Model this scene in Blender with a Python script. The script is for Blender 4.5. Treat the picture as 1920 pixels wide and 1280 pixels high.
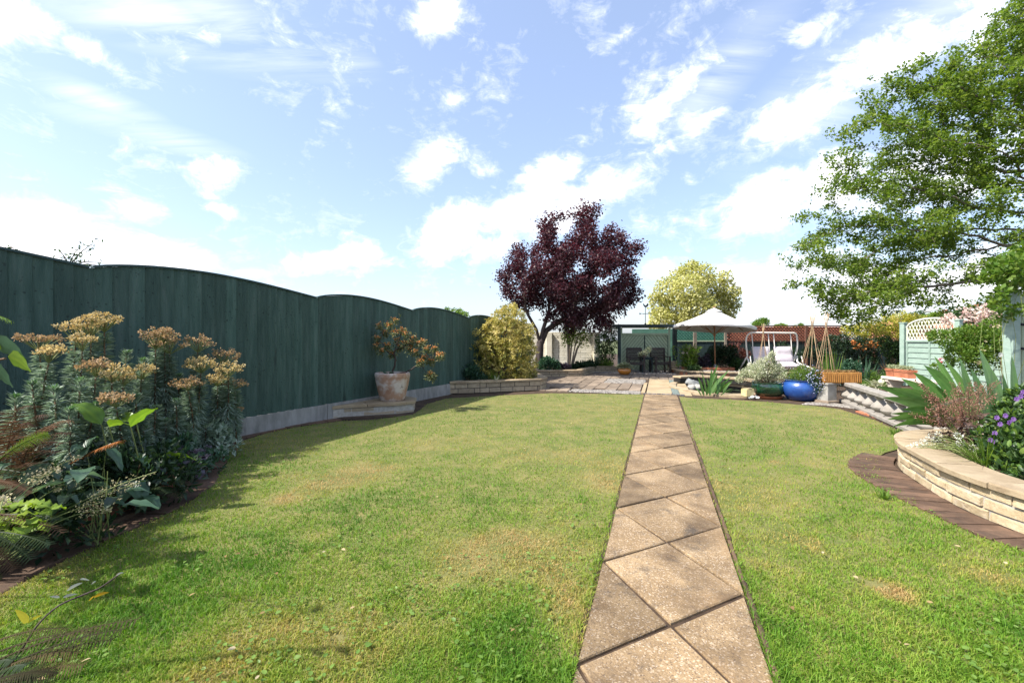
import bpy, math, random
import numpy as np
from mathutils import Vector, Matrix
random.seed(7); rng = np.random.default_rng(11)
for o in list(bpy.data.objects): bpy.data.objects.remove(o)
S = bpy.context.scene
COL = S.collection
R = math.radians
# ------------------------------------------------------------------ camera
F, H, CX, CY = 853.3, 1.25, 960.0, 637.0      # 16 mm on 36 mm film, eye 1.25 m above the lawn
def G(px, py, z=0.0):                          # point at height z seen at a pixel of the photograph
    Y = F*(H-z)/(py-CY); return Vector(((px-CX)*Y/F, Y, z))
def P(px, py, Y):                              # point at distance Y seen at a pixel
    return Vector(((px-CX)*Y/F, Y, H+(CY-py)*Y/F))
cam = bpy.data.cameras.new('camera'); cam.lens = 16; cam.sensor_width = 36
cam.shift_y = -3/1920; cam.clip_start = 0.05; cam.clip_end = 2000
camo = bpy.data.objects.new('camera', cam); COL.objects.link(camo)
camo.location = (0, 0, H); camo.rotation_euler = (R(90), 0, 0); S.camera = camo
# ------------------------------------------------------------------ node helpers
def mk(name):
    m = bpy.data.materials.new(name); m.use_nodes = True; m.node_tree.nodes.clear(); return m, m.node_tree
def nd(nt, t, ins=None, **props):
    n = nt.nodes.new(t)
    for k, v in props.items(): setattr(n, k, v)
    for k, v in (ins or {}).items():
        s = n.inputs[k]
        if isinstance(v, bpy.types.NodeSocket): nt.links.new(v, s)
        else: s.default_value = v
    return n
def ramp(nt, fac, stops, interp='LINEAR'):
    r = nd(nt, 'ShaderNodeValToRGB', {0: fac}); cr = r.color_ramp; cr.interpolation = interp
    while len(cr.elements) < len(stops): cr.elements.new(0.5)
    for e, (p, c) in zip(cr.elements, stops):
        e.position = p; e.color = (c, c, c, 1) if isinstance(c, (int, float)) else (c[0], c[1], c[2], 1)
    return r.outputs[0]
def math_(nt, op, a, b=0.0, clamp=False):
    n = nd(nt, 'ShaderNodeMath', {0: a, 1: b}, operation=op, use_clamp=clamp); return n.outputs[0]
def mixc(nt, fac, a, b, mode='MIX'):
    n = nd(nt, 'ShaderNodeMix', None, data_type='RGBA', blend_type=mode)
    for i, v in ((0, fac), (6, a), (7, b)):
        s = n.inputs[i]
        if isinstance(v, bpy.types.NodeSocket): nt.links.new(v, s)
        elif i == 0: s.default_value = v
        else: s.default_value = (v[0], v[1], v[2], 1)
    return n.outputs[2]
def noise(nt, vec, scale, detail=6, rough=.6, dist=0.0):
    return nd(nt, 'ShaderNodeTexNoise', {'Vector': vec, 'Scale': scale, 'Detail': detail, 'Roughness': rough, 'Distortion': dist}).outputs[0]
# ------------------------------------------------------------------ world: daylight sky with broken cloud
SUN_AZ, SUN_EL = 250.0, 50.0                   # compass degrees clockwise from +Y
W = bpy.data.worlds.new('World'); S.world = W; W.use_nodes = True
nt = W.node_tree; nt.nodes.clear()
tc = nd(nt, 'ShaderNodeTexCoord').outputs['Generated']
sky = nd(nt, 'ShaderNodeTexSky', None, sky_type='NISHITA', sun_disc=False)
sky.sun_elevation = R(SUN_EL); sky.sun_rotation = R(SUN_AZ); sky.dust_density = 1.6; sky.ozone_density = 1.2; sky.air_density = 1.0
def cloud_blob(px, py, rx, ry, ang=0.0, st=1.0):
    c = Vector(((px-CX), F, (CY-py))).normalized()
    k = c.y**1.0 / F
    a0 = Vector((math.cos(R(ang)), 0, math.sin(R(ang)))); a = (a0 - c*a0.dot(c)).normalized(); b = c.cross(a)
    M = Matrix((a, b, c)).transposed()
    mp = nd(nt, 'ShaderNodeMapping', {'Vector': tc, 'Location': c, 'Rotation': M.to_euler('XYZ'), 'Scale': (rx*k, ry*k, max(rx, ry)*k*2.5)}, vector_type='TEXTURE')
    ln = nd(nt, 'ShaderNodeVectorMath', {0: mp.outputs[0]}, operation='LENGTH').outputs['Value']
    return math_(nt, 'MULTIPLY', math_(nt, 'SUBTRACT', 1.0, ln, True), st)
PUFF = [(95, 425, 190, 75, -8, 1.3), (270, 470, 170, 55, -10, 1.2), (250, 380, 95, 60, -20, 1.0), (30, 470, 180, 60, 0, 1.2), (60, 40, 100, 60, -25, 1.2), (150, 88, 75, 35, -30, 1.2), (-10, 60, 60, 40, 0, 1.0),
        (425, 315, 55, 42, -20, 1.0), (425, 398, 48, 16, -15, .8), (600, 492, 95, 32, 4, 1.15), (680, 480, 60, 40, 20, 1.0), (730, 495, 50, 18, 0, .8),
        (820, 30, 75, 60, 30, 1.15), (810, 305, 95, 50, 50, 1.1), (900, 320, 50, 60, 60, .7), (850, 425, 130, 60, 25, 1.3), (960, 400, 150, 55, 25, 1.2), (1035, 320, 95, 42, 22, 1.25), (1150, 345, 130, 42, 24, 1.2), (930, 455, 60, 40, 10, 1.0), (1060, 400, 110, 55, 25, 1.1),
        (1215, 225, 85, 75, 60, .78), (1280, 160, 110, 40, 55, .62), (1300, 240, 60, 70, 60, .6), (1165, 70, 36, 24, 50, .6), (1230, 285, 60, 30, 20, .7),
        (1600, 150, 330, 75, 32, 1.15), (1450, 235, 130, 55, 25, .9), (1530, 45, 120, 50, 35, .7), (1760, 70, 200, 75, 25, .8),
        (1430, 385, 150, 82, 18, 1.35), (1580, 345, 150, 85, 22, 1.3), (1720, 330, 220, 110, 10, 1.2), (1450, 520, 210, 60, 5, 1.25), (1620, 540, 260, 70, 5, 1.2), (1230, 505, 60, 28, 5, .9), (1500, 580, 250, 40, 0, .8),
        (470, 512, 45, 12, 0, .7), (1850, 520, 200, 90, 0, 1.0), (1290, 330, 28, 18, 0, .5), (850, 190, 40, 18, 20, .5)]
WISP = [(290, 30, 330, 75, -18, .9), (470, 60, 230, 60, -22, .9), (640, 100, 90, 40, -30, .7), (190, 190, 120, 30, -20, .6), (300, 255, 170, 30, -15, .6), (1340, 150, 220, 60, 50, .6), (1650, 110, 340, 110, 35, .7)]
def maxall(lst):
    o = cloud_blob(*lst[0])
    for b in lst[1:]: o = math_(nt, 'MAXIMUM', o, cloud_blob(*b))
    return o
sep = nd(nt, 'ShaderNodeSeparateXYZ', {0: tc}); up = math_(nt, 'MAXIMUM', sep.outputs[2], 0.0)
den = math_(nt, 'ADD', up, 0.14)
plane = nd(nt, 'ShaderNodeCombineXYZ', {0: math_(nt, 'DIVIDE', sep.outputs[0], den), 1: math_(nt, 'DIVIDE', sep.outputs[1], den), 2: 0.0}).outputs[0]
n1 = noise(nt, tc, 9.0, 11, .66, .35); n2 = noise(nt, plane, 1.1, 7, .6, .3)
general = math_(nt, 'MULTIPLY', math_(nt, 'SUBTRACT', noise(nt, plane, .55, 4, .5), .5), 1.0)
# outside the photographed part of the sky the same broken cloud goes on
front = ramp(nt, sep.outputs[1], [(0.5, 1.0), (0.68, 0.0)])
puff = math_(nt, 'ADD', maxall(PUFF), math_(nt, 'MULTIPLY', math_(nt, 'ADD', general, .08), math_(nt, 'MULTIPLY', front, 1.6)))
puff = math_(nt, 'MINIMUM', puff, 0.95)
nz = math_(nt, 'ADD', math_(nt, 'MULTIPLY', math_(nt, 'SUBTRACT', n1, .5), 2.5), math_(nt, 'MULTIPLY', math_(nt, 'SUBTRACT', n2, .5), .35))
fine = noise(nt, nd(nt, 'ShaderNodeMapping', {'Vector': tc, 'Rotation': (0, R(28), 0), 'Scale': (1, 1, 2.2)}).outputs[0], 16.0, 8, .68, .8)
nz = math_(nt, 'ADD', nz, math_(nt, 'MULTIPLY', math_(nt, 'SUBTRACT', fine, .5), 1.7))
dens = math_(nt, 'ADD', puff, nz)
dens = ramp(nt, dens, [(0.10, 0.0), (0.36, .16), (0.70, .62), (1.05, 1.0)])
strk = nd(nt, 'ShaderNodeMapping', {'Vector': plane, 'Rotation': (0, 0, R(38)), 'Scale': (.45, 2.6, 1)}).outputs[0]
wn = noise(nt, strk, 1.5, 8, .62, .6)
wisp = math_(nt, 'MULTIPLY', maxall(WISP), ramp(nt, wn, [(.40, 0.0), (.72, 1.0)]))
cov = math_(nt, 'MAXIMUM', dens, math_(nt, 'MULTIPLY', wisp, 1.1), True)
shade = noise(nt, tc, 5.0, 5, .55)
SKY_K, VEIL = .49, (.54, .66, .91)
CLOUD = ramp(nt, shade, [(.28, (.74, .79, .90)), (.52, (1, 1, 1))])
veil = mixc(nt, 1.0, mixc(nt, 1.0, sky.outputs[0], (SKY_K*.99, SKY_K*.965, SKY_K*1.0), 'MULTIPLY'), VEIL, 'ADD')
cloudc = mixc(nt, 1.0, CLOUD, (4.3, 4.3, 4.4), 'MULTIPLY')
colr = mixc(nt, cov, veil, cloudc)
bg = nd(nt, 'ShaderNodeBackground', {'Color': colr, 'Strength': 0.15})
nd(nt, 'ShaderNodeOutputWorld', {0: bg.outputs[0]})
# ------------------------------------------------------------------ sun
sv = Vector((math.sin(R(SUN_AZ))*math.cos(R(SUN_EL)), math.cos(R(SUN_AZ))*math.cos(R(SUN_EL)), math.sin(R(SUN_EL))))
sl = bpy.data.lights.new('sun', 'SUN'); sl.energy = 3.3; sl.angle = R(.6); sl.color = (1, .95, .86)
so = bpy.data.objects.new('sun', sl); COL.objects.link(so); so.rotation_euler = sv.to_track_quat('Z', 'Y').to_euler(); so.location = sv*60
S.view_settings.view_transform = 'Standard'; S.view_settings.look = 'None'; S.view_settings.gamma = 1
S.view_settings.use_curve_mapping = False; S.view_settings.exposure = 1.48
# ------------------------------------------------------------------ object helpers
def tag(o, label=None, cat=None, group=None, kind=None):
    if label: o['label'] = label
    if cat: o['category'] = cat
    if group: o['group'] = group
    if kind: o['kind'] = kind
    return o
def empty(name, loc=(0, 0, 0), label=None, cat=None, group=None, rz=0.0):
    o = bpy.data.objects.new(name, None); COL.objects.link(o); o.location = loc; o.rotation_euler = (0, 0, rz); o.empty_display_size = .1
    return tag(o, label, cat, group)
def mesh_np(name, V, Fs, mat, parent=None, smooth=False, rnd=None, world=True):
    """V (n,3); Fs: list of (m,k) index arrays. World coordinates, re-based on the parent's location."""
    me = bpy.data.meshes.new(name); V = np.asarray(V, dtype=np.float32)
    if parent is not None and world: V = V - np.array(wloc(parent), dtype=np.float32)
    me.vertices.add(len(V)); me.vertices.foreach_set('co', V.ravel())
    tot = sum(f.size for f in Fs); npoly = sum(len(f) for f in Fs)
    me.loops.add(tot); me.loops.foreach_set('vertex_index', np.concatenate([f.ravel() for f in Fs]).astype(np.int32))
    me.polygons.add(npoly)
    cnt = np.concatenate([np.full(len(f), f.shape[1]) for f in Fs]); st = np.concatenate([[0], np.cumsum(cnt)[:-1]])
    me.polygons.foreach_set('loop_start', st.astype(np.int32)); me.polygons.foreach_set('loop_total', cnt.astype(np.int32))
    if smooth: me.polygons.foreach_set('use_smooth', np.ones(npoly, dtype=bool))
    for nm, arr in (rnd or {}).items():
        at = me.attributes.new(nm, 'FLOAT', 'POINT'); at.data.foreach_set('value', np.asarray(arr, dtype=np.float32))
    me.materials.append(mat); me.update(calc_edges=True); me.validate()
    o = bpy.data.objects.new(name, me); COL.objects.link(o)
    if parent is not None: o.parent = parent
    return o
def wloc(o):
    v = Vector((0, 0, 0))
    while o is not None: v += o.location; o = o.parent
    return v
class MB:
    def __init__(s): s.v = []; s.f = []; s.n = 0
    def add(s, vs, fs):
        b = s.n
        for v in vs: s.v.append(tuple(v))
        for f in fs: s.f.append([i+b for i in f])
        s.n += len(vs); return s
    def box(s, c, d, rz=0.0, M=None, ch=0.0):
        x, y, z = d[0]/2, d[1]/2, d[2]/2
        if ch:
            vs = []
            for sx in (-1, 1):
                for sy in (-1, 1):
                    for sz in (-1, 1):
                        vs += [(sx*(x-ch), sy*(y-ch), sz*z), (sx*(x-ch), sy*y, sz*(z-ch)), (sx*x, sy*(y-ch), sz*(z-ch))]
            import itertools
            def I(a, b, c_, k): return ((a*2+b)*2+c_)*3+k
            fs = [[I(0,0,0,2),I(0,0,1,2),I(0,1,1,2),I(0,1,0,2)],[I(1,0,0,2),I(1,1,0,2),I(1,1,1,2),I(1,0,1,2)],
                  [I(0,0,0,1),I(1,0,0,1),I(1,0,1,1),I(0,0,1,1)],[I(0,1,0,1),I(0,1,1,1),I(1,1,1,1),I(1,1,0,1)],
                  [I(0,0,0,0),I(0,1,0,0),I(1,1,0,0),I(1,0,0,0)],[I(0,0,1,0),I(1,0,1,0),I(1,1,1,0),I(0,1,1,0)]]
            for a in (0, 1):
                for b in (0, 1):
                    fs += [[I(a,b,0,1),I(a,b,1,1),I(a,b,1,2),I(a,b,0,2)],[I(a,0,b,0),I(a,1,b,0),I(a,1,b,2),I(a,0,b,2)],[I(0,a,b,0),I(1,a,b,0),I(1,a,b,1),I(0,a,b,1)]]
                    for c_ in (0, 1): fs.append([I(a,b,c_,0),I(a,b,c_,1),I(a,b,c_,2)])
        else:
            vs = [(sx*x, sy*y, sz*z) for sx in (-1, 1) for sy in (-1, 1) for sz in (-1, 1)]
            fs = [[0,1,3,2],[4,6,7,5],[0,4,5,1],[2,3,7,6],[0,2,6,4],[1,5,7,3]]
        if M is None: M = Matrix.Rotation(rz, 3, 'Z')
        c = Vector(c)
        return s.add([c + M @ Vector(v) for v in vs], fs)
    def bar(s, a, b, w, t=None, ref=(0, 0, 1), ch=0.0):
        a, b = Vector(a), Vector(b); d = (b-a); L = d.length; d.normalize(); t = t or w
        r = Vector(ref)
        if abs(d.dot(r)) > .98: r = Vector((1, 0, 0))
        x = d.cross(r).normalized(); y = x.cross(d)
        return s.box((a+b)/2, (w, L, t), M=Matrix((x, d, y)).transposed(), ch=ch)
    def tube(s, pts, r, n=6, cap=True):
        pts = [Vector(p) for p in pts]; m = len(pts)
        rr = r if isinstance(r, (list, tuple)) else [r]*m
        prev = None; vs = []
        for i, p in enumerate(pts):
            d = (pts[min(i+1, m-1)] - pts[max(i-1, 0)]).normalized()
            if prev is None:
                ref = Vector((0, 0, 1)) if abs(d.z) < .9 else Vector((1, 0, 0)); x = d.cross(ref).normalized()
            else: x = (prev - d*prev.dot(d)).normalized()
            y = d.cross(x); prev = x
            for k in range(n):
                a = 2*math.pi*k/n; vs.append(p + (x*math.cos(a) + y*math.sin(a))*rr[i])
        fs = [[i*n+k, i*n+(k+1) % n, (i+1)*n+(k+1) % n, (i+1)*n+k] for i in range(m-1) for k in range(n)]
        if cap: fs += [list(range(n))[::-1], [(m-1)*n+k for k in range(n)]]
        return s.add(vs, fs)
    def lathe(s, prof, c=(0, 0, 0), n=28, jit=0.0):
        c = Vector(c); vs = []; m = len(prof)
        for r, z in prof:
            for k in range(n):
                a = 2*math.pi*k/n; q = r*(1+jit*math.sin(3*a+z*20)); vs.append(c + Vector((q*math.cos(a), q*math.sin(a), z)))
        fs = [[i*n+k, i*n+(k+1) % n, (i+1)*n+(k+1) % n, (i+1)*n+k] for i in range(m-1) for k in range(n)]
        fs += [list(range(n))[::-1], [(m-1)*n+k for k in range(n)]]
        return s.add(vs, fs)
    def prism(s, poly, z0, z1, ch=0.0):
        n = len(poly)
        if ch:
            cx = sum(p[0] for p in poly)/n; cy = sum(p[1] for p in poly)/n
            ins = []
            for p in poly:
                d = Vector((cx-p[0], cy-p[1])); d.normalize(); ins.append((p[0]+d.x*ch*1.3, p[1]+d.y*ch*1.3))
            vs = [(p[0], p[1], z0) for p in poly] + [(p[0], p[1], z1-ch) for p in poly] + [(p[0], p[1], z1) for p in ins]
            fs = [[i, (i+1) % n, n+(i+1) % n, n+i] for i in range(n)] + [[n+i, n+(i+1) % n, 2*n+(i+1) % n, 2*n+i] for i in range(n)] + [list(range(2*n, 3*n)), list(range(n))[::-1]]
        else:
            vs = [(p[0], p[1], z0) for p in poly] + [(p[0], p[1], z1) for p in poly]
            fs = [[i, (i+1) % n, n+(i+1) % n, n+i] for i in range(n)] + [list(range(n, 2*n)), list(range(n))[::-1]]
        return s.add(vs, fs)
    def build(s, name, mat, parent=None, smooth=False, label=None, kind=None, sharp=None):
        me = bpy.data.meshes.new(name); o0 = wloc(parent) if parent else Vector((0, 0, 0))
        me.from_pydata([(v[0]-o0.x, v[1]-o0.y, v[2]-o0.z) for v in s.v], [], s.f); me.materials.append(mat)
        if smooth: me.polygons.foreach_set('use_smooth', [True]*len(me.polygons))
        if sharp: 
            me.set_sharp_from_angle(angle=R(sharp))
        me.update(); o = bpy.data.objects.new(name, me); COL.objects.link(o)
        if parent: o.parent = parent
        return tag(o, label, kind=kind)
# a curve on the ground with offsets, for walls, copings and edgings laid piece by piece
class Path:
    def __init__(s, pts, smooth=0):
        pts = [Vector((p[0], p[1])) for p in pts]
        if smooth:
            q = []; n = len(pts)
            for i in range(n-1):
                p0, p1, p2, p3 = pts[max(i-1, 0)], pts[i], pts[i+1], pts[min(i+2, n-1)]
                for k in range(smooth):
                    t = k/smooth
                    q.append(.5*((2*p1) + (p2-p0)*t + (2*p0-5*p1+4*p2-p3)*t*t + (3*p1-p0-3*p2+p3)*t**3))
            pts = q + [pts[-1]]
        s.p = pts; s.c = [0.0]
        for a, b in zip(pts, pts[1:]): s.c.append(s.c[-1]+(b-a).length)
        s.L = s.c[-1]
    def at(s, t):
        t = min(max(t, 0), s.L); i = 0
        while i < len(s.c)-2 and s.c[i+1] < t: i += 1
        a, b = s.p[i], s.p[i+1]; u = (t-s.c[i])/max(s.c[i+1]-s.c[i], 1e-9)
        pos = a.lerp(b, u); d = (b-a).normalized(); return pos, d
    def off(s, t, d):
        pos, _ = s.at(t); e = .06
        p0, _ = s.at(t-e); p1, _ = s.at(t+e); tg = (p1-p0).normalized()
        return pos + Vector((-tg.y, tg.x))*d
def piece(name, path, s0, s1, d0, d1, z0, z1, mat, parent, n=1, ch=.006, jit=.003):
    vs = []; J = lambda: random.uniform(-jit, jit)
    j = [(J(), J()) for _ in range(6)]
    for i in range(n+1):
        t = s0+(s1-s0)*i/n; pr = [(d0, z0), (d0, z1-ch), (d0+ch, z1), (d1-ch, z1), (d1, z1-ch), (d1, z0)]
        for k, (d, z) in enumerate(pr):
            q = path.off(t, d+j[k][0]+J()*.5); vs.append((q.x, q.y, z+j[k][1]*.6))
    fs = [[i*6+k, (i+1)*6+k, (i+1)*6+(k+1) % 6, i*6+(k+1) % 6] for i in range(n) for k in range(6)]
    fs += [[5, 4, 3, 2, 1, 0][::-1], [n*6+k for k in range(6)][::-1]]
    me = MB().add(vs, fs)
    return me.build(name, mat, parent)
def wall_run(parent, path, z0, courses, bh, bl, depth, gap, mat, mortar, name='stone_block', n=2, corners=(), jit=.004, dd=0.0):
    """courses of separate blocks with recessed mortar; d runs from dd (outer face) inwards"""
    cuts = [0.0] + list(corners) + [path.L]
    for a, b in zip(cuts, cuts[1:]):
        m = MB()
        k = max(2, int((b-a)/.12)); prev = None
        for i in range(k+1):
            t = a+(b-a)*i/k; p0 = path.off(t, dd+.012); p1 = path.off(t, dd+depth-.01)
            cur = [(p0.x, p0.y, z0), (p0.x, p0.y, z0+courses*bh-.003), (p1.x, p1.y, z0+courses*bh-.003), (p1.x, p1.y, z0)]
            if prev is None: m.add(cur, [[0, 1, 2, 3]])
            else: m.add(prev+cur, [[0, 4, 5, 1], [1, 5, 6, 2], [2, 6, 7, 3], [3, 7, 4, 0]])
            prev = cur
        m.add(prev, [[3, 2, 1, 0]]); m.build('mortar', mortar, parent)
        for c in range(courses):
            s = a - (bl*.5 if c % 2 else 0.0) - random.uniform(0, .25)*bl
            while s < b-.01:
                l = bl*random.uniform(.8, 1.2); s0, s1 = max(s, a)+gap/2, min(s+l, b)-gap/2; s += l
                if s1-s0 > .04:
                    x = random.uniform(-.004, .004)
                    piece(name, path, s0, s1, dd+x, dd+depth, z0+c*bh+gap/2, z0+(c+1)*bh-gap/2, mat, parent, n=n, ch=.008, jit=jit)
def coping_run(parent, path, z0, th, d0, d1, l, gap, mat, corners=(), name='coping_slab', n=2):
    cuts = [0.0]+list(corners)+[path.L]
    for a, b in zip(cuts, cuts[1:]):
        k = max(1, round((b-a)/l)); q = (b-a)/k
        for i in range(k): piece(name, path, a+i*q+gap/2, a+(i+1)*q-gap/2, d0, d1, z0, z0+th+random.uniform(-.003, .003), mat, parent, n=n, ch=.008, jit=.004)
# ------------------------------------------------------------------ materials
def surf(name, c1, c2, scale=5.0, rough=.85, bump=.25, bscale=70.0, vary=.18, stain=None, speck=None, spec=.3, coat=0.0, stretch=(1, 1, 1), metal=0.0, mid=None, detail=7, contrast=(.32, .68), coatr=.05, hue=0.0):
    m, t = mk(name)
    pos = nd(t, 'ShaderNodeNewGeometry').outputs['Position']
    oi = nd(t, 'ShaderNodeObjectInfo')
    jog = nd(t, 'ShaderNodeVectorMath', {0: pos, 1: nd(t, 'ShaderNodeVectorMath', {0: oi.outputs['Random'], 'Scale': 7.0}, operation='SCALE').outputs[0]}, operation='ADD').outputs[0]
    vec = nd(t, 'ShaderNodeMapping', {'Vector': jog, 'Scale': stretch}).outputs[0]
    st = [(contrast[0], c1)] + ([((contrast[0]+contrast[1])/2, mid)] if mid else []) + [(contrast[1], c2)]
    c = ramp(t, noise(t, vec, scale, detail, .65), st)
    if speck:
        for (sc, col, th) in speck:
            v = nd(t, 'ShaderNodeTexVoronoi', {'Vector': pos, 'Scale': sc}).outputs['Color']
            g = nd(t, 'ShaderNodeSeparateColor', {0: v}).outputs[0]
            c = mixc(t, ramp(t, g, [(th, 0.0), (min(th+.12, 1), .85)]), c, col)
    if stain:
        for (col, sc, a, b, amt) in stain:
            c = mixc(t, math_(t, 'MULTIPLY', ramp(t, noise(t, vec, sc, 6, .65, .4), [(a, 0.0), (b, 1.0)]), amt), c, col)
    val = math_(t, 'ADD', math_(t, 'MULTIPLY', oi.outputs['Random'], 2*vary), 1-vary)
    hv = nd(t, 'ShaderNodeHueSaturation', {'Color': c, 'Value': val, 'Hue': .5})
    c = hv.outputs[0]
    b = nd(t, 'ShaderNodeBsdfPrincipled', {'Base Color': c, 'Roughness': rough, 'Specular IOR Level': spec, 'Coat Weight': coat, 'Coat Roughness': coatr, 'Metallic': metal})
    if bump:
        bn = nd(t, 'ShaderNodeBump', {'Height': math_(t, 'ADD', noise(t, vec, bscale, 5, .6), noise(t, vec, bscale*.2, 4, .6)), 'Strength': bump, 'Distance': .012})
        t.links.new(bn.outputs[0], b.inputs['Normal'])
    nd(t, 'ShaderNodeOutputMaterial', {0: b.outputs[0]}); return m
def leafm(name, stops, transl=.35, rough=.5, spec=.35, tint=(1.15, 1.2, .6), attr='rnd', bump=0):
    m, t = mk(name)
    a = nd(t, 'ShaderNodeAttribute', None, attribute_name=attr).outputs['Fac']
    k = len(stops); st = [(i/(k-1) if k > 1 else 0, c) for i, c in enumerate(stops)]
    c = ramp(t, a, st)
    pos = nd(t, 'ShaderNodeNewGeometry').outputs['Position']
    c = mixc(t, .35, c, mixc(t, 1.0, c, ramp(t, noise(t, pos, 14, 4), [(.3, .55), (.7, 1.35)]), 'MULTIPLY'))
    p = nd(t, 'ShaderNodeBsdfPrincipled', {'Base Color': c, 'Roughness': rough, 'Specular IOR Level': spec})
    tr = nd(t, 'ShaderNodeBsdfTranslucent', {'Color': mixc(t, 1.0, c, tint, 'MULTIPLY')})
    mx = nd(t, 'ShaderNodeMixShader', {0: transl, 1: p.outputs[0], 2: tr.outputs[0]})
    nd(t, 'ShaderNodeOutputMaterial', {0: mx.outputs[0]}); return m
# ------------------------------------------------------------------ leaf scattering
T_DIA = (np.array([(0, 0, 0), (.5, .45, .07), (0, 1, 0), (-.5, .45, .07)]), [np.array([(0, 1, 2), (0, 2, 3)])])
T_HEX = (np.array([(0, 0, 0), (0, .5, -.05), (0, 1, -.14), (-.42, .28, .05), (-.36, .70, .0), (.42, .28, .05), (.36, .70, .0)]), [np.array([(0, 1, 3), (1, 4, 3), (1, 2, 4), (0, 5, 1), (1, 5, 6), (1, 6, 2)])])
T_TRI = (np.array([(-.5, 0, 0), (.5, 0, 0), (0, 1, .0)]), [np.array([(0, 1, 2)])])
def unit(a): return a/np.maximum(np.linalg.norm(a, axis=-1, keepdims=True), 1e-9)
def leaves(name, mat, parent, pos, axis, nrm, size, width=.5, tmpl=T_DIA, rnd=None, kind='stuff', smooth=False):
    pos = np.asarray(pos, float); N = len(pos); axis = unit(np.asarray(axis, float)); nrm = np.asarray(nrm, float)
    x = unit(np.cross(axis, nrm)); z = np.cross(x, axis)
    size = np.broadcast_to(size, (N,)); width = np.broadcast_to(width, (N,))
    tv, tf = tmpl; k = len(tv)
    V = pos[:, None, :] + size[:, None, None]*(tv[None, :, 0, None]*width[:, None, None]*x[:, None, :] + tv[None, :, 1, None]*axis[:, None, :] + tv[None, :, 2, None]*z[:, None, :])
    Fs = [(f[None, :, :] + (np.arange(N)*k)[:, None, None]).reshape(-1, f.shape[1]) for f in tf]
    rnd = rng.random(N) if rnd is None else np.clip(rnd, 0, 1)
    o = mesh_np(name, V.reshape(-1, 3), Fs, mat, parent, smooth, {'rnd': np.repeat(rnd, k)})
    return tag(o, kind=kind) if kind else o
def rdirs(n): return unit(rng.normal(size=(n, 3)))
def vnoise(x, y, seed=0, cell=1.0):
    r = np.random.default_rng(seed); T = r.random((64, 64)); x = np.asarray(x)/cell; y = np.asarray(y)/cell
    xi = np.floor(x).astype(int); yi = np.floor(y).astype(int); fx = x-xi; fy = y-yi; fx = fx*fx*(3-2*fx); fy = fy*fy*(3-2*fy)
    g = lambda i, j: T[i % 64, j % 64]
    return (g(xi, yi)*(1-fx)+g(xi+1, yi)*fx)*(1-fy) + (g(xi, yi+1)*(1-fx)+g(xi+1, yi+1)*fx)*fy
def inpoly(x, y, poly):
    x = np.asarray(x); y = np.asarray(y); c = np.zeros(x.shape, bool); n = len(poly)
    for i in range(n):
        x0, y0 = poly[i][0], poly[i][1]; x1, y1 = poly[(i+1) % n][0], poly[(i+1) % n][1]
        if y0 == y1: continue
        c ^= ((y0 > y) != (y1 > y)) & (x < (x1-x0)*(y-y0)/(y1-y0)+x0)
    return c
# ------------------------------------------------------------------ woody growth
def colonize(att, start, step=.25, infl=3.0, kill=.35, iters=140, jitter=.12, spar=None):
    nodes = [np.array(s, float) for s in start]; par = list(spar) if spar else list(range(-1, len(nodes)-1))
    A = np.array(att, float); N = np.array(nodes)
    D = np.linalg.norm(A[:, None]-N[None], axis=2); near = D.argmin(1); dmin = D.min(1); alive = dmin > kill
    for it in range(iters):
        act = alive & (dmin < (infl if it > 8 else 1e9))
        if not act.any(): break
        new = {}
        for i in np.where(act)[0]: new.setdefault(near[i], []).append(unit(A[i]-nodes[near[i]]))
        fresh = []
        for k, ds in new.items():
            d = unit(np.mean(ds, 0) + rng.normal(size=3)*jitter); q = nodes[k]+d*step
            nodes.append(q); par.append(k); fresh.append(len(nodes)-1)
        Q = np.array([nodes[i] for i in fresh]); D = np.linalg.norm(A[:, None]-Q[None], axis=2)
        j = D.argmin(1); dm = D.min(1); b = dm < dmin-1e-6; dmin = np.where(b, dm, dmin); near = np.where(b, np.array(fresh)[j], near)
        alive &= dmin > kill
    return np.array(nodes), np.array(par)
def wood(name, mat, parent, nodes, par, rtip, rbase, expo=.5, sides=5):
    n = len(nodes); ch = [[] for _ in range(n)]
    for i, p in enumerate(par):
        if p >= 0: ch[p].append(i)
    w = np.zeros(n)
    for i in range(n-1, -1, -1): w[i] = 1 if not ch[i] else sum(w[c] for c in ch[i])
    r = rtip*(w**expo); r = rtip + (r-rtip)*((rbase-rtip)/max(r[0]-rtip, 1e-6))
    m = MB(); done = set()
    starts = [0] + [c for i in range(n) for c in sorted(ch[i], key=lambda q: -w[q])[1:]]
    for s0 in starts:
        chain = [par[s0]] if par[s0] >= 0 else []
        i = s0
        while True:
            chain.append(i)
            if not ch[i]: break
            i = max(ch[i], key=lambda q: w[q])
        if len(chain) < 2: continue
        rr = [float(r[k]) for k in chain]
        if par[s0] >= 0: rr[0] = rr[1]
        m.tube([nodes[k] for k in chain], rr, sides if rr[0] < .04 else 8, cap=False)
    return m.build(name, mat, parent, smooth=True), r, w
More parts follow.
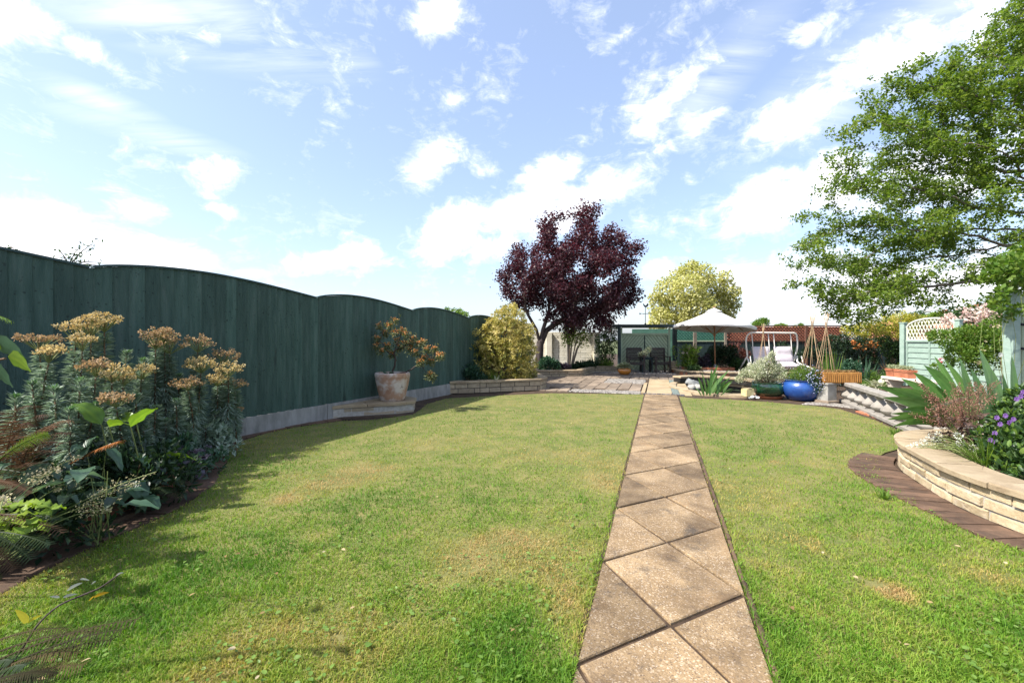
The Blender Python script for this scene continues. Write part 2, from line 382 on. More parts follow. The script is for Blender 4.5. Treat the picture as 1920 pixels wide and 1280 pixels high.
# ================================================================== MATERIALS
SOIL = surf('soil', (.035, .022, .014), (.10, .066, .042), 9, .95, .8, 40, .1)
FAR = surf('far_ground', (.05, .08, .025), (.12, .12, .05), 1, .95, .2, 10, 0)
LAWNM = surf('lawn_thatch', (.10, .13, .03), (.22, .19, .07), 3.5, .95, .7, 160, 0)
SLAB = surf('aggregate_slab', (.195, .130, .066), (.335, .238, .132), 3.0, .82, .55, 120, .22,
            stain=[((.075, .048, .027), 2.4, .44, .70, .8), ((.04, .036, .034), 5.5, .56, .72, .7), ((.36, .22, .10), 2.2, .55, .75, .35)],
            speck=[(170, (.46, .38, .29), .86), (220, (.10, .07, .05), .84), (120, (.44, .34, .23), .90)])
BUFFM = surf('buff_slab', (.27, .20, .115), (.42, .33, .205), 2.5, .85, .3, 60, .12, stain=[((.16, .12, .08), 3, .55, .75, .5)])
PAVER = surf('brown_paver', (.14, .105, .075), (.29, .228, .168), 2.5, .85, .4, 60, .2, stain=[((.07, .055, .045), 2, .5, .72, .6)])
SETT = surf('dark_sett', (.07, .065, .065), (.19, .175, .165), 8, .8, .4, 60, .3)
BRICKDK = surf('edging_brick', (.066, .040, .026), (.165, .100, .064), 5, .85, .5, 70, .25, stain=[((.035, .03, .024), 4, .5, .7, .6), ((.26, .2, .16), 9, .62, .75, .4)])
TERRA = surf('terracotta', (.30, .10, .05), (.48, .20, .11), 5, .8, .3, 60, .12)
KERBM = surf('dark_terracotta', (.13, .045, .028), (.24, .09, .055), 6, .85, .3, 60, .2)
MORTDK = surf('dark_mortar', (.06, .052, .042), (.13, .115, .095), 20, .95, .5, 120, 0)
STONE = surf('buff_walling', (.36, .275, .155), (.55, .45, .30), 7, .85, .7, 45, .13, stain=[((.25, .15, .06), 6, .58, .75, .45), ((.62, .55, .44), 12, .55, .7, .5)])
STONEDULL = surf('weathered_walling', (.28, .22, .145), (.43, .35, .24), 9, .88, .6, 45, .12, stain=[((.13, .10, .07), 7, .56, .76, .4)])
COPE = surf('coping', (.255, .19, .115), (.42, .335, .22), 3, .8, .35, 60, .1, stain=[((.15, .10, .06), 2.5, .52, .72, .6), ((.10, .09, .07), 9, .66, .78, .6)])
MORTAR = surf('mortar', (.30, .275, .235), (.46, .43, .38), 20, .95, .5, 120, 0)
CONC = surf('gravel_board', (.22, .215, .20), (.37, .36, .34), 8, .9, .35, 90, .08, stain=[((.12, .115, .10), 2, .5, .72, .6), ((.07, .065, .055), 9, .64, .76, .55)], stretch=(1, 1, .35))
FENCE = surf('green_painted_board', (.027, .062, .050), (.062, .110, .090), 5.0, .62, .8, 26, .2, stretch=(3.2, 3.2, .35), spec=.3, speck=[(60, (.014, .026, .022), .965)], stain=[((.085, .118, .104), 5, .55, .75, .6), ((.010, .018, .015), 3, .62, .74, .7)])
FENCECAP = surf('green_cap', (.03, .06, .06), (.05, .085, .085), 6, .7, .3, 40, .1)
DKGREEN = surf('dark_green_timber', (.012, .024, .026), (.03, .05, .05), 5, .6, .3, 30, .15, stretch=(2, 2, .4))
CREAMW = surf('cream_paint', (.66, .61, .48), (.78, .73, .60), 4, .8, .3, 40, .05, stain=[((.40, .35, .26), 3, .6, .8, .35)])
SAGE = surf('sage_board', (.29, .36, .235), (.39, .46, .31), 5, .7, .3, 40, .10, stretch=(1, 1, 1), stain=[((.10, .15, .11), 4, .58, .76, .5)])
SAGE2 = surf('sage_fence_paint', (.235, .33, .275), (.325, .42, .355), 5, .65, .3, 40, .05, stretch=(1, 1, 3), stain=[((.24, .34, .31), 5, .58, .78, .5)])
CREAMT = surf('cream_trellis', (.62, .64, .52), (.72, .73, .60), 8, .7, .2, 40, .06)
LATG = surf('green_lattice', (.02, .10, .075), (.04, .15, .11), 8, .7, .2, 40, .1)
LATB = surf('brown_lattice', (.075, .035, .025), (.15, .07, .05), 8, .75, .2, 40, .1)
REDBR = surf('red_brickwork', (.36, .10, .06), (.55, .20, .12), 6, .85, .3, 40, .2)
WHITEP = surf('white_paint', (.70, .70, .68), (.80, .80, .78), 6, .5, .1, 40, .03)
TUBE = surf('cream_metal_tube', (.62, .60, .55), (.70, .68, .63), 8, .35, .05, 40, .02, spec=.5)
CUSH = surf('lilac_cushion', (.50, .45, .49), (.60, .55, .59), 6, .9, .4, 30, .05, stretch=(1, 1, 1))
CANVAS = surf('white_canvas', (.74, .73, .71), (.82, .81, .79), 3, .85, .15, 90, .02)
PARAWOOD = surf('parasol_pole_wood', (.22, .10, .05), (.34, .18, .09), 8, .5, .2, 40, .05, stretch=(2, 2, .3))
DKWOOD = surf('dark_stained_teak', (.026, .019, .016), (.06, .046, .04), 8, .6, .3, 50, .2, stretch=(1, 1, 1))
GLZG = surf('green_glaze', (.006, .045, .020), (.016, .085, .036), 5, .18, .06, 9, .0, spec=.6, coat=.8, stain=[((.05, .06, .02), 9, .6, .72, .5)])
GLZB = surf('blue_glaze', (.010, .042, .20), (.024, .095, .33), 5, .25, .10, 9, .0, spec=.6, coat=.5, stain=[((.02, .05, .12), 6, .58, .74, .5)])
GLZO = surf('orange_glaze', (.42, .14, .015), (.58, .22, .03), 4, .2, .05, 9, .0, spec=.6, coat=.7)
OLDPOT = surf('limed_terracotta', (.30, .165, .105), (.42, .27, .19), 3.5, .9, .4, 60, .0, stain=[((.55, .50, .46), 4.5, .44, .58, .85), ((.09, .06, .045), 7, .60, .70, .7)])
TROUGH = surf('ochre_trough', (.25, .105, .022), (.40, .20, .055), 5, .85, .6, 30, .05, stretch=(3, 3, .6), stain=[((.16, .07, .02), 7, .5, .66, .8)])
CASTST = surf('cast_stone', (.215, .195, .17), (.32, .295, .26), 6, .9, .35, 70, .05, stain=[((.28, .26, .23), 3, .55, .75, .55)])
CASTGR = surf('grey_cast_stone', (.25, .24, .215), (.36, .345, .31), 6, .9, .35, 70, .05, stain=[((.14, .13, .11), 3, .55, .75, .5)])
BENCHST = surf('pale_bench_stone', (.52, .45, .37), (.64, .57, .49), 5, .85, .3, 60, .04)
PEBB = surf('pebbles', (.10, .09, .08), (.36, .33, .295), 22, .75, .2, 60, .0, contrast=(.38, .62))
PEBW = surf('river_stone', (.16, .165, .165), (.30, .31, .30), 5, .7, .3, 50, .15)
SLATE = surf('slate_chips', (.09, .115, .105), (.20, .24, .22), 22, .8, .3, 60, .0, contrast=(.38, .62))
WATERM, t_ = mk('pond_water'); nd(t_, 'ShaderNodeOutputMaterial', {0: nd(t_, 'ShaderNodeBsdfPrincipled', {'Base Color': (.008, .010, .007, 1), 'Roughness': .06, 'Specular IOR Level': .5, 'Normal': nd(t_, 'ShaderNodeBump', {'Height': noise(t_, nd(t_, 'ShaderNodeNewGeometry').outputs['Position'], 9, 3), 'Strength': .12, 'Distance': .01}).outputs[0]}).outputs[0]})
LINER = surf('pond_liner', (.012, .012, .011), (.03, .029, .026), 6, .6, .2, 30)
CANE = surf('bamboo_cane', (.30, .20, .11), (.46, .33, .20), 9, .6, .2, 40, .15, stretch=(1, 1, .3))
METALD = surf('black_metal', (.012, .016, .02), (.025, .03, .035), 9, .5, .1, 40)
BARKD = surf('dark_bark', (.030, .022, .020), (.085, .065, .058), 10, .9, .9, 30, .0, stretch=(1, 1, .3))
BARKG = surf('grey_bark', (.10, .08, .06), (.24, .20, .16), 10, .9, .8, 30, .0, stretch=(1, 1, .3))
TWIG = surf('twig', (.10, .06, .035), (.20, .13, .075), 20, .85, .2, 40, .1)
STEMG = surf('green_stem', (.10, .13, .04), (.20, .23, .08), 20, .7, .1, 40, .1)
ROOFT = surf('roof_tile', (.32, .13, .08), (.46, .22, .14), 10, .85, .3, 30)
BRICKO = surf('chimney_brick', (.42, .19, .10), (.56, .29, .17), 10, .85, .3, 30)
# ================================================================== GROUND
def sheet(name, poly, z, mat, kind='structure'):
    return MB().add([(p[0], p[1], z) for p in poly], [list(range(len(poly)))]).build(name, mat, kind=kind)
sheet('ground', [(900*math.cos(a*math.pi/24), 900*math.sin(a*math.pi/24)) for a in range(48)], -.45, FAR)
PONDR = [(4.25, 11.9), (4.3, 11.1), (4.44, 10.68), (4.76, 10.38), (5.08, 10.22), (5.5, 10.36), (6.2, 11.2), (6.28, 11.7), (6.25, 12.2), (5.9, 12.9), (5.3, 13.2), (4.7, 13.0)]
sheet('garden_soil', [(-40, -12), (40, -12), (40, 10.8)] + PONDR[6::-1] + PONDR[:6:-1] + [(6.201, 11.202), (40, 10.802), (40, 40), (-40, 40)], -.012, SOIL)
TX = .3224; YAW = math.atan(TX); PW = .70; PA = Vector((math.cos(YAW), -math.sin(YAW))); PV = Vector((math.sin(YAW), math.cos(YAW)))
P0 = Vector((.227 + TX*(-.3-1.684), -.3))                   # left edge of the path
def PU(u, v): q = P0 + PA*u + PV*v; return (q.x, q.y)
VEND = (10.42+.3)/math.cos(YAW)
lp = [G(*q).to_2d() for q in [(1208, 739.5), (1120, 738), (1030, 737), (930, 741.5), (835, 747), (800, 758), (788, 768), (775, 777), (700, 787), (640, 789), (560, 800), (500, 812), (445, 829), (430, 842), (428, 862), (400, 911), (350, 945), (290, 976), (210, 1010), (130, 1046), (0, 1116)]]
lawnL = [PU(0, 0.0)] + [PU(0, VEND*k/6) for k in range(1, 6)] + lp + [Vector((-2.35, 1.8)), Vector((-2.0, 1.2)), Vector((-1.8, .4)), Vector((-1.7, -.6))]
rp = [G(*q).to_2d() for q in [(1273, 743), (1300, 746.5), (1370, 749), (1430, 752.5), (1480, 757), (1530, 761), (1575, 767), (1600, 775), (1640, 787), (1680, 806), (1693, 824), (1690, 840), (1660, 848), (1643, 858), (1645, 872), (1656, 893), (1700, 931), (1760, 967), (1830, 1004), (1920, 1033)]]
lawnR = [PU(PW, VEND*k/6) for k in range(0, 6)] + rp + [Vector((3.02, 2.2)), Vector((3.15, 1.5)), Vector((3.5, .7)), Vector((4.2, -.6))]
lawnpoly = [tuple(p) for p in lawnL]; lawnrp = [tuple(p) for p in lawnR]
sheet('lawn', lawnpoly, 0.0, LAWNM); sheet('lawn', lawnrp, 0.0, LAWNM)
# ------------------------------------------------------------------ grass blades: nobody could count them
def ell(X, Y, px, py, rx, ry):
    c = G(px, py); e = G(px+rx, py); g = G(px, py-ry); ax = (e-c).length; ay = max((g-c).length, .02)
    return np.exp(-(((X-c.x)/ax)**2+((Y-c.y)/ay)**2)*1.2)
def grass(NB):
    r = rng.random(NB*3)
    Ymin, Ymax = .75, 11.2
    Yq = 1/(1/Ymin**.75 + r*(1/Ymax**.75 - 1/Ymin**.75)); Yq = Yq**(1/.75)
    Xq = (rng.random(NB*3)*2-1)*1.0*(Yq*1.15+.25)
    ok = inpoly(Xq, Yq, lawnpoly) | inpoly(Xq, Yq, lawnrp)
    # keep blades off the slabs, let them lean over the edge
    u = (Xq-P0.x)*PA.x+(Yq-P0.y)*PA.y; sp_ = .055*rng.random(NB*3)**3; ok &= (u < .004+sp_) | (u > PW-.004-sp_)
    X, Y = Xq[ok][:NB], Yq[ok][:NB]; n = len(X)
    dry = .55*vnoise(X, Y, 1, .9) + .35*vnoise(X, Y, 2, .28) + .25*vnoise(X, Y, 3, .09) - .19
    for e, k in [((690, 885, 60, 15), .9), ((620, 908, 55, 13), .8), ((530, 938, 26, 10), .65), ((1135, 905, 26, 15), .7), ((1085, 850, 60, 18), .32), ((870, 1050, 120, 40), .30), ((970, 1010, 60, 20), .4), ((1060, 1130, 50, 70), .38), ((600, 1005, 50, 14), .38), ((1000, 855, 70, 14), .3), ((1670, 1110, 30, 16), .95), ((1450, 866, 18, 5), .7), ((1860, 1080, 60, 18), .4), ((1520, 1020, 60, 22), .25), ((1540, 780, 120, 12), .2), ((900, 760, 160, 8), .22), ((1120, 765, 60, 10), .25)]:
        dry = dry + k*ell(X, Y, *e)
    bare = ell(X, Y, 1640, 1095, 26, 8) + .8*ell(X, Y, 640, 1195, 22, 14) + .6*ell(X, Y, 510, 1205, 14, 8)+.6*ell(X, Y, 1590, 1015, 30, 5)
    worn = ell(X, Y, 870, 1060, 130, 45)*.35 + ell(X, Y, 1070, 1180, 70, 90)*.30
    keep = rng.random(n) > bare*1.1 + worn*.5
    X, Y, dry, worn = X[keep], Y[keep], dry[keep], worn[keep]; n = len(X)
    long_ = np.minimum(1, np.maximum(0, .5-dry))
    hgt = (.012+.025*rng.random(n)**1.6)*(.55+.5*vnoise(X, Y, 12, .10)+.8*long_)*(1-.3*np.clip(worn*2, 0, 1)); wid = (.0023+.0014*rng.random(n))*(1+.13*Y)
    dist = np.abs((X-P0.x)*PA.x+(Y-P0.y)*PA.y - PW/2)-PW/2; hgt = hgt*np.where((dist > 0) & (dist < .05), 1.3, 1)
    az = rng.random(n)*6.283; lean = rng.normal(.55, .35, n); cx, cy = np.cos(az), np.sin(az); fa = az+rng.normal(0, .9, n)+1.57
    sx, sy = np.cos(fa), np.sin(fa)
    B = np.stack([X, Y, np.full(n, -.002)], 1); sd = np.stack([sx, sy, 0*sx], 1)*wid[:, None]/2
    up = np.stack([cx*lean, cy*lean, np.ones(n)], 1); up = unit(up)*hgt[:, None]
    mid = B + up*.55 + np.stack([0*X, 0*X, hgt*.10], 1); tip = B + up + np.stack([cx*hgt*.35, cy*hgt*.35, -hgt*.06], 1)
    V = np.stack([B-sd, B+sd, mid+sd*.8, mid-sd*.8, tip], 1).reshape(-1, 3); b = np.arange(n)*5
    q = np.stack([b, b+1, b+2, b+3], 1); tr = np.stack([b+3, b+2, b+4], 1)
    c = np.clip(dry+.20*rng.normal(size=n)*.55, 0, 1)
    return mesh_np('lawn_grass', V, [q, tr], GRASSM, None, False, {'rnd': np.repeat(c, 5)})
GRASSM = leafm('grass_blade', [(.075, .190, .014), (.15, .285, .025), (.255, .335, .045), (.42, .34, .10), (.47, .32, .14)], .40, .55, .25, (1.05, 1.1, .6))
tag(grass(470000), 'short mown grass of the lawn with dry straw patches', 'grass', kind='stuff')
# clover and daisy leaves low in the turf
def clover(n):
    Y = .9+4.2*rng.random(n)**1.5; X = (rng.random(n)*2-1)*(Y*1.15+.2); ok = (inpoly(X, Y, lawnpoly) | inpoly(X, Y, lawnrp))
    u = (X-P0.x)*PA.x+(Y-P0.y)*PA.y; ok &= (u < -.01) | (u > PW+.01); ok &= vnoise(X, Y, 9, .35) + .3*ell(X, Y, 950, 1120, 220, 120) > .62
    X, Y = X[ok], Y[ok]; m = len(X); a = rng.random(m)*6.283
    pos = np.stack([X, Y, .012+.016*rng.random(m)], 1)
    leaves('lawn_clover', CLOVM, None, pos, np.stack([np.cos(a), np.sin(a), .25+0*a], 1), np.stack([rng.normal(0, .3, m), rng.normal(0, .3, m), 1+0*a], 1), .012+.018*rng.random(m), .75, T_HEX)
    tag(bpy.data.objects['lawn_clover'], 'low clover leaves growing among the lawn grass', 'clover', kind='stuff')
CLOVM = leafm('clover_leaf', [(.10, .19, .03), (.17, .27, .05)], .3, .5)
clover(7500)
# ------------------------------------------------------------------ paving slab path
path = MB().add([(*PU(-.02, 0), .002), (*PU(PW+.03, 0), .002), (*PU(PW+.03, VEND), .002), (*PU(-.02, VEND), .002)], [[0, 1, 2, 3]]).build('garden_path', SOIL, kind='structure')
def slab(poly):
    tilt = [random.uniform(-.002, .002) for _ in range(2)]; zt = .013+random.uniform(-.0025, .004)
    n = len(poly); cx = sum(p[0] for p in poly)/n; cy = sum(p[1] for p in poly)/n
    sh = []
    for i in range(n):                                      # shrink by a joint width
        a, b, c = Vector(poly[i-1]), Vector(poly[i]), Vector(poly[(i+1) % n]); d0 = (b-a).normalized(); d1 = (c-b).normalized()
        nn = Vector((-d0.y, d0.x)); n2 = Vector((-d1.y, d1.x)); k = nn+n2; k = k/max(k.dot(nn), .5); sh.append(b+k*random.uniform(.009, .0145))
    m = MB().prism([PU(*p) for p in sh], -.03, zt, .005)
    m.v = [(v[0], v[1], v[2] + (tilt[0]*(v[0]-0) if 0 else 0)) for v in m.v]
    return m.build('paving_slab', SLAB, path)
PER, RISE = .851, PW*1.035
va = (1.739-(-.3))/math.cos(YAW) - (.008) - PER*2           # left end of a diagonal joint, from the photograph
vb = G(1076, 1250); v1 = (Vector((vb.x, vb.y))-P0).dot(PV)
k0 = -3
for k in range(k0, 13):
    v = v1 + k*PER; vn = v+PER
    def cl(poly):                                           # clip to the ends of the path
        out = []
        for lim, sgn in ((0.0, 1), (VEND, -1)):
            src = out or poly; res = []
            for i in range(len(src)):
                a, b = src[i], src[(i+1) % len(src)]; da, db = sgn*(a[1]-lim), sgn*(b[1]-lim)
                if da >= 0: res.append(a)
                if da*db < 0: t = da/(da-db); res.append((a[0]+(b[0]-a[0])*t, a[1]+(b[1]-a[1])*t))
            out = res
            if len(out) < 3: return None
        return out
    for poly in ([(0, v), (PW/2, v+RISE/2), (0, vn)], [(0, vn), (PW/2, v+RISE/2), (PW, v+RISE), (PW/2, vn+RISE/2)], [(PW/2, vn+RISE/2), (PW, v+RISE), (PW, vn+RISE)]):
        q = cl(poly)
        if q: 
            ar = abs(sum(q[i-1][0]*q[i][1]-q[i][0]*q[i-1][1] for i in range(len(q))))/2
            if ar > .02: slab(q)
eb = Path([PU(PW+.014, .3), PU(PW+.014, VEND)])             # thin edging strip down the right side
s = 0.0
while s < 8:
    l = random.uniform(.5, .95); piece('edging_strip', eb, s, min(s+l-.01, eb.L), -.012, .008, -.02, .016+random.uniform(-.004, .003), BRICKDK, path, n=1, ch=.003); s += l
# ------------------------------------------------------------------ sett row, buff paving, patio
VS = VEND+.03
pat = empty('patio_paving', (*PU(0, VS), 0)); pat['kind'] = 'structure'
def cellrow(name, mat, u0, u1, v0, v1, nu, nv, parent, z=.012, gap=.012, stag=0.0, ch=.005):
    for j in range(nv):
        b0 = v0+(v1-v0)*j/nv; b1 = v0+(v1-v0)*(j+1)/nv; off = (j % 2)*stag
        for i in range(nu):
            a0 = u0+(u1-u0)*(i)/nu; a1 = u0+(u1-u0)*(i+1)/nu; o = (i % 2)*stag*(v1-v0)/nv
            q = [PU(a0+gap/2, b0+gap/2+o), PU(a1-gap/2, b0+gap/2+o), PU(a1-gap/2, b1-gap/2+o), PU(a0+gap/2, b1-gap/2+o)]
            MB().prism(q, -.03, z+random.uniform(-.003, .004), ch).build(name, mat, parent)
cellrow('sett', SETT, -.05, .86, VS, VS+.12, 9, 1, pat, .02, .015)
VB0 = VS+.15; VB1 = VB0+4.3
cellrow('buff_slab', BUFFM, .02, .60, VB0, VB1, 1, 10, pat, .014, .012)
cellrow('edge_slab', BUFFM, -.10, 0.0, VB0, VB0+2.6, 1, 4, pat, .02, .012)
cellrow('buff_slab', BUFFM, .76, 1.02, VB0-.1, VB1+.3, 1, 8, pat, .012, .012)
# pebbles and slate strip: uncountable
def stones(name, mat, fn, n, size, z, label, cat, parent=None):
    pts = []
    while len(pts) < n:
        p = fn(); pts.append(p)
    pts = np.array([(p[0], p[1], z) for p in pts]); N = len(pts)
    t = np.array([(math.cos(a*math.pi/3), math.sin(a*math.pi/3), 0) for a in range(6)] + [(0.55*math.cos(a*math.pi/3+.5), .55*math.sin(a*math.pi/3+.5), .52) for a in range(6)])
    fs4 = np.array([(i, (i+1) % 6, 6+(i+1) % 6, 6+i) for i in range(6)]); f6 = np.array([tuple(range(6, 12))])
    a = rng.random(N)*6.283; s = size*(.5+rng.random(N)); e = .6+.4*rng.random(N)
    tx = t[None]*np.stack([s, s*e, s*.8], 1)[:, None, :]
    V = np.stack([tx[..., 0]*np.cos(a)[:, None]-tx[..., 1]*np.sin(a)[:, None], tx[..., 0]*np.sin(a)[:, None]+tx[..., 1]*np.cos(a)[:, None], tx[..., 2]], 2)+pts[:, None, :]
    F4 = (fs4[None]+(np.arange(N)*12)[:, None, None]).reshape(-1, 4); F6 = (f6[None]+(np.arange(N)*12)[:, None, None]).reshape(-1, 6)
    o = mesh_np(name, V.reshape(-1, 3), [F4, F6], mat, parent, True); return tag(o, label, cat, kind='stuff')
def rectuv(u0, u1, v0, v1): return lambda: PU(random.uniform(u0, u1), random.uniform(v0, v1))
stones('slate_chippings', SLATE, rectuv(.61, .75, VB0-.1, VB1), 1500, .022, .0, 'grey green slate chippings in the narrow strip beside the buff path', 'slate chippings')
stones('white_pebbles', PEBB, rectuv(-1.75, -.12, VS+.0, VS+.52), 1500, .033, .0, 'pale pebbles set in a strip between the lawn and the patio', 'pebbles')
stones('patio_pebbles', PEBB, rectuv(-1.2, -.10, VS+2.45, VS+3.9), 1700, .036, .0, 'grey pebble panel in the middle of the brown patio', 'pebbles')
# pavers: two bays laid along the path's direction
cellrow('paver', PAVER, -3.3, -.12, VS+.55, VS+2.40, 11, 2, pat, .014, .016, .35)
cellrow('paver', PAVER, -4.2, -1.24, VS+2.5, VS+3.9, 9, 2, pat, .014, .016, .35)
cellrow('paver', PAVER, -3.2, -1.8, VS+.02, VS+.5, 5, 1, pat, .014, .016)
cellrow('paver', PAVER, -3.0, 1.2, VS+3.98, VS+5.2, 14, 4, pat, .014, .016)
cellrow('paver', PAVER, -2.6, 1.0, VS+5.22, VS+7.8, 9, 5, pat, .014, .016)
stones('chair_gravel', PEBB, rectuv(-2.2, .9, VS+6.3, VS+8.2), 800, .035, .012, 'loose gravel under the chairs in front of the arbour', 'gravel')
# ================================================================== GREEN BOARD FENCE
FX = lambda Y: -6.115+.44*Y
FD = Vector((.44, 1.0)).normalized(); FN = Vector((FD.y, -FD.x))      # FN points into the garden
fence = empty('board_fence', (FX(0), 0, 0), 'tall dark green wooden fence with a scalloped wavy top along the left of the lawn', 'fence')
dips = [-.9, 1.85, 4.469, 7.018, 9.26, 11.38, 13.4, 15.3]
def ftop(Y):
    for a, b in zip(dips, dips[1:]):
        if a <= Y <= b:
            t = (Y-a)/(b-a); return 1.948-.0243*(Y-4.469)+.122*math.sin(math.pi*t**.75)
    return 1.948-.0243*(Y-4.469)
def fpt(Y, d): return Vector((FX(Y), Y)) + FN*d
Y = -.9
while Y < 15.2:
    w = random.uniform(.138, .158); dy = w*FD.y; Y1 = min(Y+dy+.012, 15.3)
    m = MB(); vs = []; dth = random.uniform(-.002, .002); n = 4
    for k in range(n+1):
        yy = Y+(Y1-Y)*k/n; th = .004+.018*k/n                # feather edge: thin to thick
        for d, z in ((dth, .235), (dth, ftop(yy)), (th+dth, ftop(yy)), (th+dth, .235)):
            q = fpt(yy, d); vs.append((q.x, q.y, z))
    fs = [[i*4+j, (i+1)*4+j, (i+1)*4+(j+1) % 4, i*4+(j+1) % 4] for i in range(n) for j in range(4)] + [[0, 1, 2, 3], [n*4+3, n*4+2, n*4+1, n*4]]
    m.add(vs, fs).build('board', FENCE, fence); Y += dy
for a, b in zip(dips, dips[1:]):
    n = 26; m = MB(); vs = []
    for k in range(n+1):
        yy = a+.012+(b-a-.024)*k/n; z = ftop(min(max(yy, -.89), 15.29))
        for d, dz in ((-.014, .002), (-.014, .024), (.034, .024), (.034, .002)):
            q = fpt(yy, d); vs.append((q.x, q.y, z+dz))
    m.add(vs, [[i*4+j, (i+1)*4+j, (i+1)*4+(j+1) % 4, i*4+(j+1) % 4] for i in range(n) for j in range(4)] + [[0, 1, 2, 3], [n*4+3, n*4+2, n*4+1, n*4]]).build('capping', FENCECAP, fence)
Y = -.9
while Y < 15.2:
    L = 1.62 if Y > 9 else 1.62; Y1 = min(Y+L, 15.3); q = [fpt(Y+.006, -.02), fpt(Y1-.006, -.02), fpt(Y1-.006, .035), fpt(Y+.006, .035)]
    MB().prism([(p.x, p.y) for p in q[::-1]], -.05, .232, .006).build('gravel_board', CONC, fence); Y += L
for d in dips:
    q = fpt(d, -.09); MB().box((q.x, q.y, .8), (.1, .1, 1.6), rz=-math.atan(.44)).build('post', DKGREEN, fence)
for z in (.5, 1.5):
    MB().bar((*fpt(-.9, -.035), z), (*fpt(15.2, -.035), z-.3), .05, .07).build('rail', DKGREEN, fence)
# brick edging along the foot of the fence and round the left bed
edge = empty('bed_edging', (-2.6, 3, 0), 'worn dark brick edging curving between the left flower bed and the lawn', 'edging')
ep = [G(*q).to_2d() for q in [(640, 787), (560, 799), (500, 811), (445, 828), (431, 842), (428, 862), (400, 911), (350, 945), (290, 976), (210, 1010), (130, 1046), (0, 1116)]] + [Vector((-2.3, 1.8)), Vector((-1.95, 1.2)), Vector((-1.75, .5))]
EP = Path(ep, 8); s = 0.0
while s < EP.L-.1:
    l = random.uniform(.19, .24); w = .17 if s < 2.6 else .24
    piece('brick', EP, s, s+l-random.uniform(.006, .014), -w, random.uniform(-.012, -.002), -.03, .008+random.uniform(-.006, .008), BRICKDK, edge, n=2, ch=.006, jit=.005); s += l
rope = empty('terracotta_edging', (-2.6, 2.7, 0), 'low terracotta brick kerb with rounded tops behind the dark edging of the left bed', 'edging')
s = EP.L-4.6
while s < EP.L-1.2:
    l = random.uniform(.21, .25); tall = random.random() < .25
    piece('brick', EP, s, s+l-.012, -.37, -.28, -.03, .10+random.uniform(-.012, .01)+(.04 if tall else 0), KERBM, rope, n=2, ch=.022, jit=.005); s += l
# ================================================================== PLANTERS
def planter(name, outer, courses, bh, bl, label, corners=None, soil=None, smooth=0, depth=.11, mat=STONE, cmat=COPE, cl=.45, cth=.045, cw=.24, n=2, mort=None, jit=.004):
    pth = Path(outer, smooth)
    pe = empty(name, (outer[0][0], outer[0][1], 0), label, 'planter')
    cs = list(pth.c[1:-1]) if not smooth else []
    wall_run(pe, pth, 0.0, courses, bh, bl, depth, .018, mat, mort or MORTAR, n=n, corners=cs, jit=jit)
    coping_run(pe, pth, courses*bh+.002, cth, -.03, cw, cl, .008, cmat, corners=cs, n=n)
    if soil:
        k = len(pth.p); ins = [tuple(pth.off(min(max(c, .08), pth.L-.08), .075)) for c in pth.c]
        MB().prism(ins+[tuple(p) for p in soil], -.05, courses*bh-.01).build('soil', SOIL, pe)
    return pe, pth
g = lambda x, y: tuple(G(x, y).to_2d())
# front planter holding the golden shrub
o1 = [(-1.45, 10.55), g(900, 736.5), g(1013, 731.5), g(1025, 727), (.70, 13.9)]
planter('stone_planter', o1, 2, .118, .34, 'low buff stone planter under the golden shrub beside the green fence', soil=[(.20, 14.2), (-1.35, 10.75)], mat=STONEDULL, mort=MORTDK)
o2 = [(.62, 15.1), g(1003, 707), g(1091, 705.5), g(1116, 698), g(1158, 696.7)]
planter('stone_planter', o2, 2, .09, .32, 'low buff stone planter under the purple tree with a dog-leg front', soil=[(4.3, 18.5), (-.5, 18.5), (.3, 15.3)], mat=STONEDULL, mort=MORTDK)
# ------------------------------------------------------------------ plinth with corner step
ph = empty('stone_plinth', (-2.4, 7.8, 0), 'low stepped stone plinth against the fence carrying the terracotta pot', 'plinth')
fx = lambda Y, d: tuple(fpt(Y, d))
pl = [fx(7.30, .04), (-2.74, 7.42), (-1.97, 7.72), (-1.72, 7.95), (-1.78, 8.35), fx(8.80, .04)]
PLP = Path(pl)
wall_run(ph, PLP, 0.0, 2, .068, .42, .12, .01, STONEDULL, MORTAR, corners=list(PLP.c[1:-1]))
MB().prism(pl, -.04, .13).build('core', MORTAR, ph)
cen = Vector((-2.45, 8.05))
def grow(p, k): d = (Vector(p)-cen); return tuple(Vector(p)+d.normalized()*k)
pg = [fx(7.28, .042)] + [grow(p, .035) for p in pl[1:5]] + [fx(8.83, .042)]
mids = [tuple((Vector(pg[1])*.55+Vector(pg[2])*.45)), tuple((Vector(pg[2])*.5+Vector(pg[3])*.5))]; bk = [fx(7.9, .042), fx(8.35, .042)]
for poly in ([pg[0], pg[1], mids[0], bk[0]], [mids[0], pg[2], mids[1], bk[1], bk[0]], [mids[1], pg[3], pg[4], pg[5], bk[1]]):
    c = Vector((sum(p[0] for p in poly)/len(poly), sum(p[1] for p in poly)/len(poly)))
    MB().prism([tuple(Vector(p)+(c-Vector(p)).normalized()*.006) for p in poly], .139, .192+random.uniform(-.003, .003), .01).build('coping_slab', COPE, ph)
sheet('plinth_bed', [(-2.95, 6.95), (-2.6, 7.2), (-1.75, 7.5), (-1.42, 7.9), (-1.45, 8.5), (-1.95, 9.3), (-2.1, 9.2)], -.004, SOIL)
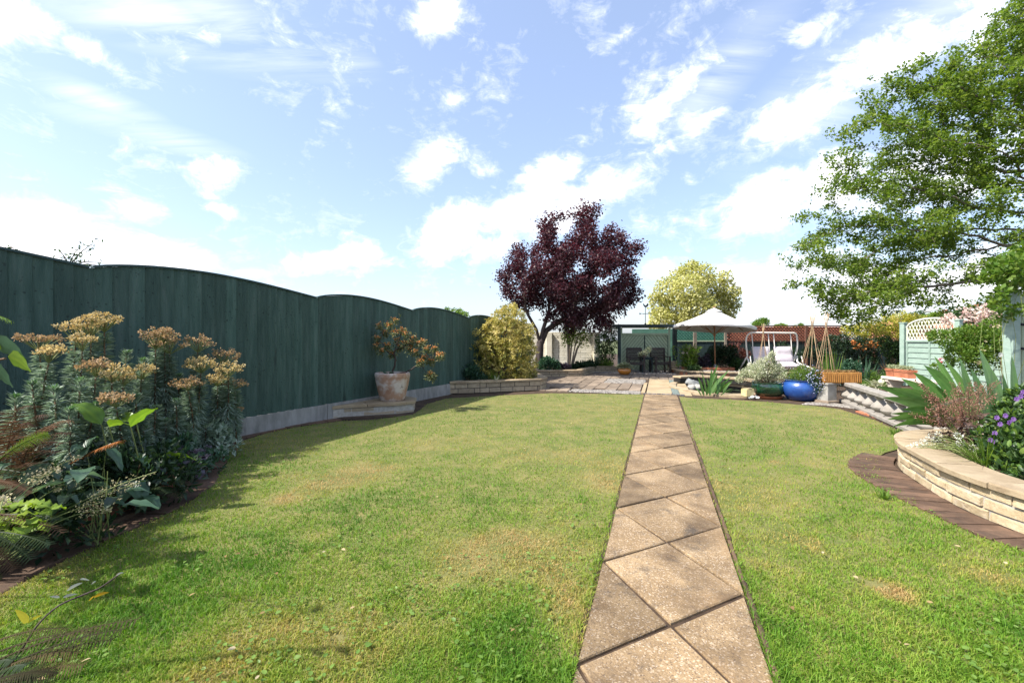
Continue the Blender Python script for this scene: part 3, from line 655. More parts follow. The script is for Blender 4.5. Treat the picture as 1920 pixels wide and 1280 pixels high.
# ------------------------------------------------------------------ curved stone bed on the right
ob = [(6.2, 5.2), (5.0, 4.98), (4.39, 4.92), (4.02, 4.72), (3.74, 4.38), (3.58, 4.05), (3.44, 3.72), (3.33, 3.4), (3.28, 3.05), (3.30, 2.7), (3.42, 2.2), (3.7, 1.6), (4.2, .8)]
rbed, RB = planter('stone_planter', ob, 3, .078, .30, 'curved buff stone raised bed at the right edge of the lawn with three courses', soil=[(6.2, .8)], smooth=8, cl=.52, cw=.27, cth=.042, n=5, jit=.007)
sk = empty('brick_skirt', (3.2, 3.6, 0), 'band of brown brick pavers on the ground around the curved stone bed', 'edging')
sin_ = Path([(4.3, 5.0), (4.0, 4.83), (3.70, 4.5), (3.52, 4.1), (3.38, 3.76), (3.26, 3.42), (3.20, 3.05), (3.22, 2.7), (3.34, 2.2), (3.6, 1.6)], 8)
s = .35
while s < sin_.L-.1:
    l = random.uniform(.095, .115); u = s/sin_.L; wd = .21+.14*math.exp(-((u-.30)/.16)**2)
    piece('brick', sin_, s, s+l-.008, -wd, .065, -.03, .012+random.uniform(-.004, .005), BRICKDK, sk, n=1, ch=.005, jit=.004); s += l
nl_ = 150; Yl = 1.2+7*rng.random(nl_)**1.6; Xl = (rng.random(nl_)*2-1)*(Yl*1.1); okl = (inpoly(Xl, Yl, lawnpoly) | inpoly(Xl, Yl, lawnrp)); ul = (Xl-P0.x)*PA.x+(Yl-P0.y)*PA.y; okl &= (ul < -.03) | (ul > PW+.03); Xl, Yl = Xl[okl], Yl[okl]; al_ = rng.random(len(Xl))*6.283
LITM = leafm('fallen_leaf', [(.12, .07, .03), (.34, .24, .10), (.45, .38, .24)], .2, .7, .2)
leaves('fallen_leaves', LITM, None, np.stack([Xl, Yl, .034+0*Xl], 1), np.stack([np.cos(al_), np.sin(al_), .1+0*al_], 1), np.stack([rng.normal(0, .3, len(Xl)), rng.normal(0, .3, len(Xl)), 1+0*al_], 1), .018+.014*rng.random(len(Xl)), .6, T_HEX)
tag(bpy.data.objects['fallen_leaves'], 'small dry leaf scraps lying scattered on the lawn', 'leaf litter', kind='stuff')
# ================================================================== BACK OF THE GARDEN
# cream garden wall built of painted bricks with piers
cw = empty('garden_wall', (-.9, 18.75, 0), 'cream painted brick wall with piers behind the purple tree', 'wall')
MB().box((1.25, 18.87, .76), (4.55, .08, 1.52)).build('core', CREAMW, cw)
bm_ = MB().box((0, 0, 0), (.438, .10, .092), ch=.006).build('brick', CREAMW); bm_.parent = cw; me_ = bm_.data; first = True
for r in range(15):
    x = -1.0 + (0.225 if r % 2 else 0); 
    while x < 3.5:
        if first: o = bm_; first = False
        else:
            o = bpy.data.objects.new('brick', me_); COL.objects.link(o); o.parent = cw
        o.location = Vector((x+.225, 18.80+random.uniform(-.003, .003), .06+r*.1))-cw.location; o.scale = (1, 1, 1); x += .45
for x in (-.9, 1.52, 3.48): MB().box((x, 18.76, .78), (.24, .26, 1.56), ch=.01).build('pier', CREAMW, cw)
MB().box((1.25, 18.84, 1.545), (4.5, .16, .045), ch=.008).build('coping', CREAMW, cw)
# arbour: sage chevron board screen between dark posts, beam above, carrying the weathervane
YA = 17.9
def XA(px, Y=YA): return (px-CX)*Y/F
def ZA(py, Y=YA): return H+(CY-py)*Y/F
ar = empty('garden_screen', (XA(1210), YA, 0), 'sage green chevron boarded screen framed by dark posts and a dark top beam', 'screen')
x0, x1 = XA(1161), XA(1264); xa, xb, xm = XA(1164.5), XA(1258), XA(1210)
for x in (x0, x1): MB().box((x, YA, .93), (.11, .11, 1.86), ch=.006).build('post', DKGREEN, ar)
MB().box(((x0+x1)/2, YA, 1.80), (x1-x0+.5, .12, .11), ch=.006).build('beam', DKGREEN, ar)
MB().box((x1+.16, YA+.3, .93), (.10, .10, 1.86), ch=.006).build('post', DKGREEN, ar)
yb = YA+.10
for xx, w in ((xa+.035, .07), (xb-.035, .07)): MB().box((xx, yb, .88), (w, .045, 1.7)).build('stile', SAGE, ar)
zt, zb = ZA(628), .06
MB().box((xm, yb-.015, zt+.035), (xb-xa-.15, .06, .085), ch=.006).build('cross_rail', SAGE, ar)
MB().box((xm, yb-.012, ZA(613.5)), (xb-xa-.15, .05, .05)).build('cross_rail', SAGE, ar)
MB().box((xm, yb-.02, (zt+zb)/2), (.022, .03, zt-zb-.01)).build('centre_strip', DKGREEN, ar)
MB().box((xm, yb+.03, (zt+zb)/2), (xb-xa-.1, .012, zt-zb)).build('backing_board', DKGREEN, ar)
def clipbox(poly, ax, lim, keepless):
    out = []
    for i in range(len(poly)):
        a, b = poly[i], poly[(i+1) % len(poly)]; da = (lim-a[ax]) if keepless else (a[ax]-lim); db = (lim-b[ax]) if keepless else (b[ax]-lim)
        if da >= 0: out.append(a)
        if da*db < 0: t = da/(da-db); out.append((a[0]+(b[0]-a[0])*t, a[1]+(b[1]-a[1])*t))
    return out
bw = .098; sl_ = 1.25                                        # chevron boards slope down from the middle outwards
for side in (-1, 1):
    hw = (xb-xa)/2-.075
    z = zb-2.0
    while z < zt+.2+hw*sl_:
        h = bw*math.sqrt(1+sl_*sl_)
        po = [(.014, z), (hw, z-sl_*hw), (hw, z-sl_*hw+h-.026), (.014, z+h-.026)]
        for ax, lim, kl in ((1, zb, False), (1, zt-.01, True)): po = clipbox(po, ax, lim, kl) if po else po
        if len(po) >= 3:
            q = [(xm+side*p[0], p[1]) for p in po]; q = q if side > 0 else q[::-1]; n = len(q)
            dy = random.uniform(-.003, .003); cx = sum(p[0] for p in q)/n; cz = sum(p[1] for p in q)/n
            ins = [(cx+(p[0]-cx)*.985, cz+(p[1]-cz)*.985) for p in q]
            m = MB().add([(p[0], yb+.02, p[1]) for p in q]+[(p[0], yb-.002, p[1]) for p in q]+[(p[0], yb-.008+dy, p[1]) for p in ins],
                [[i, (i+1) % n, n+(i+1) % n, n+i] for i in range(n)]+[[n+i, n+(i+1) % n, 2*n+(i+1) % n, 2*n+i] for i in range(n)]+[list(range(2*n, 3*n))])
            m.build('board', SAGE, ar)
        z += h
# weathervane on the beam
wv = empty('weathervane', (XA(1210), YA, 1.855), 'black metal cockerel weathervane standing on the screen beam', 'weathervane')
xw = XA(1210); MB().tube([(xw, YA, 1.855), (xw, YA, ZA(576))], .012, 6).build('rod', METALD, wv)
MB().lathe([(.035, 0), (.035, .03), (.014, .06)], (xw, YA, 1.855), 10).build('socket', METALD, wv)
zc = ZA(588); m = MB()
m.tube([(xw-.21, YA-.03, zc), (xw+.21, YA+.03, zc)], .009, 5); m.tube([(xw-.03, YA+.2, zc), (xw+.03, YA-.2, zc)], .009, 5); m.build('cross_arms', METALD, wv)
def letter(strokes, x, z, y, s=.05):
    m = MB()
    for a, b in strokes: m.bar((x+(a[0]-.5)*s, y, z+(a[1]-.5)*s*1.3), (x+(b[0]-.5)*s, y, z+(b[1]-.5)*s*1.3), .012, .012)
    return m.build('compass_letter', METALD, wv)
letter([((0, 0), (0, 1)), ((0, 1), (.5, 0)), ((.5, 0), (1, 1)), ((1, 1), (1, 0))][:2]+[((.5, 0), (1, 1)), ((0, 1), (.25, 0)), ((.25, 0), (.5, .6))], xw-.21, zc+.0, YA-.03)
letter([((0, 0), (0, 1)), ((0, 1), (1, 1)), ((0, .5), (.8, .5)), ((0, 0), (1, 0))], xw+.21, zc, YA+.03)
zk = ZA(573.5); ck = [(-.10, .05), (-.12, .10), (-.085, .12), (-.05, .06), (0, .02), (.05, .04), (.08, .11), (.13, .125), (.155, .07), (.13, .0), (.07, -.05), (.02, -.075), (-.04, -.05), (-.075, 0)]
k_ = MB(); n = len(ck)
k_.add([(xw+a*.8, YA-.012, zk+b*.8) for a, b in ck]+[(xw+a*.8, YA+.012, zk+b*.8) for a, b in ck], [list(range(n)), list(range(n, 2*n))[::-1]]+[[i, n+i, n+(i+1) % n, (i+1) % n] for i in range(n)]); k_.build('cockerel', METALD, wv)
# ------------------------------------------------------------------ two dark slatted armchairs
def armchair(x, y, rz, label):
    c = empty('garden_chair', (x, y, .0), label, 'chair', 'dark wooden armchairs in front of the screen')
    w, d = .60, .56
    T = lambda px, py, pz: (x+px*math.cos(rz)-py*math.sin(rz), y+px*math.sin(rz)+py*math.cos(rz), pz)
    def B(name, cx, cy, cz, dx, dy, dz, tilt=0.0):
        MB().box(T(cx, cy, cz), (dx, dy, dz), M=Matrix.Rotation(rz, 3, 'Z') @ Matrix.Rotation(tilt, 3, 'X'), ch=.005).build(name, DKWOOD, c)
    for sx in (-1, 1):
        B('leg', sx*(w/2-.03), -d/2+.03, .30, .06, .06, .60); B('leg', sx*(w/2-.03), d/2-.03, .46, .05, .06, .92, -.06)
        B('armrest', sx*(w/2-.03), -.02, .62, .09, d, .03)
        B('side_rail', sx*(w/2-.03), 0, .36, .03, d-.12, .07)
    for k in range(5): B('seat_slat', 0, -d/2+.08+k*.10, .42-k*.006, w-.13, .085, .022)
    for k in range(7): B('back_slat', 0, d/2-.075+(.50+k*.068-.45)*.08, .50+k*.062, w-.12, .022, .05, -.08)
    B('front_rail', 0, -d/2+.03, .36, w-.13, .03, .07); B('top_rail', 0, d/2-.02, .925, w-.04, .03, .06, -.08)
    return c
YC = 17.15
armchair(XA(1191.5, YC), YC, R(-4), 'dark slatted wooden armchair standing left of the small table')
armchair(XA(1238, YC), YC, R(5), 'dark slatted wooden armchair standing right of the small table')
# small table with a potted plant between
tb = empty('side_table', (XA(1214, YC), YC+.15, 0), 'small weathered square table between the two dark wooden chairs', 'table')
xt = XA(1213.5, YC); yt = YC+.15
for k in range(5): MB().box((xt, yt-.18+k*.09, .58), (.46, .082, .022), ch=.004).build('slat', DKGREEN, tb)
for sx in (-1, 1):
    for sy in (-1, 1): MB().box((xt+sx*.18, yt+sy*.16, .285), (.04, .04, .565)).build('leg', DKGREEN, tb)
MB().box((xt, yt, .53), (.40, .36, .05)).build('apron', DKGREEN, tb)
# ------------------------------------------------------------------ low curved brick bed right of the screen
YB = 16.6
lb = [(XA(1262, 18.2), 18.3), (XA(1258, 17.6), 17.6), (XA(1262, 16.9), 16.9), (XA(1275, 16.1), 16.1), (XA(1300, 15.5), 15.5), (XA(1337, 15.1), 15.1), (XA(1407, 15.0), 15.0), (9.8, 15.1), (12, 15.4)]
low = empty('brick_bed', (lb[2][0], lb[2][1], 0), 'low curved brown brick raised bed with buff coping under the parasol', 'planter')
LB = Path(lb, 8); s = 0
wm = MB(); 
while s < LB.L-.1:
    piece('brick', LB, s, s+.098, 0, .10, 0, .135+random.uniform(-.004, .004), TERRA if random.random() < .25 else PAVER, low, n=1, ch=.006); s += .108
coping_run(low, LB, .14, .045, -.04, .20, .42, .008, COPE, n=3)
MB().prism([tuple(LB.off(LB.L*i/40, .08)) for i in range(41)]+[(13, 20.0), (XA(1268, 20.0), 20.0)], -.04, .135).build('soil', SOIL, low)
cb = empty('stone_pier', (XA(1265, 17.0), 17.2, .18), 'squat pale stone block pier at the left end of the brick bed', 'pier')
for k in range(3): MB().box((XA(1265, 17.0)+random.uniform(-.01, .01), 17.25, .185+.05+k*.085), (.30, .26, .08), ch=.01).build('stone_block', STONEDULL, cb)
bk = empty('brick_kerb', (6.6, 17.2, .14), 'red brown brick kerb across the planting bed below the parasol', 'edging')
BK = Path([(XA(1278, 16.9), 16.9), (XA(1330, 16.5), 16.5), (XA(1380, 16.6), 16.6)], 6); s = 0
while s < BK.L-.2: piece('brick', BK, s, s+.205, 0, .1, .12, .24, TERRA, bk, n=1); s += .215
stones('bed_gravel', PEBB, lambda: (lambda s, d: tuple(LB.off(s, d)))(random.uniform(1.5, LB.L-1.5), random.uniform(.22, 1.2)), 900, .04, .138, 'grey gravel lying in the brick bed beneath the swing seat', 'gravel')
# ------------------------------------------------------------------ parasol
YP = 16.9; xp = XA(1340, YP)
pa = empty('parasol', (xp, YP, .13), 'open white canvas parasol on a wooden pole', 'parasol')
ztop = ZA(579.5, YP); tilt = Matrix.Rotation(R(-3), 3, 'X') @ Matrix.Rotation(R(3.5), 3, 'Y')
MB().tube([(xp+.02, YP, .13), (xp, YP, 1.15), (xp-.02, YP, ztop-.1)], [.024, .024, .022], 10).build('pole', PARAWOOD, pa, True)
MB().lathe([(.19, 0), (.19, .05), (.05, .09), (.04, .22)], (xp+.02, YP, .13), 18).build('base', CASTGR, pa)
rad, drop = 1.44, .62; apex = Vector((xp-.02, YP, ztop)); nseg = 8; K = 6
def cpt(a, rr, dz=0.0):
    fr = rr/rad; sag = .05*math.sin(math.pi*fr); sc = math.cos(math.pi/nseg)/math.cos(((a+math.pi/nseg) % (2*math.pi/nseg))-math.pi/nseg)
    mid_ = 1-abs(((a+math.pi/nseg) % (2*math.pi/nseg))-math.pi/nseg)/(math.pi/nseg)
    v = Vector((rr*sc*math.cos(a), rr*sc*math.sin(a), -drop*fr - sag*.8 - .03*fr*(1-mid_) + dz)); return apex + tilt @ v
ph0 = R(20); m = MB(); nA = nseg*4
for i in range(K+1):
    rr = .03+(rad-.03)*i/K
    for k in range(nA): m.add([cpt(ph0+2*math.pi*k/nA, rr)], [])
for k in range(nA):
    a = ph0+2*math.pi*k/nA; m.add([cpt(a, rad, -.105-.025*abs(math.sin(a*4-ph0*4)))+Vector((math.cos(a), math.sin(a), 0))*.008], [])
m.f = [[i*nA+k, i*nA+(k+1) % nA, (i+1)*nA+(k+1) % nA, (i+1)*nA+k] for i in range(K+1) for k in range(nA)]
cn = m.build('canopy', CANVAS, pa, True); sd = cn.modifiers.new('thickness', 'SOLIDIFY'); sd.thickness = .006
m = MB(); 
for k in range(nA): m.add([apex+tilt@Vector((.30*math.cos(2*math.pi*k/nA), .30*math.sin(2*math.pi*k/nA), -.10))], [])
m.add([apex+Vector((0, 0, .05))], []); m.f = [[k, (k+1) % nA, nA] for k in range(nA)]; m.build('vent_cap', CANVAS, pa)
MB().lathe([(.03, 0), (.035, .04), (.0, .09)], apex+Vector((0, 0, .03)), 10).build('finial', PARAWOOD, pa)
for k in range(nseg):
    a = ph0+2*math.pi*k/nseg; MB().bar(apex+Vector((0, 0, -.06)), cpt(a, rad, -.03), .016, .02).build('rib', PARAWOOD, pa)
    MB().bar(Vector((xp-.01, YP, ztop-.95)), cpt(a, rad*.55, -.04), .014, .018).build('strut', PARAWOOD, pa)
MB().lathe([(.045, 0), (.05, .05), (.045, .1)], (xp-.01, YP, ztop-1.0), 10).build('runner', PARAWOOD, pa)
# ------------------------------------------------------------------ back fence with lattice top
YF = 19.6
def XF(px): return (px-CX)*YF/F
def lattice(name, x0, x1, z0, z1, y, pitch, w, mat, parent, th=.012, arch=None, single=False):
    m1 = []
    top = (lambda x: z1) if arch is None else arch
    for sgn in (1, -1):
        c = -(z1-z0)-1.0
        while c < (x1-x0)+1.0+(z1-z0):
            pts = []
            N = 40
            for i in range(N+1):
                z = z0+(z1+.5-z0)*i/N; x = (x0+c+(z-z0)) if sgn > 0 else (x0+c+(z1-z0)-(z-z0)+.0)
                if x0 <= x <= x1 and z <= top(x): pts.append((x, z))
            if len(pts) > 2:
                a, b = pts[0], pts[-1]; yy = y+(.0 if sgn > 0 else th+.001)
                m1.append(MB().bar((a[0], yy, a[1]), (b[0], yy, b[1]), w, th, ref=(0, 1, 0)))
            c += pitch
    if single:
        for m in m1: m.build(name, mat, parent)
    else:
        M_ = MB()
        for m in m1: M_.add(m.v, m.f)
        M_.build(name, mat, parent, kind='stuff')
zt_, zl = ZA(611, YF), ZA(640, YF)
sections = [(1266, 1361, LATG, 'dark boarded back fence with green lattice top right of the chevron screen'), (1361, 1512, LATB, 'dark boarded back fence with brown lattice top behind the swing seat'), (1512, 1640, LATB, 'dark boarded back fence with brown lattice behind the cane wigwams'), (1640, 1712, LATB, 'dark boarded back fence with brown lattice beside the pale green panel')]
for a, b, lm, lab in sections:
    xa_, xb_ = XF(a), XF(b); bf = empty('back_fence', (xa_, YF, 0), lab, 'fence', 'back fence sections')
    x = xa_
    while x < xb_-.03:
        w_ = min(.15, xb_-x); MB().box((x+w_/2, YF+random.uniform(-.004, .004), (zl+.04)/2), (w_-.006, .02, zl-.0), ch=.004).build('board', DKGREEN, bf); x += .15
    MB().box(((xa_+xb_)/2, YF-.02, zl+.02), (xb_-xa_, .045, .05)).build('rail', SAGE if lm is LATG else LATB, bf)
    lattice('lattice', xa_+.02, xb_-.02, zl+.05, zt_-.03, YF, .135, .036, lm, bf)
    MB().box(((xa_+xb_)/2, YF-.0, zt_), (xb_-xa_, .06, .05)).build('top_rail', lm, bf)
    MB().box((xb_-.04, YF-.05, zt_/2), (.09, .09, zt_+.04)).build('post', BARKG if lm is LATG else LATB, bf)
MB().box((XA(1303, 19.3), 19.3, .8), (.12, .1, 1.55)).build('timber_post', BARKG); tag(bpy.data.objects['timber_post'], 'weathered brown timber post in front of the green lattice behind the parasol', 'post')
# brown curved brace rails seen along the top of the middle section
# what shows through the lattice: a neighbour's green shed and red brick wall
sh_ = empty('neighbour_shed', (XF(1310), 20.6, 0), 'green boarded shed showing through the green lattice behind the fence', 'shed')
xs0, xs1 = XA(1185, 20.6), XA(1361, 20.6)
for k in range(12):
    MB().box(((xs0+xs1)/2, 20.6, .07+k*.145), (xs1-xs0, .03, .15), M=Matrix.Rotation(.1, 3, 'X')).build('board', surf('shed_paint', (.08, .19, .135), (.13, .26, .19), 5, .7, .2) if k == 0 else bpy.data.materials['shed_paint'], sh_)
rw = empty('brick_wall', (XA(1362, 20.8), 20.8, 0), 'red brick wall of the neighbour behind the brown lattice', 'wall')
xr0, xr1 = XA(1362, 20.8), XA(1575, 20.8); rb = None
MB().box(((xr0+xr1)/2, 20.87, .93), (xr1-xr0, .10, 1.76)).build('core', MORTAR, rw)
for r in range(9):
    x = xr0 + (.16 if r % 2 else 0)
    while x < xr1-.1:
        if rb is None: rb = MB().box((0, 0, 0), (.31, .10, .075), ch=.005).build('brick', REDBR); rb.parent = rw; o = rb
        else: o = bpy.data.objects.new('brick', rb.data); COL.objects.link(o); o.parent = rw
        o.location = Vector((x+.16, 20.80, 1.10+r*.088))-rw.location; x += .325
# ------------------------------------------------------------------ swing seat
YS = 15.9
sw = empty('swing_seat', (XA(1450, YS), YS, .14), 'cream metal framed garden swing seat with two pale lilac cushions', 'swing seat')
X = lambda px, Y=YS: (px-CX)*Y/F
Z = lambda py, Y=YS: H+(CY-py)*Y/F
z_top = Z(624); xl, xr = X(1403), X(1498)
def arc(pts, k=6): return [tuple(v) for v in [Vector(p) for p in pts]]
def smooth3(pts, k=5):
    q = []; pts = [Vector(p) for p in pts]; n = len(pts)
    for i in range(n-1):
        p0, p1, p2, p3 = pts[max(i-1, 0)], pts[i], pts[i+1], pts[min(i+2, n-1)]
        for j in range(k):
            t = j/k; q.append(.5*((2*p1)+(p2-p0)*t+(2*p0-5*p1+4*p2-p3)*t*t+(3*p1-p0-3*p2+p3)*t**3))
    return q+[pts[-1]]
MB().tube(smooth3([(xl+.10, YS+.25, Z(668)), (xl+.03, YS+.2, Z(648)), (xl-.01, YS+.1, Z(632)), (xl+.10, YS+.05, z_top+.0), (xl+.35, YS+.05, z_top+.01), (xr-.35, YS+.05, z_top), (xr-.10, YS+.05, z_top-.02), (xr+.0, YS+.1, Z(634)), (xr+.06, YS+.2, Z(655)), (xr-.02, YS+.3, Z(675))]), .030, 9).build('top_frame', TUBE, sw, True)
for xx, s_ in ((xl, -1), (xr, 1)):
    MB().tube(smooth3([(xx+.10, YS+.25, Z(672)), (xx+.02 if s_ < 0 else xx-.02, YS+.0, Z(680)), (xx-.16 if s_ < 0 else xx+.16, YS-.35, .30), (xx-.26 if s_ < 0 else xx+.26, YS-.6, .16)]), .028, 8).build('front_leg', TUBE, sw, True)
    MB().tube([(xx+.10, YS+.25, Z(668)), (xx+.06, YS+.75, .15)], .028, 8).build('rear_leg', TUBE, sw, True)
    MB().tube(smooth3([(xx+.02, YS-.1, Z(668)), (xx-.08, YS-.3, Z(672)), (xx-.07, YS-.35, Z(680)), (xx+.08, YS-.2, Z(683))]), .016, 7).build('armrest', TUBE, sw, True)
MB().tube([(xl+.06, YS+.75, .17), (xr+.06, YS+.75, .17)], .022, 7).build('base_bar', TUBE, sw, True)
for xa1, xb1 in ((X(1415), X(1446)), (X(1456), X(1488))):
    for xx, o_ in ((xa1, -.06), (xb1, -.06)):
        MB().tube([(xx+o_, YS+.08, z_top-.02), (xx, YS+.12, Z(650)), (xx+.02, YS+.05, Z(684))], .015, 6).build('hanger', TUBE, sw, True)
    w_ = xb1-xa1; xc = (xa1+xb1)/2
    bcz = (Z(651)+Z(676))/2
    m = MB(); 
    def cushion(name, c, dx, dy, dz, tilt_, rows):
        mm = MB(); N = 8; Mx = Matrix.Rotation(tilt_, 3, 'X')
        for j in range(rows*4+1):
            v = j/(rows*4); bul = abs(math.sin(math.pi*v*rows))**.5
            for i in range(N+1):
                u = i/N; e = min(1, math.sin(math.pi*u)*2.2+.25); 
                mm.add([Vector(c)+Mx@Vector(((u-.5)*dx, -dy*(.45+.55*bul*e), (v-.5)*dz))], [])
        o0 = mm.n
        for j in range(rows*4+1):
            v = j/(rows*4)
            for i in range(N+1): mm.add([Vector(c)+Mx@Vector(((i/N-.5)*dx, dy*.4, (v-.5)*dz))], [])
        Rr = rows*4; q = lambda j, i: j*(N+1)+i
        mm.f = [[q(j, i), q(j, i+1), q(j+1, i+1), q(j+1, i)] for j in range(Rr) for i in range(N)]+[[o0+q(j, i), o0+q(j+1, i), o0+q(j+1, i+1), o0+q(j, i+1)] for j in range(Rr) for i in range(N)]
        for j in range(Rr): mm.f += [[q(j, 0), q(j+1, 0), o0+q(j+1, 0), o0+q(j, 0)], [q(j, N), o0+q(j, N), o0+q(j+1, N), q(j+1, N)]]
        for i in range(N): mm.f += [[q(0, i), o0+q(0, i), o0+q(0, i+1), q(0, i+1)], [q(Rr, i), q(Rr, i+1), o0+q(Rr, i+1), o0+q(Rr, i)]]
        return mm.build(name, CUSH, sw, True)
    cushion('back_cushion', (xc, YS+.10, Z(664.5)), w_*1.02, .07, .56, -.30, 2)
    cushion('seat_cushion', (xc, YS-.16, Z(683)), w_*1.02, .07, .50, -1.35, 2)
    MB().box((xc, YS-.15, Z(683)-.07), (w_, .45, .02)).build('seat_pan', TUBE, sw)
# ------------------------------------------------------------------ pond with stone kerb
pc = Vector((4.75, 10.55)); pond = empty('garden_pond', (pc.x, pc.y, 0), 'small dark pond with a pale stone kerb at the edge of the lawn', 'pond')
PP = Path(PONDR+[PONDR[0]], 6); pp = [tuple(PP.at(PP.L*i/60)[0]) for i in range(60)]
m = MB(); npd = len(pp); m.add([(p[0], p[1], .0) for p in pp]+[(p[0], p[1], -.40) for p in pp], [[i, (i+1) % npd, npd+(i+1) % npd, npd+i] for i in range(npd)]+[list(range(npd, 2*npd))]); m.build('liner', LINER, pond)
MB().add([(p[0], p[1], -.13) for p in pp], [list(range(60))]).build('water', WATERM, pond)
kk = round(PP.L/.42)
for i in range(kk):
    a_, b_ = PP.L*i/kk+.005, PP.L*(i+1)/kk-.005; wdt = .36 if PP.at((a_+b_)/2)[0].y < 10.75 else .14
    piece('kerb_stone', PP, a_, b_, -wdt, .04, -.03, .045+random.uniform(-.003, .003), COPE, pond, n=3, ch=.008, jit=.004)
bkw = Path([(6.2, 11.2), (6.28, 11.7), (6.25, 12.2), (5.9, 12.9), (5.3, 13.2), (4.7, 13.0)], 5)
for i in range(6): piece('back_stone', bkw, i*bkw.L/6+.005, (i+1)*bkw.L/6-.005, -.12, .14, .05, .17+random.uniform(-.01, .01), LINER, pond, n=2)  # stones take the near-black liner colour, painting their face as shaded
for i in range(6): piece('back_coping', bkw, i*bkw.L/6+.005, (i+1)*bkw.L/6-.005, -.16, .16, .172, .22, COPE, pond, n=2)
rk = random.Random(5)
def boulder(name, c, r, mat, label, cat, group=None, sq=.7):
    m = MB(); pts = []; nla, nlo = 7, 10; ph_ = [rk.uniform(0, 6) for _ in range(6)]
    for i in range(nla+1):
        th = math.pi*i/nla
        for k in range(nlo):
            f = 2*math.pi*k/nlo; q = r*(1+.16*math.sin(2*f+ph_[0]+th)+.12*math.sin(3*th+ph_[1]+f))
            pts.append((c[0]+q*math.sin(th)*math.cos(f), c[1]+q*math.sin(th)*math.sin(f), c[2]+q*sq*math.cos(th)))
    m.add(pts, [[i*nlo+k, (i+1)*nlo+k, (i+1)*nlo+(k+1) % nlo, i*nlo+(k+1) % nlo] for i in range(nla) for k in range(nlo)])
    return tag(m.build(name, mat, None, True), label, cat, group)
for (px, py, r, lab) in [(1291, 716, .13, 'roundest pale boulder at the far left corner of the pond'), (1301, 721, .15, 'flat grey boulder between the round boulder and the pond iris'), (1297, 727, .10, 'small dark grey boulder on the left pond kerb'), (1308, 727, .11, 'dark wet boulder touching the pond iris leaves')]:
    q = G(px, py, .05); boulder('boulder', (q.x, q.y, .06), r, PEBW if r > .12 else CASTGR, lab, 'boulder', 'boulders by the pond')
yb_ = empty('stone_block', (*g(1404, 744), .04), 'square yellow lichen covered stone block beside the green pot', 'block')
q = G(1404, 745, .03); MB().box((q.x, q.y+.06, .13), (.19, .17, .17), rz=.2, ch=.012).build('block', surf('lichen_stone', (.46, .38, .16), (.64, .57, .34), 8, .9, .5, 60, .05), yb_)
MB().lathe([(.09, 0), (.095, .012), (.0, .014)], (q.x, q.y+.06, .216), 14).build('lid', STONE, yb_)
for i, (px, py, r) in enumerate([(1407, 745, .045), (1413, 744, .038), (1417, 746, .034), (1402, 746.5, .03)]):
    q = G(px, py, .04); boulder('pebble', (q.x, q.y-.08, .055), r, WHITEP if i % 2 == 0 else PEBW, ['white rounded pebble in front of the yellow block', 'grey pebble next to the saucer of the green pot', 'white pebble touching the terracotta saucer', 'small grey pebble at the left of the white pebbles'][i], 'pebble', 'pebbles by the green pot')
# ------------------------------------------------------------------ glazed pots
def pot(name, c, prof, mat, label, cat='pot', soilr=None, soilz=None, n=40, jit=0.0, group=None):
    e = empty(name, c, label, cat, group); MB().lathe(prof, c, n, jit).build('body', mat, e, True, sharp=40)
    if soilr: MB().lathe([(soilr, soilz-.02), (soilr, soilz), (0.001, soilz+.01)], c, 20).build('soil', SOIL, e)
    return e
cG = G(1441, 749); cG = cG*(1+.28/cG.y); cG.z = 0
gp = pot('glazed_pot', (cG.x, cG.y, .055), [(.20, 0), (.24, .01), (.30, .07), (.335, .16), (.335, .22), (.315, .265), (.325, .28), (.325, .295), (.30, .295), (.29, .26), (.02, .24)], GLZG, 'wide glossy dark green glazed bowl pot in a terracotta saucer', soilr=.29, soilz=.26)
MB().lathe([(.25, 0), (.29, .045), (.30, .05), (.27, .05), (.24, .02), (.01, .02)], (cG.x, cG.y, .0), 36).build('saucer', TERRA, gp, True, sharp=40)
cB = G(1503, 753); cB = cB*(1+.3/cB.y); cB.z = 0
bp = pot('glazed_pot', (cB.x, cB.y, 0), [(.22, 0), (.25, .01), (.33, .10), (.375, .20), (.38, .27), (.36, .34), (.315, .385), (.33, .40), (.335, .42), (.305, .42), (.29, .38), (.02, .36)], GLZB, 'large round glossy blue glazed pot beside the green pot', soilr=.30, soilz=.385)
cO = G(1171, 703.5); cO = cO*(1+.2/cO.y); cO.z = .012
op = pot('glazed_pot', cO, [(.13, 0), (.15, .01), (.21, .07), (.235, .13), (.225, .20), (.19, .235), (.20, .25), (.175, .25), (.01, .22)], GLZO, 'small glossy orange glazed pot on the brown patio', soilr=.18, soilz=.225)
cT = Vector((-2.10, 8.0, .195))
tp = pot('terracotta_pot', cT, [(.20, 0), (.212, .012), (.235, .10), (.268, .24), (.290, .36), (.292, .40), (.300, .405), (.302, .45), (.296, .475), (.288, .482), (.268, .482), (.262, .43), (.02, .42)], OLDPOT, 'weathered terracotta pot with white limescale bloom standing on the stone plinth', soilr=.265, soilz=.44, jit=.004)
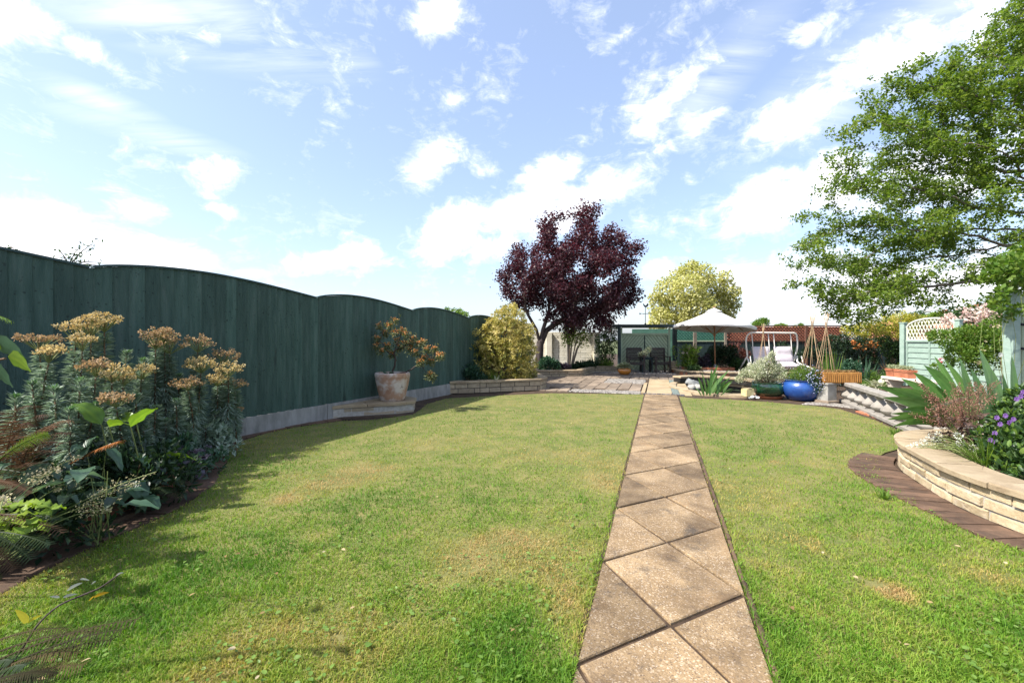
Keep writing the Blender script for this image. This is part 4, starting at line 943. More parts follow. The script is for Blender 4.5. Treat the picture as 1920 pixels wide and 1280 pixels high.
# ------------------------------------------------------------------ pier, ochre trough, balustrade
pi_ = empty('stone_pier', (*g(1557, 755), 0), 'square grey stone pier beside the blue pot carrying the ochre trough', 'pier')
pq = G(1557, 756); px_, py_ = pq.x+.02, pq.y+.14
MB().box((px_, py_, .20), (.24, .24, .32), rz=.30, ch=.008).build('shaft', CASTGR, pi_); MB().box((px_, py_, .02), (.30, .30, .06), rz=.30, ch=.008).build('plinth', PAVER, pi_); MB().box((px_, py_, .38), (.29, .29, .04), rz=.30, ch=.008).build('cap', CASTGR, pi_)
tr_ = empty('stone_trough', (px_+.2, py_, .40), 'rectangular ochre stone trough with a tooled face planted with brown sedum', 'trough')
tL, tD, tH, trz = .70, .36, .21, -.10
tc_ = Vector((6.52, 9.12, .40)); MT = Matrix.Rotation(trz, 3, 'Z')
def TB(name, c, d, mat=TROUGH): MB().box(tc_+MT@Vector(c), d, M=MT, ch=.008).build(name, mat, tr_)
TB('side_panel', (0, -tD/2+.02, tH/2), (tL, .045, tH)); TB('side_panel', (0, tD/2-.02, tH/2), (tL, .045, tH)); TB('end_panel', (-tL/2+.022, 0, tH/2), (.044, tD-.09, tH)); TB('end_panel', (tL/2-.022, 0, tH/2), (.044, tD-.09, tH)); TB('base', (0, 0, .02), (tL-.1, tD-.1, .03)); TB('soil', (0, 0, tH-.04), (tL-.09, tD-.09, .05), SOIL)
for k in range(17):
    TB('rib', (-tL/2+.04+k*.0385, -tD/2-.005, tH/2-.01), (.020, .012, tH-.05))
BA, BE = Vector((6.72, 9.15)), Vector((4.95, 4.95)); bd = (BE-BA).normalized(); bl_ = (BE-BA).length
ba = empty('balustrade', (BA.x, BA.y, 0), 'low pale cast stone balustrade with bulbous balusters beside the lawn', 'balustrade')
brz = math.atan2(bd.y, bd.x)
midp = BA+bd*bl_/2; bn = Vector((bd.y, -bd.x))
nb_ = 3
for i in range(nb_):
    c = BA+bd*(bl_*(i+.5)/nb_); MB().box((c.x, c.y, .03), (bl_/nb_-.006, .24, .06), rz=brz, ch=.01).build('base_rail', CASTST, ba); MB().box((c.x, c.y, .375), (bl_/nb_-.006, .19, .07), rz=brz, ch=.01).build('top_rail', CASTST, ba)
prof = [(.082, 0), (.082, .022), (.066, .028), (.082, .040), (.120, .070), (.130, .102), (.116, .138), (.066, .182), (.044, .212), (.046, .234), (.070, .245), (.072, .281)]
bproto = None; s = .16
while s < bl_-.05:
    c = BA+bd*s
    if bproto is None: bproto = MB().lathe(prof, (c.x, c.y, .0595), 20).build('baluster', CASTST, ba, True, sharp=35); b0 = bproto.location.copy(); c0 = c.copy()
    else:
        o = bproto.copy(); COL.objects.link(o); o.parent = ba; o.location = b0+Vector((c.x-c0.x, c.y-c0.y, 0))
    s += .44
rb_ = empty('brick_border', (*g(1640, 785), 0), 'row of red brown bricks on edge between the lawn and the balustrade', 'edging')
RBP = Path([tuple(Vector(g(1604, 771))), tuple(Vector(g(1645, 784.5))), tuple(Vector(g(1680, 800))), tuple(Vector(g(1712, 817)))], 5); s = 0
while s < RBP.L-.06: piece('brick', RBP, s, s+.085, .0, .20, -.03, .016+random.uniform(-.004, .004), TERRA if random.random() < .5 else BRICKDK, rb_, n=1); s += .095
stones('border_gravel', PEBB, lambda: (lambda t, q: (G(1500+t*140, 758+t*t*16).x+q*.30+.05, G(1500+t*140, 758+t*t*16).y+q*.30))(random.random(), random.random()), 1100, .024, -.004, 'pinkish gravel between the lawn edge and the grey pier', 'gravel')
# ------------------------------------------------------------------ gravel terrace, stone bench, terracotta boxes
stones('terrace_gravel', PEBB, lambda: (lambda s, d: (BA.x+bd.x*s-bd.y*d*(1), BA.y+bd.y*s+bd.x*d))(random.uniform(-.8, bl_), random.uniform(.2, 2.4)), 2600, .04, -.006, 'grey gravel terrace behind the balustrade', 'gravel')
be = empty('stone_bench', (8.6, 10.0, 0), 'pale stone bench on two scrolled legs in front of the pale green panel', 'bench')
b1, b2 = P(1668, 704, 9.9), P(1755, 716, 8.6); bc = (b1+b2)/2; dv = Vector((b2.x-b1.x, b2.y-b1.y)); brz2 = math.atan2(dv.y, dv.x); L_ = dv.length
MB().box((bc.x, bc.y, .435), (L_, .36, .06), rz=brz2, ch=.012).build('seat', BENCHST, be)
for t in (.12, .80):
    c = Vector((b1.x, b1.y)).lerp(Vector((b2.x, b2.y)), t); m = MB(); M2 = Matrix.Rotation(brz2, 3, 'Z')
    prof2 = [(-.15, 0), (.15, 0), (.15, .05), (.11, .10), (.09, .20), (.11, .31), (.16, .36), (.16, .404), (-.16, .404), (-.16, .36), (-.11, .31), (-.09, .20), (-.11, .10), (-.15, .05)]
    n = len(prof2); m.add([Vector((c.x, c.y, 0))+M2@Vector((-.05, a, b)) for a, b in prof2]+[Vector((c.x, c.y, 0))+M2@Vector((.05, a, b)) for a, b in prof2], [list(range(n))[::-1], list(range(n, 2*n))]+[[i, (i+1) % n, n+(i+1) % n, n+i] for i in range(n)]); m.build('leg', BENCHST, be)
def box_planter(t, L, lab):
    c = Vector((b1.x, b1.y)).lerp(Vector((b2.x, b2.y)), t); e = empty('terracotta_trough', (c.x, c.y, .466), lab, 'planter', 'terracotta troughs on the bench')
    M2 = Matrix.Rotation(brz2, 3, 'Z'); m = MB(); a, b, h = L/2, .09, .17
    vs = [(-a*.9, -b*.8, 0), (a*.9, -b*.8, 0), (a*.9, b*.8, 0), (-a*.9, b*.8, 0), (-a, -b, h), (a, -b, h), (a, b, h), (-a, b, h), (-a+.015, -b+.015, h), (a-.015, -b+.015, h), (a-.015, b-.015, h), (-a+.015, b-.015, h), (-a+.02, -b+.02, h-.03), (a-.02, -b+.02, h-.03), (a-.02, b-.02, h-.03), (-a+.02, b-.02, h-.03)]
    fs = [[3, 2, 1, 0]]+[[i, (i+1) % 4, 4+(i+1) % 4, 4+i] for i in range(4)]+[[4+i, 4+(i+1) % 4, 8+(i+1) % 4, 8+i] for i in range(4)]+[[8+i, 8+(i+1) % 4, 12+(i+1) % 4, 12+i] for i in range(4)]+[[12, 13, 14, 15]]
    m.add([Vector((c.x, c.y, .466))+M2@Vector(v) for v in vs], fs); m.build('body', TERRA, e)
    m = MB()
    for z in (.13, .155): m.box(Vector((c.x, c.y, .466+z)), (L+.012, .192, .014), M=M2)
    m.build('rim', TERRA, e); return e, c
bx1, bc1 = box_planter(.10, .26, 'smaller terracotta trough at the far end of the stone bench')
bx2, bc2 = box_planter(.36, .44, 'longer terracotta trough nearer the middle of the stone bench')
vp = pot('plastic_pot', P(1690, 735, 9.6)*1.0, [(.06, 0), (.09, .13), (.095, .13), (.095, .15), (.08, .15), (.01, .13)], METALD, 'small black plastic pot beneath the stone bench', soilr=.08, soilz=.13, n=20)
vp.location.z = 0
for ch_ in vp.children: ch_.location.z -= 0
# ------------------------------------------------------------------ pale green fence panels on the right
A0 = Vector((10.78, 12.45)); A1 = Vector((10.48, 10.65)); A2 = Vector((10.18, 8.85))
def vpanel(a, b, lab, trellis=True, boards=True, mat=SAGE2, topz=1.20):
    e = empty('panel_fence', (a.x, a.y, 0), lab, 'fence panel', 'pale green fence panels'); d = (b-a); L = d.length; d.normalize(); ang = math.atan2(d.y, d.x); M2 = Matrix.Rotation(ang, 3, 'Z'); nrm = Vector((-d.y, d.x)); nrm = nrm if nrm.x < 0 else -nrm
    def PT(s, z, o=0.0): q = a+d*s+nrm*o; return Vector((q.x, q.y, z))
    k = 0; z = .06
    while z < topz-.04:
        tl = .12 if nrm.dot(Vector((-d.y, d.x))) > 0 else -.12
        MB().box(PT(L/2, z+.075, .005), (L-.10, .016, .158), M=M2 @ Matrix.Rotation(tl, 3, 'X')).build('slat', mat, e); z += .143
    for s in (.085, L/2, L-.085): MB().box(PT(s, topz/2, .030), (.045, .022, topz-.02), M=M2).build('batten', mat, e)
    MB().box(PT(L/2, topz+.02, .02), (L-.10, .05, .05), M=M2).build('rail', mat, e)
    if trellis:
        z0 = topz+.05; arch = lambda x: 1.56+.24*math.sqrt(max(0, 1-((x-L/2)/(L/2-.05))**2)); pitch = .125
        for sgn in (1, -1):
            c = -2.0
            while c < L+2.0:
                pts = [(c+sgn*i*.01*.62, z0+i*.01) for i in range(80)]
                pts = [p for p in pts if .06 <= p[0] <= L-.06 and p[1] <= arch(p[0])-.01]
                if len(pts) > 5: MB().bar(PT(pts[0][0], pts[0][1], .012+.006*sgn), PT(pts[-1][0], pts[-1][1], .012+.006*sgn), .020, .011, ref=(nrm.x, nrm.y, 0)).build('trellis_slat', CREAMT, e)
                c += pitch
        m = MB(); N = 18
        for i in range(N):
            s0, s1 = .055+(L-.11)*i/N, .055+(L-.11)*(i+1)/N; m.bar(PT(s0, arch(s0), .014), PT(s1, arch(s1), .014), .038, .038, ref=(nrm.x, nrm.y, 0))
        m.build('arched_rail', CREAMT, e)
        for s in (.075, L-.075): MB().bar(PT(s, z0-.02, .014), PT(s, arch(s)-.01, .014), .028, .03, ref=(nrm.x, nrm.y, 0)).build('trellis_stile', CREAMT, e)
        MB().bar(PT(.08, z0+.005, .016), PT(L-.08, z0+.005, .016), .03, .03, ref=(nrm.x, nrm.y, 0)).build('trellis_rail', CREAMT, e)
    return e
vpanel(A0, A1, 'pale green slatted fence panel with an arched cream trellis top')
vpanel(A1, A2, 'pale green slatted fence panel without trellis half hidden by the climbing rose', trellis=False)
for q, h, w, lab in ((A0+Vector((0, .05)), 1.70, .12, 'pale green square fence post at the far end of the trellis panel'), (A1, 1.70, .11, 'pale green square fence post between the two slatted panels')):
    p_ = empty('fence_post', (q.x-.03, q.y, 0), lab, 'post'); MB().box((q.x-.03, q.y, h/2), (w, w, h), rz=.16, ch=.006).build('shaft', SAGE2, p_); MB().box((q.x-.03, q.y, h+.015), (w+.03, w+.03, .03), rz=.16, ch=.008).build('cap', SAGE2, p_)
LP_ = P(1896, 560, 7.6); LPX = LP_.x
lp_ = empty('pergola_post', (LPX, 7.6, 0), 'tall thick pale green pergola post at the right edge of the garden', 'post')
MB().box((LPX, 7.6, 1.04), (.155, .155, 2.08), rz=.12, ch=.008).build('shaft', SAGE2, lp_)
gz = empty('pergola_screen', (LPX+.55, 7.62, 0), 'grey green boarded pergola side with black brackets beside the tall post', 'screen')
for k in range(6): MB().box((LPX+.15+k*.16, 7.66, 1.0), (.152, .022, 1.95), ch=.004).build('board', SAGE, gz)
for z in (1.52, 1.12): MB().tube([(LPX+.10, 7.60, z), (LPX+.18, 7.5, z-.03), (LPX+.28, 7.6, z)], .022, 8).build('bracket', METALD, gz)
# ------------------------------------------------------------------ far house and street lamp
ho = empty('house', (60, 62, 0), 'brick house with an orange tiled roof and two chimneys beyond the fence', 'house')
hx, hy = 60.0, 64.0
MB().box((hx+4, hy+4, 1.5), (16, 7, 3.1)).build('wall', BRICKO, ho)
rf = MB().add([(hx-4.4, hy+.2, 2.95), (hx+12.4, hy+.2, 2.95), (hx+12.4, hy+7.8, 2.95), (hx-4.4, hy+7.8, 2.95), (hx-3.5, hy+4, 4.5), (hx+11.5, hy+4, 4.5)], [[0, 1, 5, 4], [2, 3, 4, 5], [1, 2, 5], [3, 0, 4], [3, 2, 1, 0]]).build('roof', ROOFT, ho)
for px, pt in ((1771, 586), (1831, 576)):
    q = P(px, pt, hy+3.5); zt2 = q.z
    c_ = MB().box((q.x, q.y, (3.2+zt2)/2), (.95, .7, zt2-3.2)).build('chimney', BRICKO, ho); MB().box((q.x, q.y, zt2+.05), (1.1, .85, .14)).build('chimney_cap', BRICKO, ho)
    for dx in (-.22, .22): MB().lathe([(.13, 0), (.15, .1), (.12, .35)], (q.x+dx, q.y, zt2+.12), 10).build('chimney_pot', ROOFT, ho)
sl2 = empty('street_lamp', P(1759, 600, 48), 'slim grey street lamp beyond the pale green fence panel', 'street lamp'); sl2.location.z = 0
q = P(1759, 580, 48); MB().tube([(q.x, q.y, 0), (q.x, q.y, q.z)], [.09, .06], 8).build('column', CASTGR, sl2)
MB().tube([(q.x, q.y, q.z-.05), (q.x-.5, q.y, q.z-.1), (q.x-.95, q.y, q.z-.2)], .04, 6).build('arm', CASTGR, sl2); MB().box((q.x-1.15, q.y, q.z-.24), (.6, .25, .12), ch=.03).build('lantern', CASTGR, sl2)
# ================================================================== PLANT KIT
def clump_pos(cl, n, inner=.35):
    cl = np.asarray(cl, float); w = cl[:, 3]**2; idx = rng.choice(len(cl), n, p=w/w.sum()); d = rdirs(n)
    rad = cl[idx, 3]*(inner+(1-inner)*rng.random(n)**.6); sq = cl[idx, 4] if cl.shape[1] > 4 else np.ones(n)
    pos = cl[idx, :3]+d*rad[:, None]*np.stack([np.ones(n), np.ones(n), sq], 1); return pos, d
def sprout(center, rx, ry, rz, n, lump=.35):
    """clumps spread over the outside of an uneven dome"""
    d = rdirs(n); d[:, 2] = np.abs(d[:, 2])*1.0-.12; q = .55+.45*rng.random(n)**.5
    c = np.array(center)+d*np.array([rx, ry, rz])*q[:, None]*(1+rng.normal(0, .08, n))[:, None]
    return np.concatenate([c, (lump*min(rx, ry, rz)*(.6+.8*rng.random(n)))[:, None]], 1)
def foliage(name, mat, parent, cl, n, size, width=.5, tmpl=T_DIA, up=.35, out=.6, rand=.6, inner=.3, sj=.5):
    pos, d = clump_pos(cl, n, inner); ax = d*out+np.array([0, 0, up])+rdirs(n)*rand; nr = rdirs(n)*.8+np.array([0, 0, 1.0])+d*.4
    return leaves(name, mat, parent, pos, ax, nr, size*(1-sj/2+sj*rng.random(n)), width, tmpl)
def twigs(name, mat, parent, base, tips, r=.006, bend=.15):
    m = MB(); b = Vector(base)
    for t in tips:
        t = Vector(t); b2 = b+Vector((random.uniform(-1, 1), random.uniform(-1, 1), 0))*.04; md = b2.lerp(t, .5)+Vector((random.uniform(-1, 1), random.uniform(-1, 1), random.uniform(-.3, .6)))*(t-b2).length*bend
        m.tube([b2, md, t], [r, r*.8, r*.4], 4, cap=False)
    return m.build(name, mat, parent)
def bush(name, label, cat, c, rx, ry, rz, n, size, mat, nc=26, width=.5, tmpl=T_DIA, up=.35, group=None, lump=.35, stem=TWIG, flowers=None, z0=None, **kw):
    e = empty(name, c, label, cat, group); cl = sprout((c[0], c[1], c[2]+rz*.25), rx, ry, rz*.9, nc, lump)
    cl = np.concatenate([cl, [[c[0], c[1], c[2]+rz*.35, min(rx, ry, rz)*.65]]])
    foliage('foliage', mat, e, cl, n, size, width, tmpl, up, **kw)
    twigs('stems', stem, e, c, cl[:10, :3], .006)
    if flowers:
        fm, fn, fs, fw = flowers; pos, d = clump_pos(cl[:-1], fn, .95); k = (d[:, 2] > -.2); pos, d = pos[k], d[k]
        leaves('flowers', fm, e, pos+d*.01, d+rdirs(len(pos))*.5, rdirs(len(pos)), fs, fw, T_HEX)
    return e
def leaf_part(base, tip, width, arch, mat, parent, name='leaf', fold=.18, tipp=1.5, seg=7, side=None, twist=0.0, basew=.35, wave=0.0, stem=0.0, label=None):
    base, tip = Vector(base), Vector(tip); mid = base.lerp(tip, .5)+Vector((0, 0, arch)); vs = []; d0 = (tip-base).normalized()
    sd = Vector(side) if side else d0.cross(Vector((0, 0, 1)))
    if sd.length < .05: sd = Vector((1, 0, 0))
    sd.normalize()
    if twist: sd = Matrix.Rotation(twist, 3, d0) @ sd
    for i in range(seg+1):
        t = i/seg; p = base*(1-t)**2+mid*2*t*(1-t)+tip*t*t; tg = (mid-base)*(1-t)+(tip-mid)*t; tg.normalize(); nrm = sd.cross(tg).normalized()
        tt = max(0, (t-stem)/(1-stem)); w = width*.5*(math.sin(math.pi*min(1, (tt+.02)**(1/tipp)))**.8*(1-basew)+basew*(1-tt**3)) if tt > 0 else width*.03
        if i == seg: w = width*.01
        wv_ = wave*width*math.sin(i*2.4)
        for q_ in (-1, -.66, -.33, 0, .33, .66, 1): vs.append(p+sd*w*q_+nrm*(w*fold*abs(q_)**1.3-wv_*q_))
    fs = []
    for i in range(seg):
        for k in range(6): a = i*7+k; fs.append([a, a+1, a+8, a+7])
    m = MB().add(vs, fs); o = m.build(name, mat, parent, True, label=label)
    at = o.data.attributes.new('rnd', 'FLOAT', 'POINT'); r = random.uniform(.1, .8); pat_ = (.0, .22, -.02, .34, .0, .20, .04); at.data.foreach_set('value', [min(1, max(0, r+pat_[j % 7]+random.uniform(-.06, .06))) for j in range(len(vs))]); return o
def frond(base, tip, arch, width, mat, parent, n=26, name='frond', label=None, droop=.25, side=None, thin=1.0):
    base, tip = Vector(base), Vector(tip); mid = base.lerp(tip, .55)+Vector((0, 0, arch)); d0 = (tip-base).normalized()
    sd = Vector(side) if side else d0.cross(Vector((0, 0, 1))).normalized()
    C = lambda t: base*(1-t)**2+mid*2*t*(1-t)+tip*t*t
    m = MB(); m.tube([C(i/10) for i in range(11)], [.004*(1-i/12) for i in range(11)], 4, cap=False); nv0 = m.n
    for i in range(n):
        t = .16+.84*i/n; p = C(t); tg = (C(min(t+.02, 1))-C(t-.02)).normalized(); up = sd.cross(tg).normalized(); L = width*.5*math.sin(math.pi*(.12+.86*(1-t)**.75))**.8
        for s_ in (-1, 1):
            q = sd*s_; ax = (q+tg*.35-up*droop*random.uniform(.3, 1.4)).normalized(); w = width*.9/n*1.9*thin
            pts = [p+tg*(-w*.4)]; k = 4
            a = [p+ax*L*j/k+tg*(w*.5*(1-j/k))*(1.0 if j % 2 == 0 else .82) for j in range(k)]; b = [p+ax*L*j/k-tg*(w*.5*(1-j/k))*(1.0 if j % 2 == 0 else .82) for j in range(k)]
            vs = []
            for j in range(k): vs += [a[j], b[j]]
            vs.append(p+ax*L-up*L*.12); m.add(vs, [[2*j, 2*j+1, 2*j+3, 2*j+2] for j in range(k-1)]+[[2*k-2, 2*k-1, 2*k]])
    o = m.build(name, mat, parent, label=label); at = o.data.attributes.new('rnd', 'FLOAT', 'POINT'); r = random.random(); at.data.foreach_set('value', [min(1, max(0, r*.8+random.random()*.2)) for _ in range(m.n)]); return o
def blades(name, mat, parent, c, n, L, w, spread, rad=.05, part='leaf', join=False, az=None, bow=.5):
    m = MB(); rv = []
    for i in range(n):
        a = random.uniform(0, 6.283) if az is None else random.uniform(*az); l = L*random.uniform(.6, 1.1); s = spread*random.uniform(.3, 1.2); b = Vector(c)+Vector((math.cos(a), math.sin(a), 0))*rad*random.random()
        tip = b+Vector((math.cos(a)*l*math.sin(s), math.sin(a)*l*math.sin(s), l*math.cos(s)))
        if not join: leaf_part(b, tip, w*random.uniform(.7, 1.1), l*.12*bow*2, mat, parent, part, tipp=1.2, basew=.7); continue
        md = b.lerp(tip, .5)+Vector((0, 0, l*.2*bow)); sd = Vector((-math.sin(a), math.cos(a), 0))*w*.5; vs = []
        for k in range(5):
            t = k/4; p = b*(1-t)**2+md*2*t*(1-t)+tip*t*t; q = (1-t**2.2)+.02; vs += [p-sd*q, p+sd*q]
        m.add(vs, [[2*k, 2*k+1, 2*k+3, 2*k+2] for k in range(4)]); rv += [random.random()]*10
    if join:
        o = m.build(name, mat, parent, True); at = o.data.attributes.new('rnd', 'FLOAT', 'POINT'); at.data.foreach_set('value', rv); return tag(o, kind='stuff')
# ---- leaf colours
L_PURPLE = leafm('plum_leaf', [(.020, .010, .016), (.042, .015, .022), (.075, .026, .034), (.13, .046, .052), (.20, .12, .13)], .34, .45, .4, (1.25, .55, .7))  # palest tones stand in for sunlit leaves and highlights
L_HAW = leafm('hawthorn_leaf', [(.065, .125, .02), (.12, .20, .032), (.19, .265, .046), (.28, .34, .08)], .52, .5, .35)
L_YEL = leafm('variegated_yellow_leaf', [(.32, .34, .09), (.48, .48, .15), (.62, .60, .26), (.72, .69, .42)], .45, .55, .3, (1.1, 1.1, .8))
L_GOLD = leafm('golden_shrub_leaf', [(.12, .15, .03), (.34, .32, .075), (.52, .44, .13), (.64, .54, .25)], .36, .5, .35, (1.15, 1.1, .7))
L_GREEN = leafm('mid_green_leaf', [(.022, .055, .018), (.045, .095, .025), (.075, .135, .035)], .32, .45, .4)
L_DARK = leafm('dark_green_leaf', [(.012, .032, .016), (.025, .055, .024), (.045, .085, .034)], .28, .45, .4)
L_BLUEG = leafm('blue_green_leaf', [(.02, .06, .035), (.04, .10, .055), (.07, .145, .075)], .28, .4, .4, (1, 1.2, .8))
L_BRIGHT = leafm('bright_green_leaf', [(.07, .15, .02), (.12, .215, .032), (.20, .28, .05)], .44, .45, .35)
L_LIME = leafm('lime_leaf', [(.11, .20, .025), (.19, .29, .035), (.28, .37, .055)], .45, .45, .35, (1.1, 1.15, .5))
L_HEDGE = leafm('yellow_hedge_leaf', [(.22, .30, .04), (.40, .42, .07), (.58, .52, .11), (.66, .56, .16)], .45, .5, .3, (1.1, 1.1, .6))
L_VARI = leafm('variegated_pale_leaf', [(.16, .22, .09), (.40, .43, .26), (.58, .58, .42), (.66, .65, .52)], .30, .55, .3, (1, 1.05, .8))
L_EUPH = leafm('euphorbia_leaf', [(.15, .22, .15), (.26, .34, .26), (.42, .50, .42)], .22, .5, .35, (1, 1.15, .8))
L_EUPT = leafm('euphorbia_tip', [(.09, .19, .08), (.14, .26, .11)], .3, .5, .35)
L_BRACT = leafm('euphorbia_bract', [(.28, .19, .08), (.45, .33, .15), (.57, .45, .22), (.64, .55, .33)], .34, .6, .2, (1.1, 1, .7))
L_BRACTB = leafm('euphorbia_brown_bract', [(.22, .14, .08), (.36, .24, .13), (.50, .36, .20)], .30, .6, .2, (1.1, 1, .8))
L_FERNB = leafm('brown_fern', [(.05, .03, .02), (.10, .056, .034), (.18, .10, .055)], .25, .7, .15, (1.1, 1, .8))
L_FERNO = leafm('orange_fern', [(.25, .085, .02), (.36, .14, .035)], .3, .6, .2, (1.1, 1, .7))
L_FERNG = leafm('green_fern', [(.10, .16, .03), (.22, .30, .08)], .4, .5, .3)
L_FERND = leafm('dark_fern', [(.018, .035, .012), (.05, .075, .025)], .3, .5, .3)
L_ARUM = leafm('arum_leaf', [(.05, .12, .02), (.13, .24, .03), (.22, .33, .04)], .45, .35, .5)
L_ARUMD = leafm('spotted_leaf', [(.035, .08, .04), (.06, .12, .065)], .3, .4, .45)
L_HEUP = leafm('plum_heuchera_leaf', [(.028, .022, .032), (.06, .048, .065)], .2, .4, .45, (1.2, .8, 1))
L_HEUB = leafm('bronze_heuchera_leaf', [(.035, .022, .018), (.09, .05, .038), (.13, .09, .06)], .25, .45, .4, (1.2, .9, .8))
L_IRIS = leafm('iris_leaf', [(.06, .15, .038), (.10, .21, .055), (.17, .29, .10)], .36, .4, .4, (1.1, 1.2, .6))
L_CREAM = leafm('cream_flower', [(.38, .33, .19), (.56, .50, .32)], .3, .6, .2, (1, 1, .9))
L_WHITE = leafm('white_flower', [(.62, .64, .54), (.80, .80, .74)], .3, .6, .2, (1, 1, 1))
L_PINK = leafm('pale_pink_flower', [(.68, .44, .40), (.78, .62, .54), (.82, .74, .64)], .35, .6, .2, (1, 1, 1))
L_ORNG = leafm('orange_flower', [(.55, .17, .035), (.66, .28, .08), (.66, .40, .20)], .35, .6, .2, (1.1, 1, .8))
L_VIOL = leafm('violet_flower', [(.26, .12, .42), (.42, .24, .56)], .35, .5, .2, (1, 1, 1))
L_LOBE = leafm('lobelia_flower', [(.26, .30, .56), (.48, .50, .70), (.7, .7, .78)], .35, .5, .2, (1, 1, 1))
L_RED = leafm('red_flower', [(.55, .03, .06)], .3, .5, .2, (1, 1, 1))
L_PANB = leafm('brown_flower_spray', [(.15, .065, .05), (.28, .14, .10), (.40, .24, .17)], .3, .6, .2, (1.1, 1, .9))
L_AZA = leafm('azalea_leaf', [(.06, .085, .035), (.13, .155, .07), (.25, .23, .11)], .25, .5, .3)
L_REDL = leafm('red_bronze_leaf', [(.06, .02, .018), (.13, .04, .03), (.20, .08, .05)], .3, .5, .3, (1.3, .9, .7))
L_YELL = leafm('yellow_leaf', [(.55, .50, .04), (.62, .55, .06)], .45, .5, .3, (1, 1, .6))
L_YELO = leafm('golden_leaf', [(.60, .36, .03), (.66, .42, .05)], .45, .5, .3, (1, 1, .6))
L_WHL = leafm('pale_leaf_back', [(.42, .46, .38), (.52, .54, .48)], .3, .5, .3, (1, 1, .9))
L_FERNB2 = leafm('olive_fern', [(.025, .024, .010), (.055, .045, .018), (.10, .075, .03)], .3, .7, .15, (1.1, 1, .7))
L_SEDUM = leafm('brown_sedum', [(.20, .10, .05), (.34, .18, .09), (.22, .22, .07)], .2, .7, .2)
# ================================================================== TREES
# purple plum: lobes of the crown in 3-D round its trunk
YT = 16.3
tree = empty('plum_tree', (*P(1010, 690, YT).to_2d(), .17), 'round headed purple leaved tree with a forked dark trunk in the stone planter', 'tree')
lob = [(958, 525, 38, -.3), (972, 482, 34, .6), (1000, 505, 45, -1.2), (1020, 445, 32, .3), (1022, 415, 18, .2), (1045, 480, 60, 1.2), (1085, 430, 42, .2), (1092, 402, 20, .1), (1118, 400, 16, -.2), (1120, 445, 42, -.9), (1150, 470, 42, .8), (1182, 462, 20, .2), (1180, 505, 28, -.4), (1165, 540, 38, .9), (1130, 520, 60, -1.6), (1080, 510, 65, -1.7), (1060, 540, 60, 1.8), (1030, 560, 45, -.5), (1000, 555, 38, .8), (975, 560, 28, -.2), (1090, 570, 50, -.9), (1130, 570, 42, 1.2), (1160, 575, 26, .2), (1080, 600, 32, .8), (1110, 600, 30, -.5), (1060, 590, 35, 0.0), (1140, 600, 18, .4), (940, 535, 22, .2), (1186, 560, 16, -.2), (1040, 600, 18, .3)]
LB3 = []
for px, py, r, dy in lob: q = P(px, py, YT+dy); LB3.append((q.x, q.y, q.z, r*(YT+dy)/F))
LB3 = np.array(LB3); at = []
for c in LB3:
    k = int(5+c[3]**3*26); d = rdirs(k); at += list(c[:3]+d*c[3]*(rng.random(k)**.4)[:, None])
at = np.array(at)
def line(a, b, n): return [np.array(a)*(1-i/n)+np.array(b)*i/n for i in range(n)]
tb0 = P(1010, 690, YT); tb1 = P(1013, 634, YT); tb0 = Vector((tb0.x, tb0.y, .12))
lt = [np.array(P(x_, y_, YT+d_)) for x_, y_, d_ in [(1006, 618, -.1), (998, 604, -.2), (990, 590, -.3), (984, 574, -.3)]]; rt = [np.array(P(x_, y_, YT+d_)) for x_, y_, d_ in [(1024, 620, .1), (1040, 608, .2), (1058, 598, .2), (1075, 584, .1)]]; mt_ = [np.array(P(x_, y_, YT+d_)) for x_, y_, d_ in [(1018, 618, 0), (1024, 600, 0), (1030, 580, .1)]]
st_ = line(tb0, tb1, 6)+lt+rt+mt_; sp0 = [-1, 0, 1, 2, 3, 4, 5, 6, 7, 8, 5, 10, 11, 12, 5, 14, 15]
nodes, par = colonize(at, st_, .20, 2.2, .24, 150, .18, sp0)
wo, rr_, ww_ = wood('trunk', BARKD, tree, nodes, par, .006, .135, .52)
tipi = np.where(ww_ <= 12)[0]
n = 54000; ci = rng.choice(tipi, n); pos = nodes[ci]+rng.normal(size=(n, 3))*.12
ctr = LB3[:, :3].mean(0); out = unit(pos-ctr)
hi = np.clip(.30+.42*rng.random(n)+.18*(out[:, 2])-.12*out[:, 0]*0, 0, 1)  # upward-facing leaves made lighter: sunlight put into the leaf colour
leaves('crown', L_PURPLE, tree, pos, out*.5+rdirs(n)+np.array([0, 0, -.35]), rdirs(n)*.9+np.array([0, 0, .9]), .088*(.65+.7*rng.random(n)), .66, T_DIA, rnd=hi*rng.random(n)**.3)
